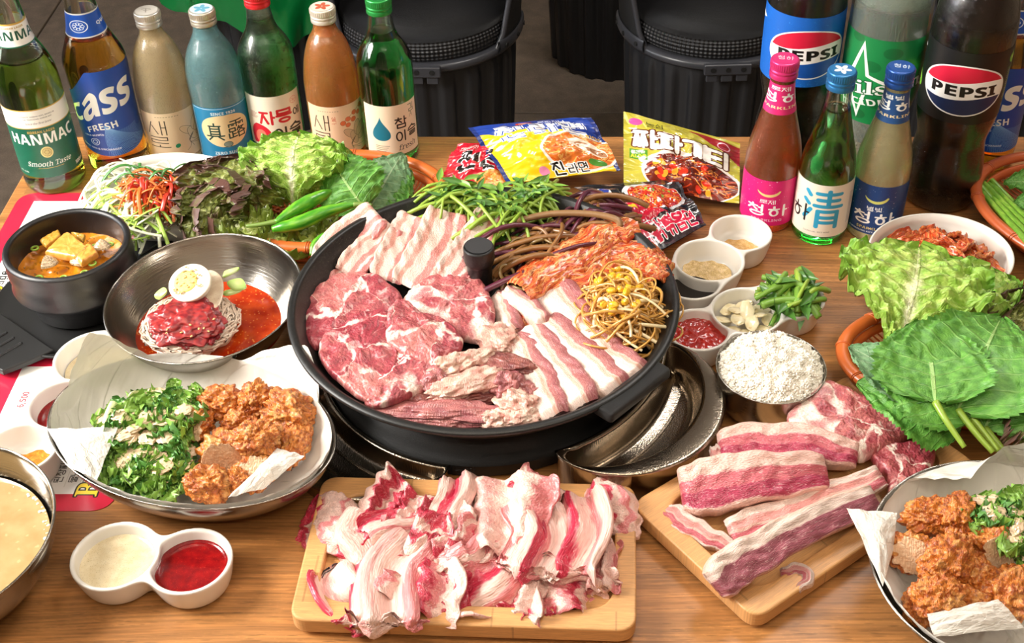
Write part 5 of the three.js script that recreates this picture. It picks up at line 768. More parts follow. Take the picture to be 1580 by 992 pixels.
// ---------- leaves ----------
const leafTex = (a, b, vein, edge, o = {}) => dataTex(256, 512, (x, y) => { // y along the leaf, x across
  const s = Math.abs(x * 2 - 1), br = Math.abs(((y * (o.n ?? 8) - s * (o.slope ?? 1.7) + 0.06 * N2(x * 6, y * 6) + 20) % 1) - 0.5) * 2, mid = s < (o.mid ?? 0.035) * (1.25 - y) ? 1 : 0, n = fbm2(x * 7, y * 11, 4), net = Math.abs(N2(x * 26 + 3 * n, y * 40));
  let c = mix3(a, b, clamp(0.5 + 1.1 * n + (o.pale ?? 0) * (0.45 - y), 0, 1)); c = mix3(c, vein, clamp((br - 0.9) * 7, 0, 0.6) * (1 - s * 0.4)); if (net < 0.06) c = mix3(c, vein, 0.22);
  if (edge) c = mix3(c, edge, sstep(s + 0.35 * n + (o.tipEdge ?? 0.25) * (y - 0.5), o.e0 ?? 0.55, o.e1 ?? 0.95)); if (o.rib) c = mix3(c, o.rib, clamp(1.15 - s * 4.2 - y * 1.05 + 0.3 * n, 0, 1)); if (mid) c = mix3(c, vein, 0.85); return c;
});
const leafBump = dataTex(256, 512, (x, y) => { const s = Math.abs(x * 2 - 1), br = Math.abs(((y * 8 - s * 1.7 + 20) % 1) - 0.5) * 2; return 0.7 - 0.5 * clamp((br - 0.82) * 5, 0, 1) - 0.2 * Math.abs(N2(x * 24, y * 38)) - (s < 0.04 ? 0.3 : 0); }, false);
const leafMat = (t, o = {}) => phy({ map: t, roughness: o.rough ?? 0.5, clearcoat: o.coat ?? 0.2, clearcoatRoughness: 0.35, side: THREE.DoubleSide, bumpMap: leafBump, bumpScale: o.bump ?? 0.0016, transmission: o.tr ?? 0.18, thickness: 0 });
M.perilla = leafMat(leafTex([78, 140, 50], [114, 178, 72], [178, 214, 136], null), { tr: 0.08 }); M.perillaBack = leafMat(leafTex([104, 150, 104], [136, 176, 128], [186, 210, 168], null), { rough: 0.7, coat: 0 });
M.napa = leafMat(leafTex([138, 184, 62], [186, 212, 104], [226, 234, 176], [98, 152, 40], { rib: [246, 242, 218], mid: 0.02, n: 6, e0: 0.75, e1: 1.2 }), { bump: 0.003, tr: 0.12 });
M.redLettuce = leafMat(leafTex([104, 118, 40], [146, 154, 62], [186, 190, 120], [98, 62, 52], { rib: [206, 210, 150], n: 6, e0: 0.66, e1: 1.12, tipEdge: 0.7 }), { coat: 0.35, tr: 0.22 }); M.greenLettuce = leafMat(leafTex([150, 172, 60], [186, 200, 96], [220, 224, 160], [128, 150, 44], { rib: [236, 236, 200], n: 6 }), { coat: 0.35, tr: 0.28 });
const wHeart = (W) => (u) => W * Math.pow(Math.sin(Math.PI * clamp(u * 0.98 + 0.01, 0, 1) ** 0.72), 0.75) * (1 - 0.25 * u), wFan = (W, w0 = 0.14) => (u) => W * (w0 + (1 - w0) * sstep(u, 0.0, 0.5)) * Math.sqrt(Math.max(0.001, 1 - Math.max(0, (u - 0.55) / 0.45) ** 2.4)), wFrill = (W) => (u) => W * (0.3 + 0.7 * sstep(u, 0, 0.5)) * Math.sqrt(Math.max(0.001, 1 - Math.max(0, (u - 0.6) / 0.4) ** 3));
function leafThing(name, label, cat, o, mat, group, stem) { const g = leafGeo(o); if (stem) { const L = thing(name, label, cat, o.base.clone(), 0, group); wpart(L, 'blade', g, mat); wpart(L, 'stem', tube(smoothLine(stem.pts, 12), (t) => stem.r * (1 - 0.35 * t), 8), stem.mat); return L; } return solo(name, label, cat, g, mat, group); }
const A3 = (a) => at(...a);

// ----- salad and lettuces at the back left -----
{
  const c = at(215, 300, 0.04), wh = (cx, cy, rx, ry, h) => (R) => { const a = R() * TAU, q = Math.sqrt(R()); return at(cx + rx * q * Math.cos(a), cy + ry * q * Math.sin(a), h + 0.022 * (1 - q * q) + 0.006 * R()); };
  const S = thing('shredded_salad', 'tangle of shredded white radish, carrot and scallion in the white bowl', 'salad', V(c.x, TOP + 0.03, c.z)), o = { bend: 2.2, lift: 0.014, droop: 0.008, flat: 0.45, wig: 0.12 };
  stuff(wpart(S, 'white_shred', heapStrands(95, 61, wh(212, 305, 58, 46, 0.03), 0.07, 0.0019, o), matte(0xeef0d8, 0.35, { coat: 0.4 }))); stuff(wpart(S, 'green_shred', heapStrands(70, 62, wh(205, 322, 55, 40, 0.03), 0.07, 0.0018, o), matte(0xa8cc58, 0.4, { coat: 0.3 })));
  stuff(wpart(S, 'carrot_shred', heapStrands(46, 63, wh(230, 296, 44, 24, 0.045), 0.045, 0.0019, o), matte(0xe2702a, 0.4, { coat: 0.3 }))); stuff(wpart(S, 'red_shred', heapStrands(20, 64, wh(240, 300, 42, 26, 0.047), 0.03, 0.0024, o), matte(0xc2301c, 0.35, { coat: 0.4 })));
  stuff(wpart(S, 'cucumber_shred', heapStrands(14, 65, wh(230, 268, 55, 16, 0.045), 0.04, 0.0018, { ...o, bend: 3.4 }), matte(0x3f7a34, 0.4)));
}
{
  const g1 = 'red-tipped lettuce leaves in the heap at the back left', R = rngOf(71);
  const L1 = [[[330, 330, 0.03], [285, 262, 0.06], 0.04], [[345, 335, 0.03], [318, 244, 0.075], 0.042], [[355, 335, 0.035], [360, 242, 0.08], 0.04], [[330, 345, 0.03], [268, 300, 0.055], 0.036], [[340, 350, 0.03], [280, 345, 0.045], 0.036], [[365, 340, 0.035], [390, 262, 0.07], 0.038], [[350, 325, 0.045], [330, 285, 0.08], 0.034], [[370, 335, 0.045], [372, 285, 0.082], 0.034], [[345, 345, 0.04], [305, 320, 0.07], 0.034], [[375, 350, 0.035], [345, 372, 0.045], 0.03], [[300, 330, 0.045], [290, 290, 0.075], 0.03], [[330, 320, 0.05], [350, 262, 0.088], 0.03]];
  L1.forEach(([b, t, w], i) => leafThing('lettuce_leaf', ['frilled red-brown lettuce leaf nearest the shredded salad, at its upper right', 'frilled red-brown lettuce leaf standing in front of the clear soju bottle', 'frilled red-brown lettuce leaf standing in front of the pale blue bottle', 'dark lettuce leaf drooping into the shredded salad', 'dark lettuce leaf hanging over the rim of the white salad bowl', 'brown-edged lettuce leaf beside the big green cabbage leaf', 'ruffled lettuce leaf in the middle of the back left heap', 'ruffled lettuce leaf left of the white cabbage rib', 'purple-brown lettuce leaf low in the heap beside the salad', 'yellow-green lettuce leaf hanging over the noodle bowl', 'small curled dark lettuce leaf on top of the salad', 'topmost curled lettuce leaf of the red-brown heap'][i], 'lettuce', { base: A3(b), tip: A3(t), w: wFrill(w), ruffle: 0.009, rf: 4, seed: i + 3, cup: 0.25, arch: 0.18, wob: 0.2, nu: 60, nv: 44, curl: 0.12, up: V(R() - 0.5, 1, R() - 0.2) }, M.redLettuce, g1));
  [[[395, 330, 0.04], [405, 285, 0.06], 0.035, 'green lettuce leaf under the upper chilli'], [[400, 350, 0.035], [430, 385, 0.035], 0.04, 'pale yellow-green lettuce leaf beside the noodle bowl rim'], [[440, 345, 0.03], [462, 398, 0.028], 0.036, 'pale crinkled lettuce leaf hanging over the basket front'], [[360, 350, 0.04], [400, 372, 0.045], 0.03, 'light green lettuce leaf between the heap and the noodle bowl'], [[470, 340, 0.03], [485, 372, 0.035], 0.03, 'small yellow-green lettuce leaf under the lower chilli']].forEach(([b, t, w, l], i) => leafThing('lettuce_leaf', l, 'lettuce', { base: A3(b), tip: A3(t), w: wFrill(w), ruffle: 0.012, rf: 8, seed: i + 40, cup: 0.2, arch: 0.15, wob: 0.2, nu: 46, nv: 30 }, M.greenLettuce));
  leafThing('cabbage_leaf', 'large green mustard leaf with a thick white rib, back left', 'cabbage', { base: at(452, 316, 0.045), tip: at(462, 208, 0.085), w: wFan(0.06), ruffle: 0.01, rf: 9, seed: 81, cup: -0.15, arch: 0.28, crease: 0.003, nu: 60, nv: 40, up: V(0, 0.7, 0.7) }, M.napa);
  leafThing('cabbage_leaf', 'green mustard leaf spreading left behind the white rib', 'cabbage', { base: at(440, 300, 0.04), tip: at(398, 232, 0.075), w: wFan(0.045), ruffle: 0.01, rf: 9, seed: 84, cup: -0.1, arch: 0.2, nu: 50, nv: 32, up: V(0, 0.8, 0.6) }, M.napa);
  leafThing('cabbage_leaf', 'green mustard leaf spreading right towards the apricot bottle', 'cabbage', { base: at(465, 300, 0.04), tip: at(545, 238, 0.065), w: wFan(0.04), ruffle: 0.009, rf: 9, seed: 87, cup: -0.1, arch: 0.2, nu: 50, nv: 32, up: V(0, 0.8, 0.6) }, M.napa);
  leafThing('perilla_leaf', 'dark green perilla leaf showing its veins beside the chillies', 'perilla', { base: at(560, 318, 0.04), tip: at(512, 240, 0.07), w: wHeart(0.045), serr: 0.12, teeth: 20, ruffle: 0.003, seed: 91, cup: -0.35, arch: 0.22, crease: 0.0012, nu: 60, nv: 36, up: V(-0.3, 0.8, 0.5) }, M.perilla);
  leafThing('perilla_leaf', 'pale perilla leaf underside standing left of the pan', 'perilla', { base: at(572, 320, 0.03), tip: at(622, 236, 0.055), w: wHeart(0.04), serr: 0.14, teeth: 20, ruffle: 0.004, seed: 94, cup: -0.3, arch: 0.12, nu: 60, nv: 36, up: V(0.2, 0.8, 0.6) }, M.perillaBack);
  leafThing('perilla_leaf', 'green perilla leaf with toothed edge bent behind the pale one', 'perilla', { base: at(580, 316, 0.026), tip: at(634, 262, 0.04), w: wHeart(0.036), serr: 0.14, teeth: 20, ruffle: 0.006, seed: 97, cup: -0.2, arch: 0.15, nu: 60, nv: 36 }, M.perilla);
  const chil = dataTex(64, 256, (u, v) => { const n = fbm2(u * 3, v * 5, 3); return mix3([58, 138, 26], [126, 182, 44], clamp(0.45 + n + 0.3 * (v - 0.5), 0, 1)); });
  M.chilli = phy({ map: chil, roughness: 0.35, clearcoat: 0.5, clearcoatRoughness: 0.2 }); M.chilliStem = matte(0x6f8a3a, 0.5);
  const chilli = (label, body, stem, r, k) => { const b = ats(body), T = thing('green_chilli', label, 'chilli', b[0].clone(), 0); wpart(T, 'pod', tube(smoothLine(b, 36), (t) => r * Math.pow(Math.sin(Math.PI * clamp(0.06 + t * 0.92, 0, 1)), 0.55) * (1 + 0.06 * N2(t * 6, k)) * (k ? 1 - 0.2 * t : 0.72 + 0.4 * t), 18), M.chilli); if (stem) wpart(T, 'stem', tube(smoothLine(ats(stem), 14), (t) => 0.0032 - 0.0012 * t, 8), M.chilliStem); };
  chilli('upper green chilli pepper on the lettuce at the back left', [[425, 343, 0.062], [452, 325, 0.066], [482, 309, 0.068], [511, 295, 0.068]], [[430, 341, 0.062], [405, 346, 0.06], [380, 349, 0.058]], 0.0085, 0);
  chilli('lower longer green chilli pepper reaching over the pan rim', [[420, 354, 0.056], [462, 344, 0.06], [506, 326, 0.064], [550, 315, 0.066]], [[546, 316, 0.066], [560, 315, 0.067], [574, 317, 0.067]], 0.0088, 1);
  chilli('thin curved green chilli pepper hanging beside the pan', [[480, 394, 0.04], [486, 376, 0.046], [502, 363, 0.05], [524, 350, 0.054]], null, 0.0045, 2);
}
// ----- soups and sauces: level surfaces inside their vessels -----
function pool(name, label, cat, c, r, h, mat, o = {}) { const g = grid(16, 72, (u, v) => { const a = v * TAU, q = Math.sqrt(u), e = 1 + (o.wob ?? 0) * N2(Math.cos(a) * 2 + c.x * 30, Math.sin(a) * 2); return [c.x + Math.sin(a) * q * r * e * (o.ox ?? 1), TOP + h + 0.0012 * sstep(q, 0.88, 1) + (o.rip ?? 0) * fbm2(Math.sin(a) * q * 4, Math.cos(a) * q * 4, 2), c.z + Math.cos(a) * q * r * e * (o.oz ?? 1), 0.5 + Math.sin(a) * q * 0.5, 0.5 + Math.cos(a) * q * 0.5]; }); return stuff(solo(name, label, cat, g, mat)); }
const sauceTex = (a, b, sp, f = 40, th = 0.72) => dataTex(256, 256, (u, v) => { const n = fbm2(u * 5, v * 5, 4), p = N2(u * f, v * f); let c = mix3(a, b, clamp(0.5 + n, 0, 1)); if (p > th) c = mix3(c, sp, 0.75); return c; });
const wet = (t, o = {}) => phy({ map: t, roughness: o.rough ?? 0.16, clearcoat: 0.7, clearcoatRoughness: 0.06, bumpMap: t, bumpScale: o.bump ?? 0.0003 });
M.cream = wet(sauceTex([232, 218, 184], [222, 204, 164], [120, 100, 66], 60, 0.82)); M.redSauce = wet(sauceTex([108, 8, 14], [140, 16, 18], [190, 60, 30], 34, 0.8)); M.redPaste = wet(sauceTex([156, 22, 14], [184, 34, 20], [206, 90, 50], 40, 0.74), { bump: 0.0012, rough: 0.25 });
pool('cream_sauce', 'pale cream sauce in the left cup of the front two-cup dish', 'sauce', DD[1], 0.0315, 0.0185, M.cream); pool('red_sauce', 'glossy dark red sauce in the right cup of the front dish', 'sauce', DD[0], 0.03, 0.0195, M.redSauce);
pool('cream_sauce', 'pale cream sauce in the cup behind the white paper', 'sauce', DC[0], 0.0325, 0.014, M.cream); pool('red_sauce', 'dark red sauce in the cup peeping out left of the paper', 'sauce', DC[2], 0.029, 0.016, M.redSauce);
pool('soy_sauce', 'black soy sauce in the lowest cup beside the pan rim', 'sauce', DA[1], 0.027, 0.015, phy({ color: 0x120b08, roughness: 0.08, clearcoat: 0.8 })); pool('red_paste', 'thick red chilli paste in the cup beside the pan', 'sauce', DB[1], 0.0287, 0.021, M.redPaste, { rip: 0.002 });
function powder(name, label, c, r, h, y, cols, seed) { const t = dataTex(128, 128, (u, v) => { const n = N2(u * 60, v * 60 + seed), m = fbm2(u * 6 + seed, v * 6, 3); return mix3(mix3(cols[0], cols[1], clamp(0.5 + m * 1.4, 0, 1)), cols[2], n > 0.45 ? 0.7 : 0); }); const g = grid(18, 60, (u, v) => { const a = v * TAU, rr = r * u * (1 + 0.12 * N2(Math.cos(a) * 1.5 + seed, Math.sin(a) * 1.5)), k = Math.max(0, 1 - u) ** 0.8; return [c.x + Math.sin(a) * rr, TOP + y + h * k + 0.0022 * fbm2(rr * 300 * Math.cos(a) + seed, rr * 300 * Math.sin(a), 3) * sstep(u, 1, 0.8) + 0.012 * Math.max(0, u - 0.7), c.z + Math.cos(a) * rr, 0.5 + Math.sin(a) * u * 0.5, 0.5 + Math.cos(a) * u * 0.5]; }); return stuff(solo(name, label, 'seasoning', g, std({ map: t, roughness: 0.95, bumpMap: t, bumpScale: 0.0012 }))); }
powder('sesame_powder', 'ground sesame in the middle cup of the upper right dish', V(DA[2].x - 0.002, 0, DA[2].z + 0.002), 0.028, 0.009, 0.0075, [[206, 176, 120], [232, 206, 160], [128, 96, 56]], 3); powder('salt_powder', 'brownish salt in the farthest cup, under the pink bottle', V(DA[0].x, 0, DA[0].z + 0.006), 0.022, 0.004, 0.007, [[214, 170, 104], [232, 196, 140], [160, 110, 60]], 9); powder('chilli_powder', 'orange chilli powder in the cup at the left edge', V(DC[1].x + 0.006, 0, DC[1].z + 0.002), 0.018, 0.006, 0.008, [[206, 112, 20], [226, 144, 44], [150, 40, 10]], 5);
pool('broth', 'cloudy beige broth in the steel bowl at lower left', 'soup', BOWL3, 0.0908, 0.037, wet(sauceTex([176, 148, 104], [160, 132, 88], [190, 164, 120], 14, 0.8), { rough: 0.1, bump: 0.0002 }));
{ const R = rngOf(5), b = []; for (let i = 0; i < 70; i++) { const a = 0.3 + R() * 2.6, q = 0.0898 - 0.004 * R() ** 2; b.push(new THREE.SphereGeometry(0.0006 + 0.0013 * R() ** 2, 8, 5).scale(1, 0.5, 1).translate(BOWL3.x + Math.sin(a) * q, TOP + 0.038, BOWL3.z + Math.cos(a) * q)); } stuff(solo('foam_bubbles', 'line of small foam bubbles round the edge of the beige broth', 'foam', merge(b), phy({ color: 0xe6dcc4, roughness: 0.15, clearcoat: 0.6 }))); }
// ----- stew in the stone pot -----
{
  const c = V(-0.507, 0, -1.072); pool('tofu_stew', 'orange-yellow bean paste stew in the black stone pot', 'soup', c, 0.0548, 0.056, wet(sauceTex([214, 140, 34], [186, 108, 22], [120, 80, 24], 20, 0.7), { bump: 0.0014, rough: 0.14 }), { rip: 0.0035 });
  const tofu = wet(sauceTex([222, 158, 78], [204, 132, 50], [190, 112, 36], 30, 0.8), { rough: 0.3 }), quad = (l, t, m, name, lab, cat) => solo(name, lab, cat, slice({ pts: ats(l), t, na: 60, nr: 10, tension: 0.15, size: 0.05, bump: (x, z) => 0.0006 * N2(x * 200, z * 200) }), m);
  quad([[70, 392, 0.068], [104, 360, 0.075], [136, 384, 0.072], [118, 402, 0.068]], 0.009, tofu, 'tofu_slice', 'triangular tofu slice standing up in the yellow stew', 'tofu'); quad([[112, 390, 0.069], [140, 378, 0.072], [152, 394, 0.069], [126, 410, 0.067]], 0.009, tofu, 'tofu_slice', 'second tofu slice at the right in the yellow stew', 'tofu');
  quad([[62, 372, 0.068], [90, 356, 0.07], [94, 366, 0.07], [72, 382, 0.068]], 0.006, matte(0xb98a34, 0.3, { coat: 0.5 }), 'zucchini_slice', 'brownish zucchini slice at the back of the stew', 'vegetable'); quad([[110, 360, 0.068], [132, 364, 0.07], [128, 374, 0.068]], 0.006, matte(0xa98230, 0.3, { coat: 0.5 }), 'zucchini_slice', 'zucchini slice behind the tofu in the stew', 'vegetable');
  const clam = (x, y, ry, lab) => { const p = at(x, y, 0.066); solo('clam', lab, 'clam', grid(14, 28, (u, v) => { const a = v * Math.PI * 1.0 - Math.PI / 2 + ry, q = u, k = Math.sin(v * Math.PI) ** 0.4; return [p.x + Math.cos(a) * q * 0.014 * k, p.y + 0.006 * (1 - q * q) + 0.0006 * Math.sin(u * 30), p.z + Math.sin(a) * q * 0.011]; }), phy({ map: sauceTex([150, 126, 96], [206, 184, 150], [96, 76, 54], 16, 0.5), roughness: 0.25, clearcoat: 0.6, side: THREE.DoubleSide })); };
  clam(70, 404, 0.4, 'small clam shell floating at the left of the stew'); clam(158, 376, 1.4, 'larger clam shell at the right edge of the stew'); clam(128, 400, 2.4, 'small clam shell at the front of the stew');
  const R = rngOf(17), b = []; for (let i = 0; i < 12; i++) { const p = at(40 + 130 * R(), 372 + 56 * R(), 0.066); if (Math.hypot(p.x - c.x, p.z - c.z) < 0.054) b.push(new THREE.TorusGeometry(0.0035, 0.0012, 6, 14).rotateX(Math.PI / 2 + 0.4 * (R() - 0.5)).translate(p.x, p.y - 0.002, p.z)); } stuff(solo('scallion_rings', 'chopped green scallion rings scattered on the yellow stew', 'scallion', merge(b), matte(0x86a838, 0.35, { coat: 0.4 })));
}
// ----- cold noodles -----
{
  const c = BOWL1, Y = TOP; pool('noodle_broth', 'thin red broth around the cold noodles in the steel bowl', 'soup', V(c.x + 0.001, 0, c.z + 0.002), 0.0735, 0.031, wet(sauceTex([150, 34, 8], [186, 66, 18], [214, 140, 60], 26, 0.74), { rough: 0.08, bump: 0.0003 }));
  const m = at(298, 508, 0.035), R = rngOf(19), st = []; for (let i = 0; i < 240; i++) { const a0 = R() * TAU, q = 0.012 + 0.036 * Math.sqrt(R()), h = 0.03 + 0.034 * Math.sqrt(Math.max(0, 1 - (q / 0.052) ** 2)) * (0.75 + 0.25 * R()), pts = []; for (let k = 0; k <= 14; k++) { const a = a0 + k / 14 * (1 + 1.6 * R()), w = q * (1 + 0.08 * N2(i, k * 0.3)); pts.push(V(m.x + Math.cos(a) * w, Y + h + 0.003 * N2(i * 2.1, k * 0.25), m.z + Math.sin(a) * w * 0.95)); } st.push(tube(pts, 0.001, 5)); }
  const N = thing('cold_noodles', 'mound of thin whitish noodles in the steel bowl', 'noodles', V(m.x, Y + 0.025, m.z)); stuff(wpart(N, 'noodle', merge(st), phy({ color: 0xf2dcc8, roughness: 0.3, clearcoat: 0.5, transmission: 0.15, thickness: 0 })));
  const core = lump({ c: V(m.x, Y + 0.03, m.z), r: [0.04, 0.03, 0.039], amp: 0.1, det: 14, seed: 4 }); wpart(N, 'noodle_core', core, phy({ color: 0xd9b49a, roughness: 0.5 }));
  const sc = at(288, 497, 0.06), rs = phy({ vertexColors: true, roughness: 0.4, clearcoat: 0.3, clearcoatRoughness: 0.2 }), colr = (v, q) => mix3([0.2, 0.008, 0.014], [0.36, 0.022, 0.02], clamp(0.5 + 1.5 * N3(v.x * 200, v.y * 200, v.z * 200), 0, 1));
  const bits = [lump({ c: sc, r: [0.034, 0.01, 0.027], amp: 0.2, f: 1.3, fine: 0.04, det: 26, seed: 8, rot: [0.35, 0.2, -0.1], col: colr })]; for (let i = 0; i < 40; i++) { const p = at(248 + 105 * R(), 470 + 60 * R(), 0.05); if (Math.hypot((p.x - sc.x) / 0.034, (p.z - sc.z) / 0.03) < 1) bits.push(lump({ c: p, r: [0.003, 0.0025, 0.003], amp: 0.3, det: 4, seed: i, col: colr })); }
  stuff(solo('chilli_sauce', 'chunky crimson chilli sauce heaped on the cold noodles', 'sauce', merge(bits), rs));
  const pear = wet(sauceTex([222, 206, 182], [206, 184, 158], [170, 140, 110], 30, 0.8), { rough: 0.3 });
  solo('pear_slice', 'pale beige pear slice lying under the egg', 'fruit', slice({ pts: ats([[272, 500, 0.056], [318, 498, 0.058], [342, 462, 0.066], [343, 430, 0.074], [322, 418, 0.076], [295, 440, 0.07], [275, 470, 0.062]]), t: 0.005, na: 60, nr: 10, size: 0.07 }), pear); solo('radish_slice', 'white pickled radish slice below the pear slice', 'vegetable', slice({ pts: ats([[276, 490, 0.05], [306, 492, 0.053], [300, 506, 0.05], [280, 506, 0.048]]), t: 0.004, na: 40, nr: 8, size: 0.07, tension: 0.2 }), matte(0xf0dccb, 0.3, { coat: 0.5 }));
  const e = at(289, 436, 0.083), E = thing('boiled_egg_half', 'half boiled egg with yolk and sesame on the cold noodles', 'egg', e), q = new THREE.Quaternion().setFromUnitVectors(V(0, 1, 0), V(-0.16, 0.86, 0.4).normalize()), pl = (g) => g.applyQuaternion(q);
  part(E, 'egg_white', pl(grid(26, 56, (u, v) => { const a = v * TAU, k = u < 0.35 ? [u / 0.35, 0] : [Math.cos((u - 0.35) / 0.65 * Math.PI / 2) , -Math.sin((u - 0.35) / 0.65 * Math.PI / 2)]; const rr = u < 0.35 ? k[0] * 0.97 + 0.03 * k[0] : k[0], r = rr * 0.0205 * (1 + 0.1 * Math.cos(a)); return [Math.cos(a) * r * 1.06, k[1] * 0.019, Math.sin(a) * r]; }, true)), phy({ color: 0xf3ead8, roughness: 0.25, clearcoat: 0.4 }));
  part(E, 'yolk', pl(lathe([[0.0001, 0.0016], [0.009, 0.0015], [0.0118, 0.0008], [0.0124, -0.0005]], 40).translate(-0.002, 0, -0.0015)), std({ map: sauceTex([240, 206, 96], [246, 220, 130], [226, 180, 70], 20, 0.6), roughness: 0.6 }));
  const cu = (l, lab) => { const L0 = slice({ pts: ats(l), t: 0.003, na: 40, nr: 8, size: 0.03 }); solo('cucumber_slice', lab, 'cucumber', L0, wet(dataTex(64, 64, (u, v) => { const d = Math.hypot(u - 0.5, v - 0.5); return d > 0.34 ? [46, 104, 38] : mix3([206, 220, 150], [160, 196, 100], clamp(d * 3, 0, 1)); }), { rough: 0.25 })); };
  cu([[345, 428, 0.07], [366, 418, 0.074], [369, 413, 0.075], [356, 416, 0.074], [346, 420, 0.072]], 'upper cucumber slice behind the pear slice'); cu([[350, 436, 0.066], [372, 430, 0.068], [380, 444, 0.064], [362, 448, 0.062]], 'middle cucumber slice at the right of the pear'); cu([[346, 450, 0.06], [372, 444, 0.062], [370, 450, 0.06], [348, 456, 0.058]], 'lower thin cucumber slice at the right of the pear'); cu([[238, 456, 0.062], [252, 444, 0.066], [258, 450, 0.066], [246, 462, 0.06]], 'cucumber slice peeping out left of the egg');
  const se = []; for (let i = 0; i < 90; i++) { let p; if (i < 34) { const a = R() * TAU, w = 0.017 * Math.sqrt(R()); p = V(Math.cos(a) * w, 0.0018, Math.sin(a) * w).applyQuaternion(q).add(e); } else { const x = 250 + 110 * R(), y = 470 + 50 * R(); p = at(x, y, 0.06 + 0.006 * R()); if (Math.hypot((p.x - sc.x) / 0.03, (p.z - sc.z) / 0.024) > 1) continue; } se.push(new THREE.SphereGeometry(0.0011, 6, 4).scale(1, 0.6, 1.7).rotateY(R() * 6).translate(p.x, p.y, p.z)); } stuff(solo('sesame_seeds', 'sesame seeds scattered over the egg and red sauce', 'sesame', merge(se), matte(0xd6b478, 0.5)));
}

// ---------- fried chicken bowls ----------
const lin3 = (c) => c.map((x) => (x / 255) ** 2.2), CR = [[212, 126, 50], [172, 84, 28], [108, 46, 18], [232, 170, 96]].map(lin3), CUT = [[246, 212, 176], [232, 186, 144]].map(lin3);
M.crust = phy({ vertexColors: true, roughness: 0.42, clearcoat: 0.35, clearcoatRoughness: 0.3, bumpMap: rep(meatBump, 4, 4), bumpScale: 0.0014 });
const crustCol = (sd) => (v, q, cut) => { const a = fbm3(v.x * 60 + sd, v.y * 60, v.z * 60, 3), b = N3(v.x * 260, v.y * 260, v.z * 260 + sd); if (cut) { const f = N3(v.x * 120 + sd, v.y * 420, v.z * 120); return mix3(CUT[0], CUT[1], clamp(0.5 + 0.7 * f, 0, 1)); } let c = mix3(CR[0], CR[1], clamp(0.5 + 1.4 * a, 0, 1)); c = mix3(c, CR[3], clamp(1.6 * N3(v.x * 45 + sd, v.y * 45, v.z * 45) - 0.5, 0, 0.7)); if (b > 0.45) c = mix3(c, CR[2], 0.65); else if (b < -0.55) c = mix3(c, CR[3], 0.6); return c; };
const chicken = (list, group, sd) => list.forEach(([label, x, y, h, r, cut], i) => solo('fried_chicken_piece', label, 'chicken', lump({ c: at(x, y, h + (i % 2) * 0.006), r: r.map((q) => q * 0.8), seed: sd + i * 2.7, amp: 0.22, f: 1.5, fine: 0.055, knob: 0.35, det: 26, rot: [0.3 * Math.sin(i), i * 1.3, 0.2 * Math.cos(i)], cut, col: crustCol(i * 3.3 + sd) }), M.crust, group));
const paperTex = dataTex(256, 256, (u, v) => { const n = fbm2(u * 5, v * 5, 4); const k = 1 + 0.03 * n; return [236 * k, 231 * k, 222 * k]; }), crease = dataTex(256, 256, (u, v) => { let h = 0.5; for (let i = 0; i < 5; i++) h += 0.12 * Math.abs(((u * Math.cos(i * 1.3) + v * Math.sin(i * 1.3)) * (2 + i) + 0.3 * N2(u * 2 + i, v * 2)) % 1 - 0.5); return h + 0.1 * fbm2(u * 12, v * 12, 3); }, false);
M.paper = phy({ map: paperTex, roughness: 0.5, clearcoat: 0.25, clearcoatRoughness: 0.3, transmission: 0.22, thickness: 0, side: THREE.DoubleSide, bumpMap: crease, bumpScale: 0.004 });
function paperSheet(label, C, a, b, turn, H, rb, peaks, flaps, lip, ex) {
  const ct = Math.cos(turn), stt = Math.sin(turn), pk = peaks.map(([x, y, h, w]) => { const p = at(x, y, h), dx = p.x - C.x, dz = p.z - C.z, lx = dx * ct - dz * stt, lz = dx * stt + dz * ct, ang = Math.atan2(lz / b, lx / a), R0 = Math.hypot(lx, lz), rr = Math.hypot(Math.cos(ang) * a, Math.sin(ang) * b); return { ang, out: R0 - rr, up: h - H, w }; });
  const g = grid(46, 200, (u, v) => {
    const ang = v * TAU; let y, q, out = 0;
    if (u < 0.7) { const s = u / 0.7; if (s < 0.4) { q = s / 0.4 * rb * 0.96; y = 0.006; } else { const t = (s - 0.4) / 0.6 * Math.PI / 2; q = lerp(rb * 0.96, 0.968, Math.sin(t) ** ex); y = lerp(0.006, H + 0.001, 1 - Math.cos(t) ** ex) + 0.0015; } y += 0.0022 * Math.abs(N2(ang * 2.2, s * 3)) + 0.003 * Math.abs(((ang * 2.3 + N2(ang, 1)) % 1) - 0.5) * s; }
    else { const t = (u - 0.7) / 0.3; let up = 0; for (const p of pk) { let d = Math.abs(ang - ((p.ang + TAU) % TAU)); d = Math.min(d, TAU - d); const k = Math.max(0, 1 - d / p.w) ** 0.9; out += p.out * k; up += p.up * k; } up += lip * (0.6 + 0.6 * N2(ang * 2, 5)); q = 0.968; y = H + 0.0025 + up * t + 0.0025 * N2(ang * 6, t * 2) * t; out = out * t; }
    const lx = Math.cos(ang) * a * q, lz = Math.sin(ang) * b * q, l = Math.hypot(lx, lz) || 1, ox = lx * (1 + out / l), oz = lz * (1 + out / l);
    return [C.x + ox * ct + oz * stt, TOP + y, C.z - ox * stt + oz * ct, 0.5 + ox * 4, 0.5 + oz * 4 + y * 6];
  }, true);
  const fl = flaps.map((f, k) => { const p = f.map((q) => at(...q)); return grid(24, 24, (u, v) => { const q = p[0].clone().lerp(p[1], u).lerp(p[3].clone().lerp(p[2], u), v); return [q.x, q.y + 0.006 * Math.sin(Math.PI * u) * Math.sin(Math.PI * v) + 0.0022 * fbm2(u * 2 + k, v * 2, 2) + 0.002 * Math.abs(N2(u * 1.5 + k, v * 1.5)), q.z, u * 0.9, v * 0.9]; }); });
  return solo('lining_paper', label, 'paper', merge([g, ...fl]), M.paper);
}
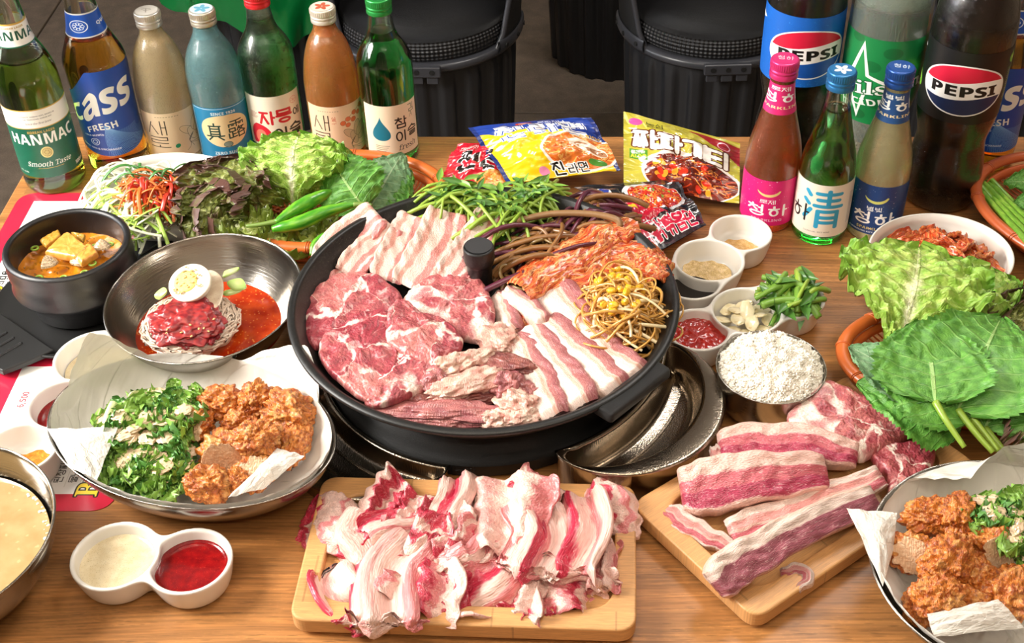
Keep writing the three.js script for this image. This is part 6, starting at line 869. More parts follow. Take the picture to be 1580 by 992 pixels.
paperSheet('white greaseproof paper lining the left oval steel bowl', BOWL2, 0.137, 0.0925, -0.34, 0.057, 0.43, [[136, 512, 0.1, 0.4], [478, 532, 0.085, 0.4]], [[[72, 661, 0.062], [182, 660, 0.062], [150, 742, 0.058], [108, 722, 0.061]], [[428, 692, 0.056], [470, 704, 0.058], [410, 752, 0.054], [352, 770, 0.056]]], 0, 1.25);
paperSheet('white greaseproof paper lining the lower right steel bowl', BOWL4, 0.111, 0.111, 0, 0.062, 0.4, [[1600, 682, 0.105, 0.6], [1490, 742, 0.075, 0.4]], [[[1306, 784, 0.07], [1384, 792, 0.076], [1378, 850, 0.062], [1362, 905, 0.064]], [[1430, 948, 0.066], [1540, 925, 0.078], [1580, 968, 0.068], [1440, 985, 0.062]]], 0.003, 1.53);
const GC1 = 'fried chicken pieces in the left bowl', GC2 = 'fried chicken pieces in the lower right bowl';
chicken([['rough golden chicken piece at the back of the left bowl', 338, 621, 0.05, [0.026, 0.017, 0.021]], ['dark brown chicken piece at the back, beside the largest one', 394, 616, 0.05, [0.022, 0.017, 0.018]], ['largest square golden chicken piece at the back right of the left bowl', 442, 634, 0.052, [0.031, 0.019, 0.024]], ['chicken piece with a pale cut face touching the salad', 300, 657, 0.042, [0.021, 0.017, 0.018], { n: [-0.4, 0.5, 0.6], d: 0.006 }],
  ['orange chicken piece with a pale cut side in the middle front', 345, 700, 0.045, [0.028, 0.022, 0.023], { n: [0.25, 0.2, 1], d: 0.01 }], ['crusty chicken piece in the centre of the left heap', 396, 676, 0.054, [0.025, 0.018, 0.02]], ['long golden chicken piece at the right end of the left bowl', 456, 682, 0.044, [0.03, 0.014, 0.016]], ['knobbly chicken piece at the front left of the left heap', 320, 748, 0.036, [0.025, 0.02, 0.02]],
  ['block of chicken with a wide pale cut face at the front right', 394, 728, 0.04, [0.022, 0.017, 0.02], { n: [0.1, 0.85, 0.8], d: 0.007 }], ['small dark chicken crumb between the front pieces', 366, 741, 0.036, [0.014, 0.012, 0.012]], ['brown chicken piece low between the salad and the heap', 372, 652, 0.044, [0.02, 0.015, 0.017]]], GC1, 3);
const q2 = (x, y, h) => [960 + x / 2.2968, 560 + y / 2.2968, h];
chicken([['dark crusty chicken piece at the back left of the right bowl', ...q2(1090, 545, 0.062), [0.026, 0.02, 0.02]], ['bright orange chicken piece at the back beside the right salad', ...q2(1190, 540, 0.064), [0.024, 0.018, 0.018]], ['chicken piece with a long pale cut at the left of the right bowl', ...q2(1030, 675, 0.055), [0.025, 0.022, 0.019], { n: [-0.25, 0.5, 0.85], d: 0.009 }], ['crisp chicken piece in the centre of the right bowl', ...q2(1150, 700, 0.066), [0.03, 0.02, 0.022]],
  ['split chicken piece with pale strands at the right of the bowl', ...q2(1315, 655, 0.064), [0.024, 0.024, 0.026], { n: [0.2, 0.35, 0.9], d: 0.012 }], ['bumpy orange chicken piece at the front of the right bowl', ...q2(1120, 825, 0.058), [0.026, 0.02, 0.022]], ['dark chicken piece low at the front left of the right bowl', ...q2(1060, 865, 0.046), [0.02, 0.016, 0.018]], ['flat dark chicken piece over the front paper flap', ...q2(1235, 855, 0.05), [0.024, 0.014, 0.018]], ['knobbly golden chicken piece at the frame edge, lower right', ...q2(1375, 815, 0.058), [0.028, 0.02, 0.024]], ['reddish chicken piece between the centre and the split piece', ...q2(1260, 760, 0.054), [0.02, 0.016, 0.018]]], GC2, 41);
// salads: many small frilled leaves, dressing on top
function salad(label, spots, seed, extra) {
  const R = rngOf(seed), c = at(...spots[0]), S = thing('leaf_salad', label, 'salad', V(c.x, TOP + 0.02, c.z)), a = [[], []], d = [];
  for (const [x, y, h, rx, ry, n, dn] of spots) for (let i = 0; i < n; i++) {
    const t = R() * TAU, q = Math.sqrt(R()), p = at(x + rx * q * Math.cos(t), y + ry * q * Math.sin(t), h + 0.012 * (1 - q * q) + 0.01 * R()), L = 0.012 + 0.014 * R(), b = R() * TAU, e = p.clone().add(V(Math.cos(b) * L, (R() - 0.35) * 0.018, Math.sin(b) * L));
    a[i % 3 ? 0 : 1].push(leafGeo({ base: p, tip: e, w: wFrill(0.006 + 0.006 * R()), ruffle: 0.006, rf: 7, seed: i * 1.7 + seed, cup: 0.3, wob: 0.5, nu: 14, nv: 10, up: V(R() - 0.5, 1, R() - 0.5) }));
    if (i < dn) d.push(lump({ c: p.clone().add(V(0, 0.009, 0)), r: [0.005 + 0.008 * R(), 0.0025, 0.004 + 0.005 * R()], amp: 0.25, f: 1.2, det: 8, seed: i + seed, rot: [0, R() * 6, 0] }));
  }
  stuff(wpart(S, 'leaf', merge(a[0]), M.saladA)); stuff(wpart(S, 'dark_leaf', merge(a[1]), M.saladB)); stuff(wpart(S, 'dressing', merge(d), phy({ color: 0xe2c6a4, roughness: 0.2, clearcoat: 0.6 }))); if (extra) extra(S);
}
M.saladA = matte(0x8cb84c, 0.45, { coat: 0.3, more: { transmission: 0.2, thickness: 0 } }); M.saladB = matte(0x55903a, 0.45, { coat: 0.3, more: { transmission: 0.15, thickness: 0 } });
salad('frilly green salad with creamy dressing in the left paper-lined bowl', [[222, 668, 0.035, 60, 34, 150, 26], [236, 718, 0.028, 56, 42, 170, 30], [262, 640, 0.04, 40, 24, 90, 16]], 77, (S) => {
  wpart(S, 'celery_stem', tube(smoothLine(ats([[160, 668, 0.05], [168, 640, 0.057], [176, 622, 0.06]]), 8), 0.004, 10), matte(0xcfdc98, 0.35, { coat: 0.4 }), 'pale green stem'); wpart(S, 'celery_stem', tube(smoothLine(ats([[184, 640, 0.052], [192, 630, 0.056], [201, 620, 0.058]]), 8), 0.0032, 10), matte(0xcfdc98, 0.35, { coat: 0.4 }));
});
solo('cucumber_slice', 'round translucent pickle slice leaning on the paper behind the salad', 'cucumber', slice({ pts: ats([[197, 614, 0.052], [205, 604, 0.056], [222, 605, 0.056], [236, 616, 0.052], [228, 628, 0.047], [206, 628, 0.047]]), t: 0.003, na: 40, nr: 8 }), phy({ color: 0x9a9c62, roughness: 0.25, clearcoat: 0.6, transmission: 0.3, thickness: 0 }));
salad('curly green salad in the lower right bowl beside the chicken', [[1545, 800, 0.06, 36, 18, 60, 6], [1570, 825, 0.058, 24, 22, 40, 5], [1625, 850, 0.05, 44, 48, 110, 12]], 99);
// ---------- small dishes at the right ----------
{
  const R = rngOf(23), c = DB[2], gm = wet(sauceTex([250, 240, 208], [238, 222, 174], [222, 196, 136], 12, 0.7), { rough: 0.3, bump: 0.0002 });
  const D8 = ['back', 'back right', 'right', 'front right', 'front', 'front left', 'left', 'back left'];
  for (let i = 0; i < 14; i++) { const top = i === 13, out = i < 8, a = out ? i / 8 * TAU : (i - 8) / 5 * TAU + 0.3, q = top ? 0 : out ? 0.0235 : 0.0125, L = 0.009 + 0.003 * R(); solo('garlic_slice', top ? 'topmost pale garlic slice in the middle of the garlic cup' : out ? 'pale garlic slice at the ' + D8[i] + ' rim of the garlic cup' : 'pale garlic slice of the upper layer, ' + ['back', 'right', 'front right', 'front left', 'left'][i - 8] + ' in the garlic cup', 'garlic', lump({ c: V(c.x + Math.sin(a) * q, TOP + 0.016 + (out ? 0.001 : top ? 0.013 : 0.008) + 0.003 * R(), c.z - Math.cos(a) * q), r: [L, 0.0022, L * 0.62], amp: 0.12, f: 1, det: 8, seed: i + 3, rot: [0.7 * (R() - 0.5), R() * 6, 0.7 * (R() - 0.5) + (top ? 0.6 : 0)] }), gm, 'garlic slices in the middle cup'); }
  const g = DB[0], w = (Rr) => { const a = Rr() * TAU, q = 0.027 * Math.sqrt(Rr()); return V(g.x + Math.cos(a) * q, TOP + 0.024 + 0.018 * Rr(), g.z + Math.sin(a) * q); }, G = thing('chopped_greens', 'cut green chilli stems and leaves in the rightmost cup', 'greens', V(g.x, TOP + 0.02, g.z)), lf = [];
  stuff(wpart(G, 'stem', heapStrands(26, 29, w, 0.036, 0.0034, { bend: 0.7, lift: 0.008 }), M.green)); stuff(wpart(G, 'pale_stem', heapStrands(12, 30, w, 0.032, 0.003, { bend: 0.7, lift: 0.01 }), M.stem));
  for (let i = 0; i < 34; i++) { const p = w(R), a = R() * TAU, L = 0.02 + 0.012 * R(); p.y += 0.004; lf.push(leafGeo({ base: p, tip: p.clone().add(V(Math.cos(a) * L, (R() - 0.4) * 0.016, Math.sin(a) * L)), w: (u) => 0.0055 * Math.sin(Math.PI * u ** 0.7), nu: 8, nv: 6, cup: 0.6, seed: i, up: V(R() - 0.5, 1, R() - 0.5) })); }
  lf.push(leafGeo({ base: at(1240, 470, 0.038), tip: at(1233, 512, 0.02), w: (u) => 0.004 * Math.sin(Math.PI * u ** 0.7), nu: 10, nv: 6, seed: 5 })); stuff(wpart(G, 'leaf', merge(lf), M.dgreen));
}
{ // rice: thousands of grains on a mound
  const R = rngOf(37), gr = new THREE.CapsuleGeometry(0.00095, 0.0031, 3, 7), N = 6500, rice = new THREE.InstancedMesh(gr, phy({ color: 0xf6f1e6, roughness: 0.4, clearcoat: 0.3 }), N), m = new THREE.Matrix4(), q = new THREE.Quaternion(), S = thing('cooked_rice', 'heaped cooked white rice with loose grains in the steel bowl', 'rice', V(RICE.x, TOP + 0.02, RICE.z));
  const hh = (x, z) => { const d = Math.hypot(x, z) / 0.05; return 0.0165 + 0.029 * Math.sqrt(Math.max(0, 1 - d * d * 0.93)) + 0.007 * fbm2(x * 60 + 3, z * 60, 3); };
  for (let i = 0; i < N; i++) { const a = R() * TAU, d = 0.0478 * Math.sqrt(R()), x = Math.cos(a) * d, z = Math.sin(a) * d; q.setFromEuler(new THREE.Euler(R() * 3, R() * 6, R() * 3)); m.compose(V(x, hh(x, z) + 0.0018 * (R() - 0.3), z), q, V(1, 0.8 + 0.4 * R(), 1)); rice.setMatrixAt(i, m); }
  rice.name = 'grain'; stuff(rice); shadowed(rice); S.add(rice);
  part(S, 'rice_mound', grid(20, 60, (u, v) => { const a = v * TAU, d = 0.0495 * u, x = Math.cos(a) * d, z = Math.sin(a) * d; return [x, hh(x, z) - 0.001, z]; }), std({ color: 0xf0e8d8, roughness: 0.7, side: THREE.DoubleSide }));
}
M.kimchi2 = M.kimchi.clone(); M.kimchi2.color.set(0xffe6d8);
{ // kimchi in its dish
  const R = rngOf(47), D8 = ['back', 'back right', 'right', 'front right', 'front', 'front left', 'left', 'back left'];
  for (let i = 0; i < 22; i++) { const ly = i < 8 ? 0 : i < 16 ? 1 : i < 21 ? 2 : 3, k = [i, i - 8, i - 16, 0][ly], a = k / (ly === 2 ? 5 : 8) * TAU + [0, 0.2, 0.5, 0][ly], d = [0.05, 0.033, 0.016, 0][ly], x = KIM.x + Math.sin(a) * d * 1.05, z = KIM.z - Math.cos(a) * d * 0.9, b = R() * TAU, L = 0.017 + 0.012 * R(), y = TOP + [0.026, 0.034, 0.041, 0.046][ly] + 0.004 * R(), P = [-1, -0.3, 0.4, 1].map((q) => V(x + Math.cos(b) * L * q, y + 0.006 * (R() - 0.5) - 0.003 * q * q, z + Math.sin(b) * L * q)), lab = ly === 3 ? 'topmost kimchi piece in the middle of the white dish' : ['red kimchi piece along the ', 'kimchi piece of the second ring, ', 'kimchi piece near the top, '][ly] + (ly === 2 ? ['back', 'right', 'front right', 'front left', 'left'][k] : D8[k]) + [' rim of the white dish', ' in the white dish', ' of the heap in the white dish'][ly];
    solo('kimchi_piece', lab, 'vegetable', strip({ pts: P, w: (u) => 0.02 + 0.009 * Math.sin(u * 4 + i), t: 0.0038, nu: 18, nv: 14, roll: () => (R() - 0.5) * 0.2 + Math.sin(i * 1.7) * 0.5, cup: (u, s) => 0.005 * fbm2(u * 4 + i * 3, s * 3, 2) + 0.004 * s * s, u0: i * 0.13, ul: 0.4 }), M.kimchi2, 'kimchi pieces in the white dish'); }
}
// ---------- leaves in the right baskets ----------
{
  leafThing('cabbage_leaf', 'broad crinkled yellow-green cabbage leaf in the right basket', 'cabbage', { base: at(1392, 528, 0.052), tip: at(1418, 380, 0.075), w: wFan(0.076, 0.2), ruffle: 0.012, rf: 8, seed: 111, cup: -0.06, arch: 0.16, crease: 0.004, nu: 80, nv: 60, up: V(0, 1, 0.25) }, M.napa);
  leafThing('cabbage_leaf', 'darker cabbage leaf showing behind the broad one at its right', 'cabbage', { base: at(1455, 505, 0.045), tip: at(1528, 415, 0.05), w: wFan(0.05), ruffle: 0.01, rf: 8, seed: 114, arch: 0.12, crease: 0.003, nu: 50, nv: 40 }, M.napa);
  const st = (pts, r) => ({ pts: ats(pts), r, mat: M.stem }), PR = (label, b, t, w, s, seed, o = {}) => leafThing('perilla_leaf', label, 'perilla', { base: A3(b), tip: A3(t), w: wHeart(w), serr: 0.1, teeth: 24, ruffle: 0.003, rf: 3, seed, cup: o.cup ?? 0.12, arch: o.arch ?? 0.16, crease: 0.0012, nu: 80, nv: 44, up: o.up ?? V(0, 1, 0.2), sweep: -0.25 }, o.mat ?? M.perilla, null, s);
  PR('lowest perilla leaf whose toothed edge lies over the red meat', [1485, 655, 0.045], [1322, 590, 0.05], 0.06, null, 121); PR('perilla leaf low at the right of the stack, partly hidden', [1520, 660, 0.05], [1585, 520, 0.055], 0.07, st([[1520, 660, 0.05], [1545, 690, 0.045], [1565, 712, 0.04]], 0.0032), 122);
  PR('second perilla leaf of the stack under the top one', [1500, 645, 0.06], [1340, 545, 0.062], 0.062, st([[1500, 645, 0.06], [1522, 672, 0.054], [1540, 696, 0.048]], 0.0036), 123); PR('large perilla leaf at the right of the stack with clear veins', [1478, 632, 0.066], [1545, 490, 0.07], 0.07, st([[1478, 632, 0.066], [1502, 664, 0.06], [1532, 698, 0.05]], 0.0036), 124);
  PR('perilla leaf turned over, pale side up, at the left of the stack', [1436, 618, 0.07], [1310, 535, 0.066], 0.04, null, 126, { mat: M.perillaBack, arch: 0.05, cup: 0.3 });
  PR('topmost perilla leaf of the stack with a long pale stem', [1443, 620, 0.076], [1420, 494, 0.086], 0.062, st([[1443, 620, 0.076], [1462, 652, 0.07], [1488, 690, 0.058]], 0.0036), 125, { arch: 0.08 });
  PR('perilla leaf edge curling up behind the topmost one', [1470, 600, 0.062], [1440, 500, 0.075], 0.05, null, 127, { up: V(0, 0.9, 0.5) });
  [['small red-brown lettuce leaf at the right frame edge above the perilla', [1560, 505, 0.04], [1535, 455, 0.06], 0.03, 1], ['yellow-green lettuce leaf with brown tips at the right frame edge', [1590, 520, 0.04], [1556, 480, 0.06], 0.035, 1], ['dark lettuce leaf farthest back in the right basket', [1590, 500, 0.04], [1572, 448, 0.055], 0.03, 1], ['curly lettuce leaf under the perilla stems at the frame edge', [1600, 680, 0.035], [1545, 640, 0.05], 0.035, 1], ['small curly lettuce leaf above the right paper corner', [1600, 650, 0.04], [1560, 610, 0.05], 0.03, 0]].forEach(([l, b, t, w, k], i) => leafThing('lettuce_leaf', l, 'lettuce', { base: A3(b), tip: A3(t), w: wFrill(w), ruffle: 0.012, rf: 5, seed: i + 131, cup: 0.25, arch: 0.15, wob: 0.2, nu: 50, nv: 36 }, k ? M.redLettuce : M.greenLettuce));
  const stalk = dataTex(32, 256, (u, v) => mix3(mix3([86, 136, 40], [140, 178, 66], clamp(0.5 + fbm2(u * 2, v * 6, 3), 0, 1)), [214, 222, 170], sstep(v, 0.78, 1))), sm = phy({ map: stalk, roughness: 0.3, clearcoat: 0.5, clearcoatRoughness: 0.15 });
  for (let i = 0; i < 9; i++) { const t = i / 8, p = [[1504 + 26 * t, 286 - 8 * t + (i % 2) * 4, 0.026 + (i % 3) * 0.004], [1540 + 24 * t, 330 - 16 * t, 0.03 + (i % 2) * 0.006], [1582 + 22 * t, 376 - 26 * t, 0.036 + (i % 2) * 0.005], [1640 + 20 * t, 430 - 30 * t, 0.034]]; const g = tube(smoothLine(ats(p), 24), (k) => 0.0042 * (0.8 + 0.35 * k), 12), uv = g.attributes.uv; for (let k = 0; k < uv.count; k++) uv.setXY(k, uv.getY(k), uv.getX(k)); solo('garlic_stalk', ['outermost green stalk along the front of the upper right basket', 'second green stalk from the front in the upper right basket', 'third green stalk from the front in the upper right basket', 'fourth green stalk from the front in the upper right basket', 'middle green stalk of the bundle in the upper right basket', 'fourth green stalk from the back in the upper right basket', 'third green stalk from the back in the upper right basket', 'second green stalk from the back in the upper right basket', 'rearmost green stalk of the bundle, upper right basket'][i], 'stalk', g, sm, 'green stalks in the upper right basket'); }
  PR('dark perilla leaf at the back of the upper right basket', [1600, 290, 0.03], [1548, 282, 0.035], 0.022, null, 141); PR('dark perilla leaf beside the stalks in the upper right basket', [1605, 320, 0.03], [1560, 316, 0.035], 0.02, null, 142);
}
// ---------- instant noodle packets ----------
const noodleArt = (c, x, y, rx, ry, cols, seed) => { c.save(); c.beginPath(); c.ellipse(x, y, rx, ry, 0, 0, TAU); c.fillStyle = cols[0]; c.fill(); c.clip(); const r = rngOf(seed); for (let i = 0; i < 190; i++) { c.strokeStyle = cols[1 + Math.floor(r() * (cols.length - 1))]; c.lineWidth = 4 + 5 * r(); c.beginPath(); const px = x + (r() - 0.5) * 2 * rx, py = y + (r() - 0.5) * 2 * ry; c.moveTo(px, py); c.bezierCurveTo(px + 90 * (r() - 0.5), py + 60 * (r() - 0.5), px + 120 * (r() - 0.5), py + 90 * (r() - 0.5), px + 150 * (r() - 0.5), py + 80 * (r() - 0.5)); c.stroke(); } c.restore(); };
T.jin = canvasTex(768, 640, (c, w, h) => {
  c.fillStyle = '#f2c418'; c.fillRect(0, 0, w, h); c.fillStyle = '#1c3c96'; c.beginPath(); c.moveTo(0, 0); c.lineTo(w, 0); c.lineTo(w, 400); c.bezierCurveTo(520, 130, 260, 250, 90, 130); c.lineTo(0, 110); c.fill(); c.fillStyle = '#1a2f74'; c.fillRect(0, 0, 30, h); c.fillRect(w - 30, 0, 30, h);
  c.fillStyle = '#e8e4dc'; c.beginPath(); c.ellipse(560, 440, 250, 190, 0, 0, TAU); c.fill(); noodleArt(c, 560, 440, 232, 172, ['#d9722c', '#f0b25c', '#e88a3a', '#f6d08a', '#c8501e'], 5); for (const [x, y, a] of [[600, 380, 0.5], [650, 440, 0.7]]) { c.fillStyle = '#f0e2cc'; c.beginPath(); c.ellipse(x, y, 96, 50, a, 0, TAU); c.fill(); c.fillStyle = '#b8835c'; c.beginPath(); c.ellipse(x + 14, y + 14, 72, 34, a, 0, TAU); c.fill(); c.strokeStyle = '#7c4a2c'; c.lineWidth = 6; c.beginPath(); c.ellipse(x + 14, y + 14, 40, 16, a, 0, TAU); c.stroke(); } c.fillStyle = '#4a8a2e'; c.beginPath(); c.ellipse(640, 560, 60, 34, 0.2, 0, TAU); c.fill();
  hangul(c, '진라면', 130, 84, 170, { lw: 0.17, col: '#fdfdfb', edge: 8, edgeCol: '#1c3c96', edge2: '#fff', edge2w: 7, cap: 'butt', gap: 1.16 }); hangul(c, '오리지널', 420, 34, 38, { lw: 0.12, col: '#fff' }); c.fillStyle = '#d83a2c'; c.beginPath(); c.ellipse(330, 52, 50, 30, 0, 0, TAU); c.fill(); c.fillStyle = '#f6c8c0'; c.beginPath(); c.ellipse(330, 52, 34, 18, 0, 0, TAU); c.fill();
  hangul(c, '진', 330, 540, 84, { lw: 0.16, col: '#15120f', edge: 6, edgeCol: '#fff' }); hangul(c, '라면', 430, 556, 66, { lw: 0.13, col: '#15120f', edge: 6, edgeCol: '#fff' }); c.fillStyle = '#e58ab0'; c.beginPath(); c.arc(270, 590, 34, 0, TAU); c.fill(); text(c, '순한맛', 0, -50, '10px sans-serif', '#000'); hangul(c, '순한맛', 610, 250, 40, { lw: 0.13, col: '#f3c31c' });
});
T.spicy = canvasTex(512, 448, (c, w, h) => { c.fillStyle = '#cf1830'; c.fillRect(0, 0, w, h); hangul(c, '진라면', 90, 150, 160, { lw: 0.2, col: '#15100f', edge: 9, edgeCol: '#fff', cap: 'butt' }); hangul(c, '매운맛', 60, 60, 44, { lw: 0.12, col: '#f6d0cc' }); noodleArt(c, 360, 380, 130, 60, ['#b53a18', '#e88a3a', '#f0b25c'], 8); });
T.jjapa = canvasTex(768, 640, (c, w, h) => {
  c.fillStyle = '#b6ac3a'; c.fillRect(0, 0, w, h); const r = rngOf(6); for (let i = 0; i < 60; i++) { c.fillStyle = ['#c8be52', '#a39a2c', '#d8cf74'][i % 3]; c.beginPath(); c.ellipse(r() * w, r() * 260, 60 * r(), 20 * r(), r() * 3, 0, TAU); c.fill(); }
  c.fillStyle = '#a01c24'; c.beginPath(); c.moveTo(w, 40); c.lineTo(430, 20); c.bezierCurveTo(560, 120, 680, 150, w, 260); c.fill(); c.fillStyle = '#ece8e0'; c.beginPath(); c.ellipse(450, 490, 330, 200, 0, 0, TAU); c.fill(); noodleArt(c, 450, 500, 310, 180, ['#6a1c0c', '#c8401c', '#e2702a', '#8c2410', '#f09a44', '#3c1208'], 9); for (let i = 0; i < 16; i++) { c.fillStyle = i % 2 ? '#d8321c' : '#e8a02c'; c.beginPath(); c.ellipse(200 + r() * 500, 400 + r() * 200, 30, 18, r() * 3, 0, TAU); c.fill(); }
  hangul(c, '짜파게티', 70, 150, 150, { lw: 0.2, col: '#f8f2ea', edge: 11, edgeCol: '#5a2a14', climb: 10, gap: 1.08 }); hangul(c, '농심', 150, 50, 54, { lw: 0.12, col: '#4a4a14' }); c.fillStyle = '#e84a90'; c.beginPath(); c.ellipse(80, 66, 46, 34, 0, 0, TAU); c.fill(); c.strokeStyle = '#f0b8c8'; c.lineWidth = 8; c.beginPath(); c.arc(660, 100, 40, 0, TAU); c.stroke(); c.fillStyle = '#4f8a24'; c.fillRect(40, 330, 120, 90); text(c, 'ALDO', 100, 390, 'bold 40px sans-serif', '#f2e43c'); hangul(c, '올리브', 50, 340, 28, { lw: 0.12, col: '#fff' });
});
T.fire = canvasTex(768, 560, (c, w, h) => {
  c.fillStyle = '#15151a'; c.fillRect(0, 0, w, h); c.fillStyle = '#3a3b42'; c.fillRect(0, 0, 24, h); c.fillRect(w - 24, 0, 24, h); c.fillStyle = '#c8ccd0'; c.beginPath(); c.ellipse(490, 200, 246, 150, 0.15, 0, TAU); c.fill(); noodleArt(c, 490, 200, 228, 134, ['#a81c10', '#d8401c', '#e8702c', '#f0a03c', '#c02c14'], 14); for (let i = 0; i < 7; i++) { c.fillStyle = '#86c040'; c.beginPath(); c.arc(340 + i * 50, 180 + 40 * Math.sin(i * 2), 11, 0, TAU); c.fill(); }
  c.fillStyle = '#c81636'; c.beginPath(); c.moveTo(60, 300); c.bezierCurveTo(60, 120, 230, 120, 330, 270); c.bezierCurveTo(380, 340, 420, 370, 470, 380); c.lineTo(60, 390); c.fill(); c.fillStyle = '#f2c424'; c.beginPath(); c.moveTo(120, 260); c.bezierCurveTo(140, 170, 230, 190, 250, 290); c.lineTo(190, 270); c.lineTo(170, 310); c.fill();
  hangul(c, '불닭볶음면', 60, 400, 116, { lw: 0.17, col: '#e4234c', edge: 7, edgeCol: '#fff' }); c.fillStyle = '#e8e6e0'; c.beginPath(); c.ellipse(110, 110, 90, 60, -0.4, 0, TAU); c.fill(); c.fillStyle = '#2a3a8a'; c.beginPath(); c.ellipse(150, 80, 46, 30, -0.4, 0, TAU); c.fill(); c.fillStyle = '#e85a24'; c.beginPath(); c.ellipse(80, 140, 22, 12, -0.4, 0, TAU); c.fill();
});
function packet(label, cs, tex, puff, seed) { // corners: top left, top right, bottom right, bottom left
  const p = ats(cs), N = V().crossVectors(p[1].clone().sub(p[0]), p[3].clone().sub(p[0])).normalize().multiplyScalar(-1), side = (k) => grid(52, 52, (u, v) => {
    const q = p[0].clone().lerp(p[1], u).lerp(p[3].clone().lerp(p[2], u), v), e = Math.min(u, 1 - u), f = Math.min(v, 1 - v), pr = Math.pow(sstep(e, 0.03, 0.4), 0.7) * Math.pow(sstep(f, -0.02, 0.35), 0.7), seal = e < 0.05 ? 1 : 0, wr = 0.0075 * fbm2(u * 4.2 + seed, v * 4.2, 3) * pr + 0.0026 * Math.abs(N2(v * 9 + seed, u * 2)) * sstep(0.3 - e, 0, 0.25) + (seal ? 0.0008 * Math.sin(v * 160) : 0);
    const n = k * puff * pr + wr + (k > 0 ? 0.0003 : -0.0003) + 0.006 * N2(seed, v * 2.2) * sstep(0.15 - e, 0, 0.15); return [q.x + N.x * n, Math.max(TOP + 0.0006, q.y + N.y * n), q.z + N.z * n, u, 1 - v];
  });
  return solo('noodle_packet', label, 'packet', merge([side(1), side(-0.6)]), phy({ map: tex, roughness: 0.24, clearcoat: 0.8, clearcoatRoughness: 0.12, side: THREE.DoubleSide }));
}
packet('red instant noodle packet at the left, mostly hidden', [[706, 222, 0.03], [800, 220, 0.035], [800, 292, 0.012], [672, 292, 0.012]], T.spicy, 0.012, 3);
packet('yellow and blue instant noodle packet with a soup picture', [[722, 196, 0.05], [912, 180, 0.06], [958, 262, 0.028], [784, 284, 0.022]], T.jin, 0.02, 7);
packet('olive gold instant noodle packet beside the pink bottle', [[962, 172, 0.07], [1142, 222, 0.05], [1140, 316, 0.016], [962, 284, 0.02]], T.jjapa, 0.018, 11);
packet('black instant noodle packet with red lettering behind the pan rim', [[886, 288, 0.034], [1040, 278, 0.03], [1090, 346, 0.016], [1000, 398, 0.02]], T.fire, 0.012, 15);
// ---------- thin slices on the front board ----------
const brTex = (s, bands, o) => meat(bellyTex(s, bands, { wander: 0.16, ...o }), { rough: 0.34, coat: 0.45, bump: 0.0012 });
const cr = [190, 38, 66], cr2 = [170, 22, 50], pw = [230, 194, 182], pk = [214, 122, 124];
const BR = [brTex(21, [[-1, cr], [0.22, pw], [0.42, pk], [0.52, pw], [0.8, cr]]), brTex(22, [[-1, pw], [0.3, pk], [0.42, cr], [0.6, pw], [0.86, pk]]), brTex(23, [[-1, pk], [0.18, pw], [0.66, [222, 160, 154]], [0.8, pw], [0.92, cr]]), brTex(24, [[-1, cr2], [0.34, cr], [0.5, pw], [0.62, cr2], [0.85, pw]]), brTex(25, [[-1, pw], [0.16, pk], [0.3, pw], [0.44, cr], [0.56, pk], [0.7, pw], [0.84, pk]])];
const q3 = (x, y, h) => at(420 + (815 + (x - 790) * 0.94) / 2.724, 700 + (392 + (y - 400) * 0.89) / 2.724, h);
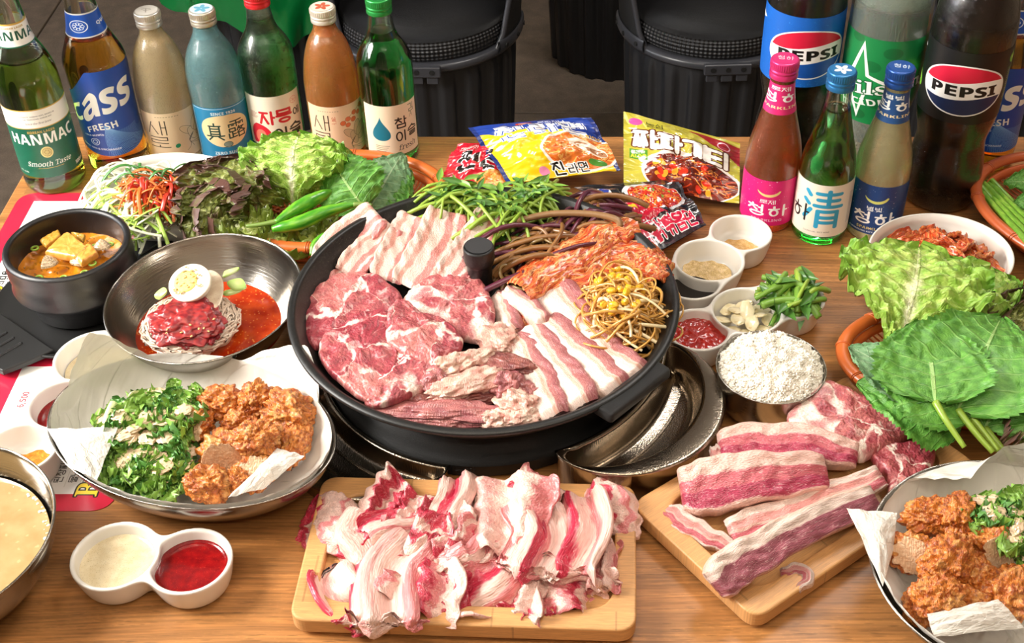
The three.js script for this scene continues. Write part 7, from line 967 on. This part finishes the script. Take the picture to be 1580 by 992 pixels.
[['leftmost thin slice, red along the board edge', [[270, 170], [185, 290], [130, 420]], 0.05, 0.02, 0], ['pale pink slice folded at the left of the heap', [[300, 230], [250, 350], [320, 480]], 0.045, 0.024, 2], ['deep red slice at the upper left of the heap', [[540, 110], [450, 190], [370, 290]], 0.042, 0.027, 3], ['short red and white slice leaning at the back left', [[590, 150], [560, 230], [500, 290]], 0.03, 0.03, 0],
  ['tall white slice with one red stripe at the back', [[745, 60], [720, 170], [680, 250]], 0.038, 0.036, 1], ['small rolled pink slice below the tall white one', [[790, 200], [810, 245], [820, 290]], 0.032, 0.034, 2], ['bright red strip lying along the back edge', [[800, 90], [900, 130], [950, 150]], 0.024, 0.026, 3], ['flat slice with red rims across the left middle', [[360, 370], [450, 330], [560, 320]], 0.034, 0.032, 0],
  ['crimson slice draped over the middle of the heap', [[560, 270], [680, 320], [770, 390]], 0.038, 0.036, 3], ['twisted crimson and white slice pointing right', [[880, 320], [780, 410], [640, 430]], 0.036, 0.036, 4], ['large pale slice hanging over the front edge', [[560, 350], [440, 490], [410, 730]], 0.058, 0.034, 2], ['wrinkled white slice with crimson streaks at the front', [[600, 420], [620, 540], [540, 690]], 0.05, 0.031, 1],
  ['crimson folded edge at the front centre', [[790, 490], [730, 580], [640, 660]], 0.034, 0.024, 3], ['pale slice lying flat at the front left', [[220, 490], [260, 600], [350, 660]], 0.04, 0.018, 2], ['big white peaked slice at the centre of the heap', [[990, 60], [960, 250], [920, 420]], 0.056, 0.042, 2], ['narrow pale slice running to the back right', [[1010, 60], [1130, 130], [1230, 160]], 0.026, 0.038, 2],
  ['striped slice with a rolled lower end, centre right', [[1080, 180], [1130, 340], [1060, 490]], 0.048, 0.042, 1], ['wide striped slice folded over at the right', [[1260, 160], [1290, 320], [1230, 480]], 0.062, 0.036, 4], ['pink slice at the back right corner of the heap', [[1360, 110], [1420, 190], [1400, 330]], 0.042, 0.028, 4], ['pinkish red slice lying at the front centre', [[980, 430], [890, 550], [770, 610]], 0.052, 0.026, 4],
  ['short folded slice at the front, right of the centre', [[1020, 520], [990, 620], [950, 700]], 0.036, 0.022, 1], ['striped slice at the front right corner of the heap', [[1270, 500], [1260, 620], [1270, 720]], 0.054, 0.022, 4], ['narrow crimson and white slice beside the front corner slice', [[1120, 510], [1110, 620], [1110, 700]], 0.024, 0.025, 0], ['white slice edge standing at the right side', [[1430, 370], [1410, 480], [1380, 600]], 0.022, 0.026, 2]
].forEach(([label, p, w, h, m], i) => {
  const n = p.length - 1, pts = p.map(([x, y], k) => q3(x, y, h + 0.004 * Math.sin(k * 2.3 + i) - (k === n ? 0.004 : 0))), e = pts[n].clone(), d = e.clone().sub(pts[n - 1]).setY(0).normalize(), roll = i % 3 === 1 || i === 17;
  if (roll) for (let k = 1; k <= 6; k++) { const a = k / 6 * 4.2, r = 0.0065 * (1 - k * 0.05); pts.push(e.clone().addScaledVector(d, r * Math.sin(a)).add(V(0, -r * (1 - Math.cos(a)), 0))); }
  const fq = 1.1 + (i % 3) * 0.5, am = 0.0042 + 0.0026 * ((i * 7) % 4) / 3;
  solo('thin_meat_slice', label, 'meat', strip({ pts, w: (u) => 1.5 * w * (0.85 + 0.2 * Math.sin(u * 3 + i)), t: 0.0028, carry: roll, sq: 3, nu: 60, nv: 34, endRound: 0.1, roll: (u) => 0.35 * Math.sin(i * 1.9 + u * 2), cup: (u, s) => (roll ? 1 - 0.8 * sstep(u, 0.55, 0.8) : 1) * am * Math.sin(Math.PI * (s * fq + u * 0.7 + i * 0.37)) + 0.0035 * fbm2(u * 4 + i * 3, s * 3, 3) - 0.004 * s * s, side: (u) => 0.003 * N2(u * 4, i * 2) }), BR[m], 'thin meat slices heaped on the front board');
});
// ---------- thick cuts on the slanted board ----------
{
  const B3 = [31, 32, 33].map((s, k) => meat(bellyTex(s, k === 0 ? [[-1, skin], [0.05, [236, 190, 178]], [0.26, pw], [0.36, [196, 92, 104]], [0.62, [166, 44, 76]], [0.93, fat2]] : k === 1 ? [[-1, skin], [0.06, fat], [0.3, [222, 150, 144]], [0.55, fat2], [0.64, [202, 96, 108]], [0.92, fat]] : [[-1, skin], [0.07, fat], [0.4, [150, 74, 88]], [0.94, [206, 150, 146]]], { wander: 0.06 }), { bump: 0.0016 }));
  const P2 = (l) => l.map(([x, y, h]) => { const q = q2(x, y, h); return at(...q); }), GT = 'thick pork cuts on the slanted board';
  const slab = (label, pts, t, m, size, rot, k) => solo('pork_cut', label, 'meat', slice({ pts: P2(pts), t, na: 110, nr: 20, size, rot, tension: 0.3, wob: 0.02, dome: 0.001, bump: (x, z) => 0.0016 * N2(x * 50 + k, z * 50) + 0.0006 * N2(x * 170, z * 170) }), m, GT);
  const belt = (label, pts, w, t, m, roll, o = {}) => solo('pork_cut', label, 'meat', strip({ pts: P2(pts), w: (u) => w * (0.9 + 0.1 * Math.sin(u * 5)), t, sq: 4.5, nu: 60, nv: 24, roll: () => roll, bump: wav(o.k ?? 0, 0.0018, 50), endRound: o.er ?? 0.12, side: (u) => 0.002 * N2(u * 4, t * 900) }), m, GT);
  slab('large marbled pork neck cut at the top of the slanted board', [[585, 190, 0.035], [650, 120, 0.04], [740, 72, 0.042], [880, 140, 0.042], [1015, 228, 0.038], [1000, 275, 0.032], [850, 345, 0.032], [790, 290, 0.036], [690, 262, 0.036], [592, 245, 0.032]], 0.017, NT[1], 0.13, 0.5, 1);
  slab('round marbled pork cut at the right corner of the slanted board', [[880, 335, 0.03], [960, 292, 0.032], [1070, 280, 0.03], [1110, 325, 0.028], [1090, 390, 0.026], [1050, 440, 0.026], [1000, 480, 0.025], [945, 470, 0.026], [930, 400, 0.028]], 0.014, NT[2], 0.11, 1.7, 2);
  belt('long pale pork belly strip in the middle of the slanted board', [[375, 600, 0.024], [520, 560, 0.026], [700, 490, 0.03], [920, 395, 0.034]], 0.03, 0.014, B3[1], 0.3, { k: 1 });
  belt('pork belly chunk behind the magenta block', [[340, 300, 0.036], [500, 285, 0.04], [660, 290, 0.042], [835, 335, 0.036]], 0.038, 0.019, B3[0], 0.35, { k: 2, er: 0.3 }); belt('small pale end of belly at the far left of the slanted board', [[312, 335, 0.03], [340, 330, 0.031], [372, 326, 0.032]], 0.02, 0.012, B3[1], 0.2, { k: 7 });
  belt('thick magenta pork belly block at the left of the slanted board', [[205, 455, 0.034], [330, 435, 0.04], [500, 405, 0.045], [725, 385, 0.04]], 0.05, 0.026, B3[0], 0.5, { k: 3, er: 0.2 }); belt('pale curved rind strip at the lower left of the slanted board', [[160, 520, 0.018], [230, 570, 0.02], [310, 620, 0.02], [410, 665, 0.018]], 0.02, 0.012, B3[1], 0.4, { k: 4, er: 0.4 });
  belt('longest pork belly cut with white rind at the front', [[325, 790, 0.032], [400, 720, 0.036], [600, 610, 0.038], [900, 475, 0.036]], 0.036, 0.018, B3[2], 0.5, { k: 5, er: 0.25 }); belt('thin curl of fat under the front cut', [[560, 745, 0.018], [630, 735, 0.02], [655, 765, 0.02], [620, 808, 0.018]], 0.012, 0.006, B3[1], 0.1, { k: 6, er: 0.4 });
}

renderer.render(scene, camera);
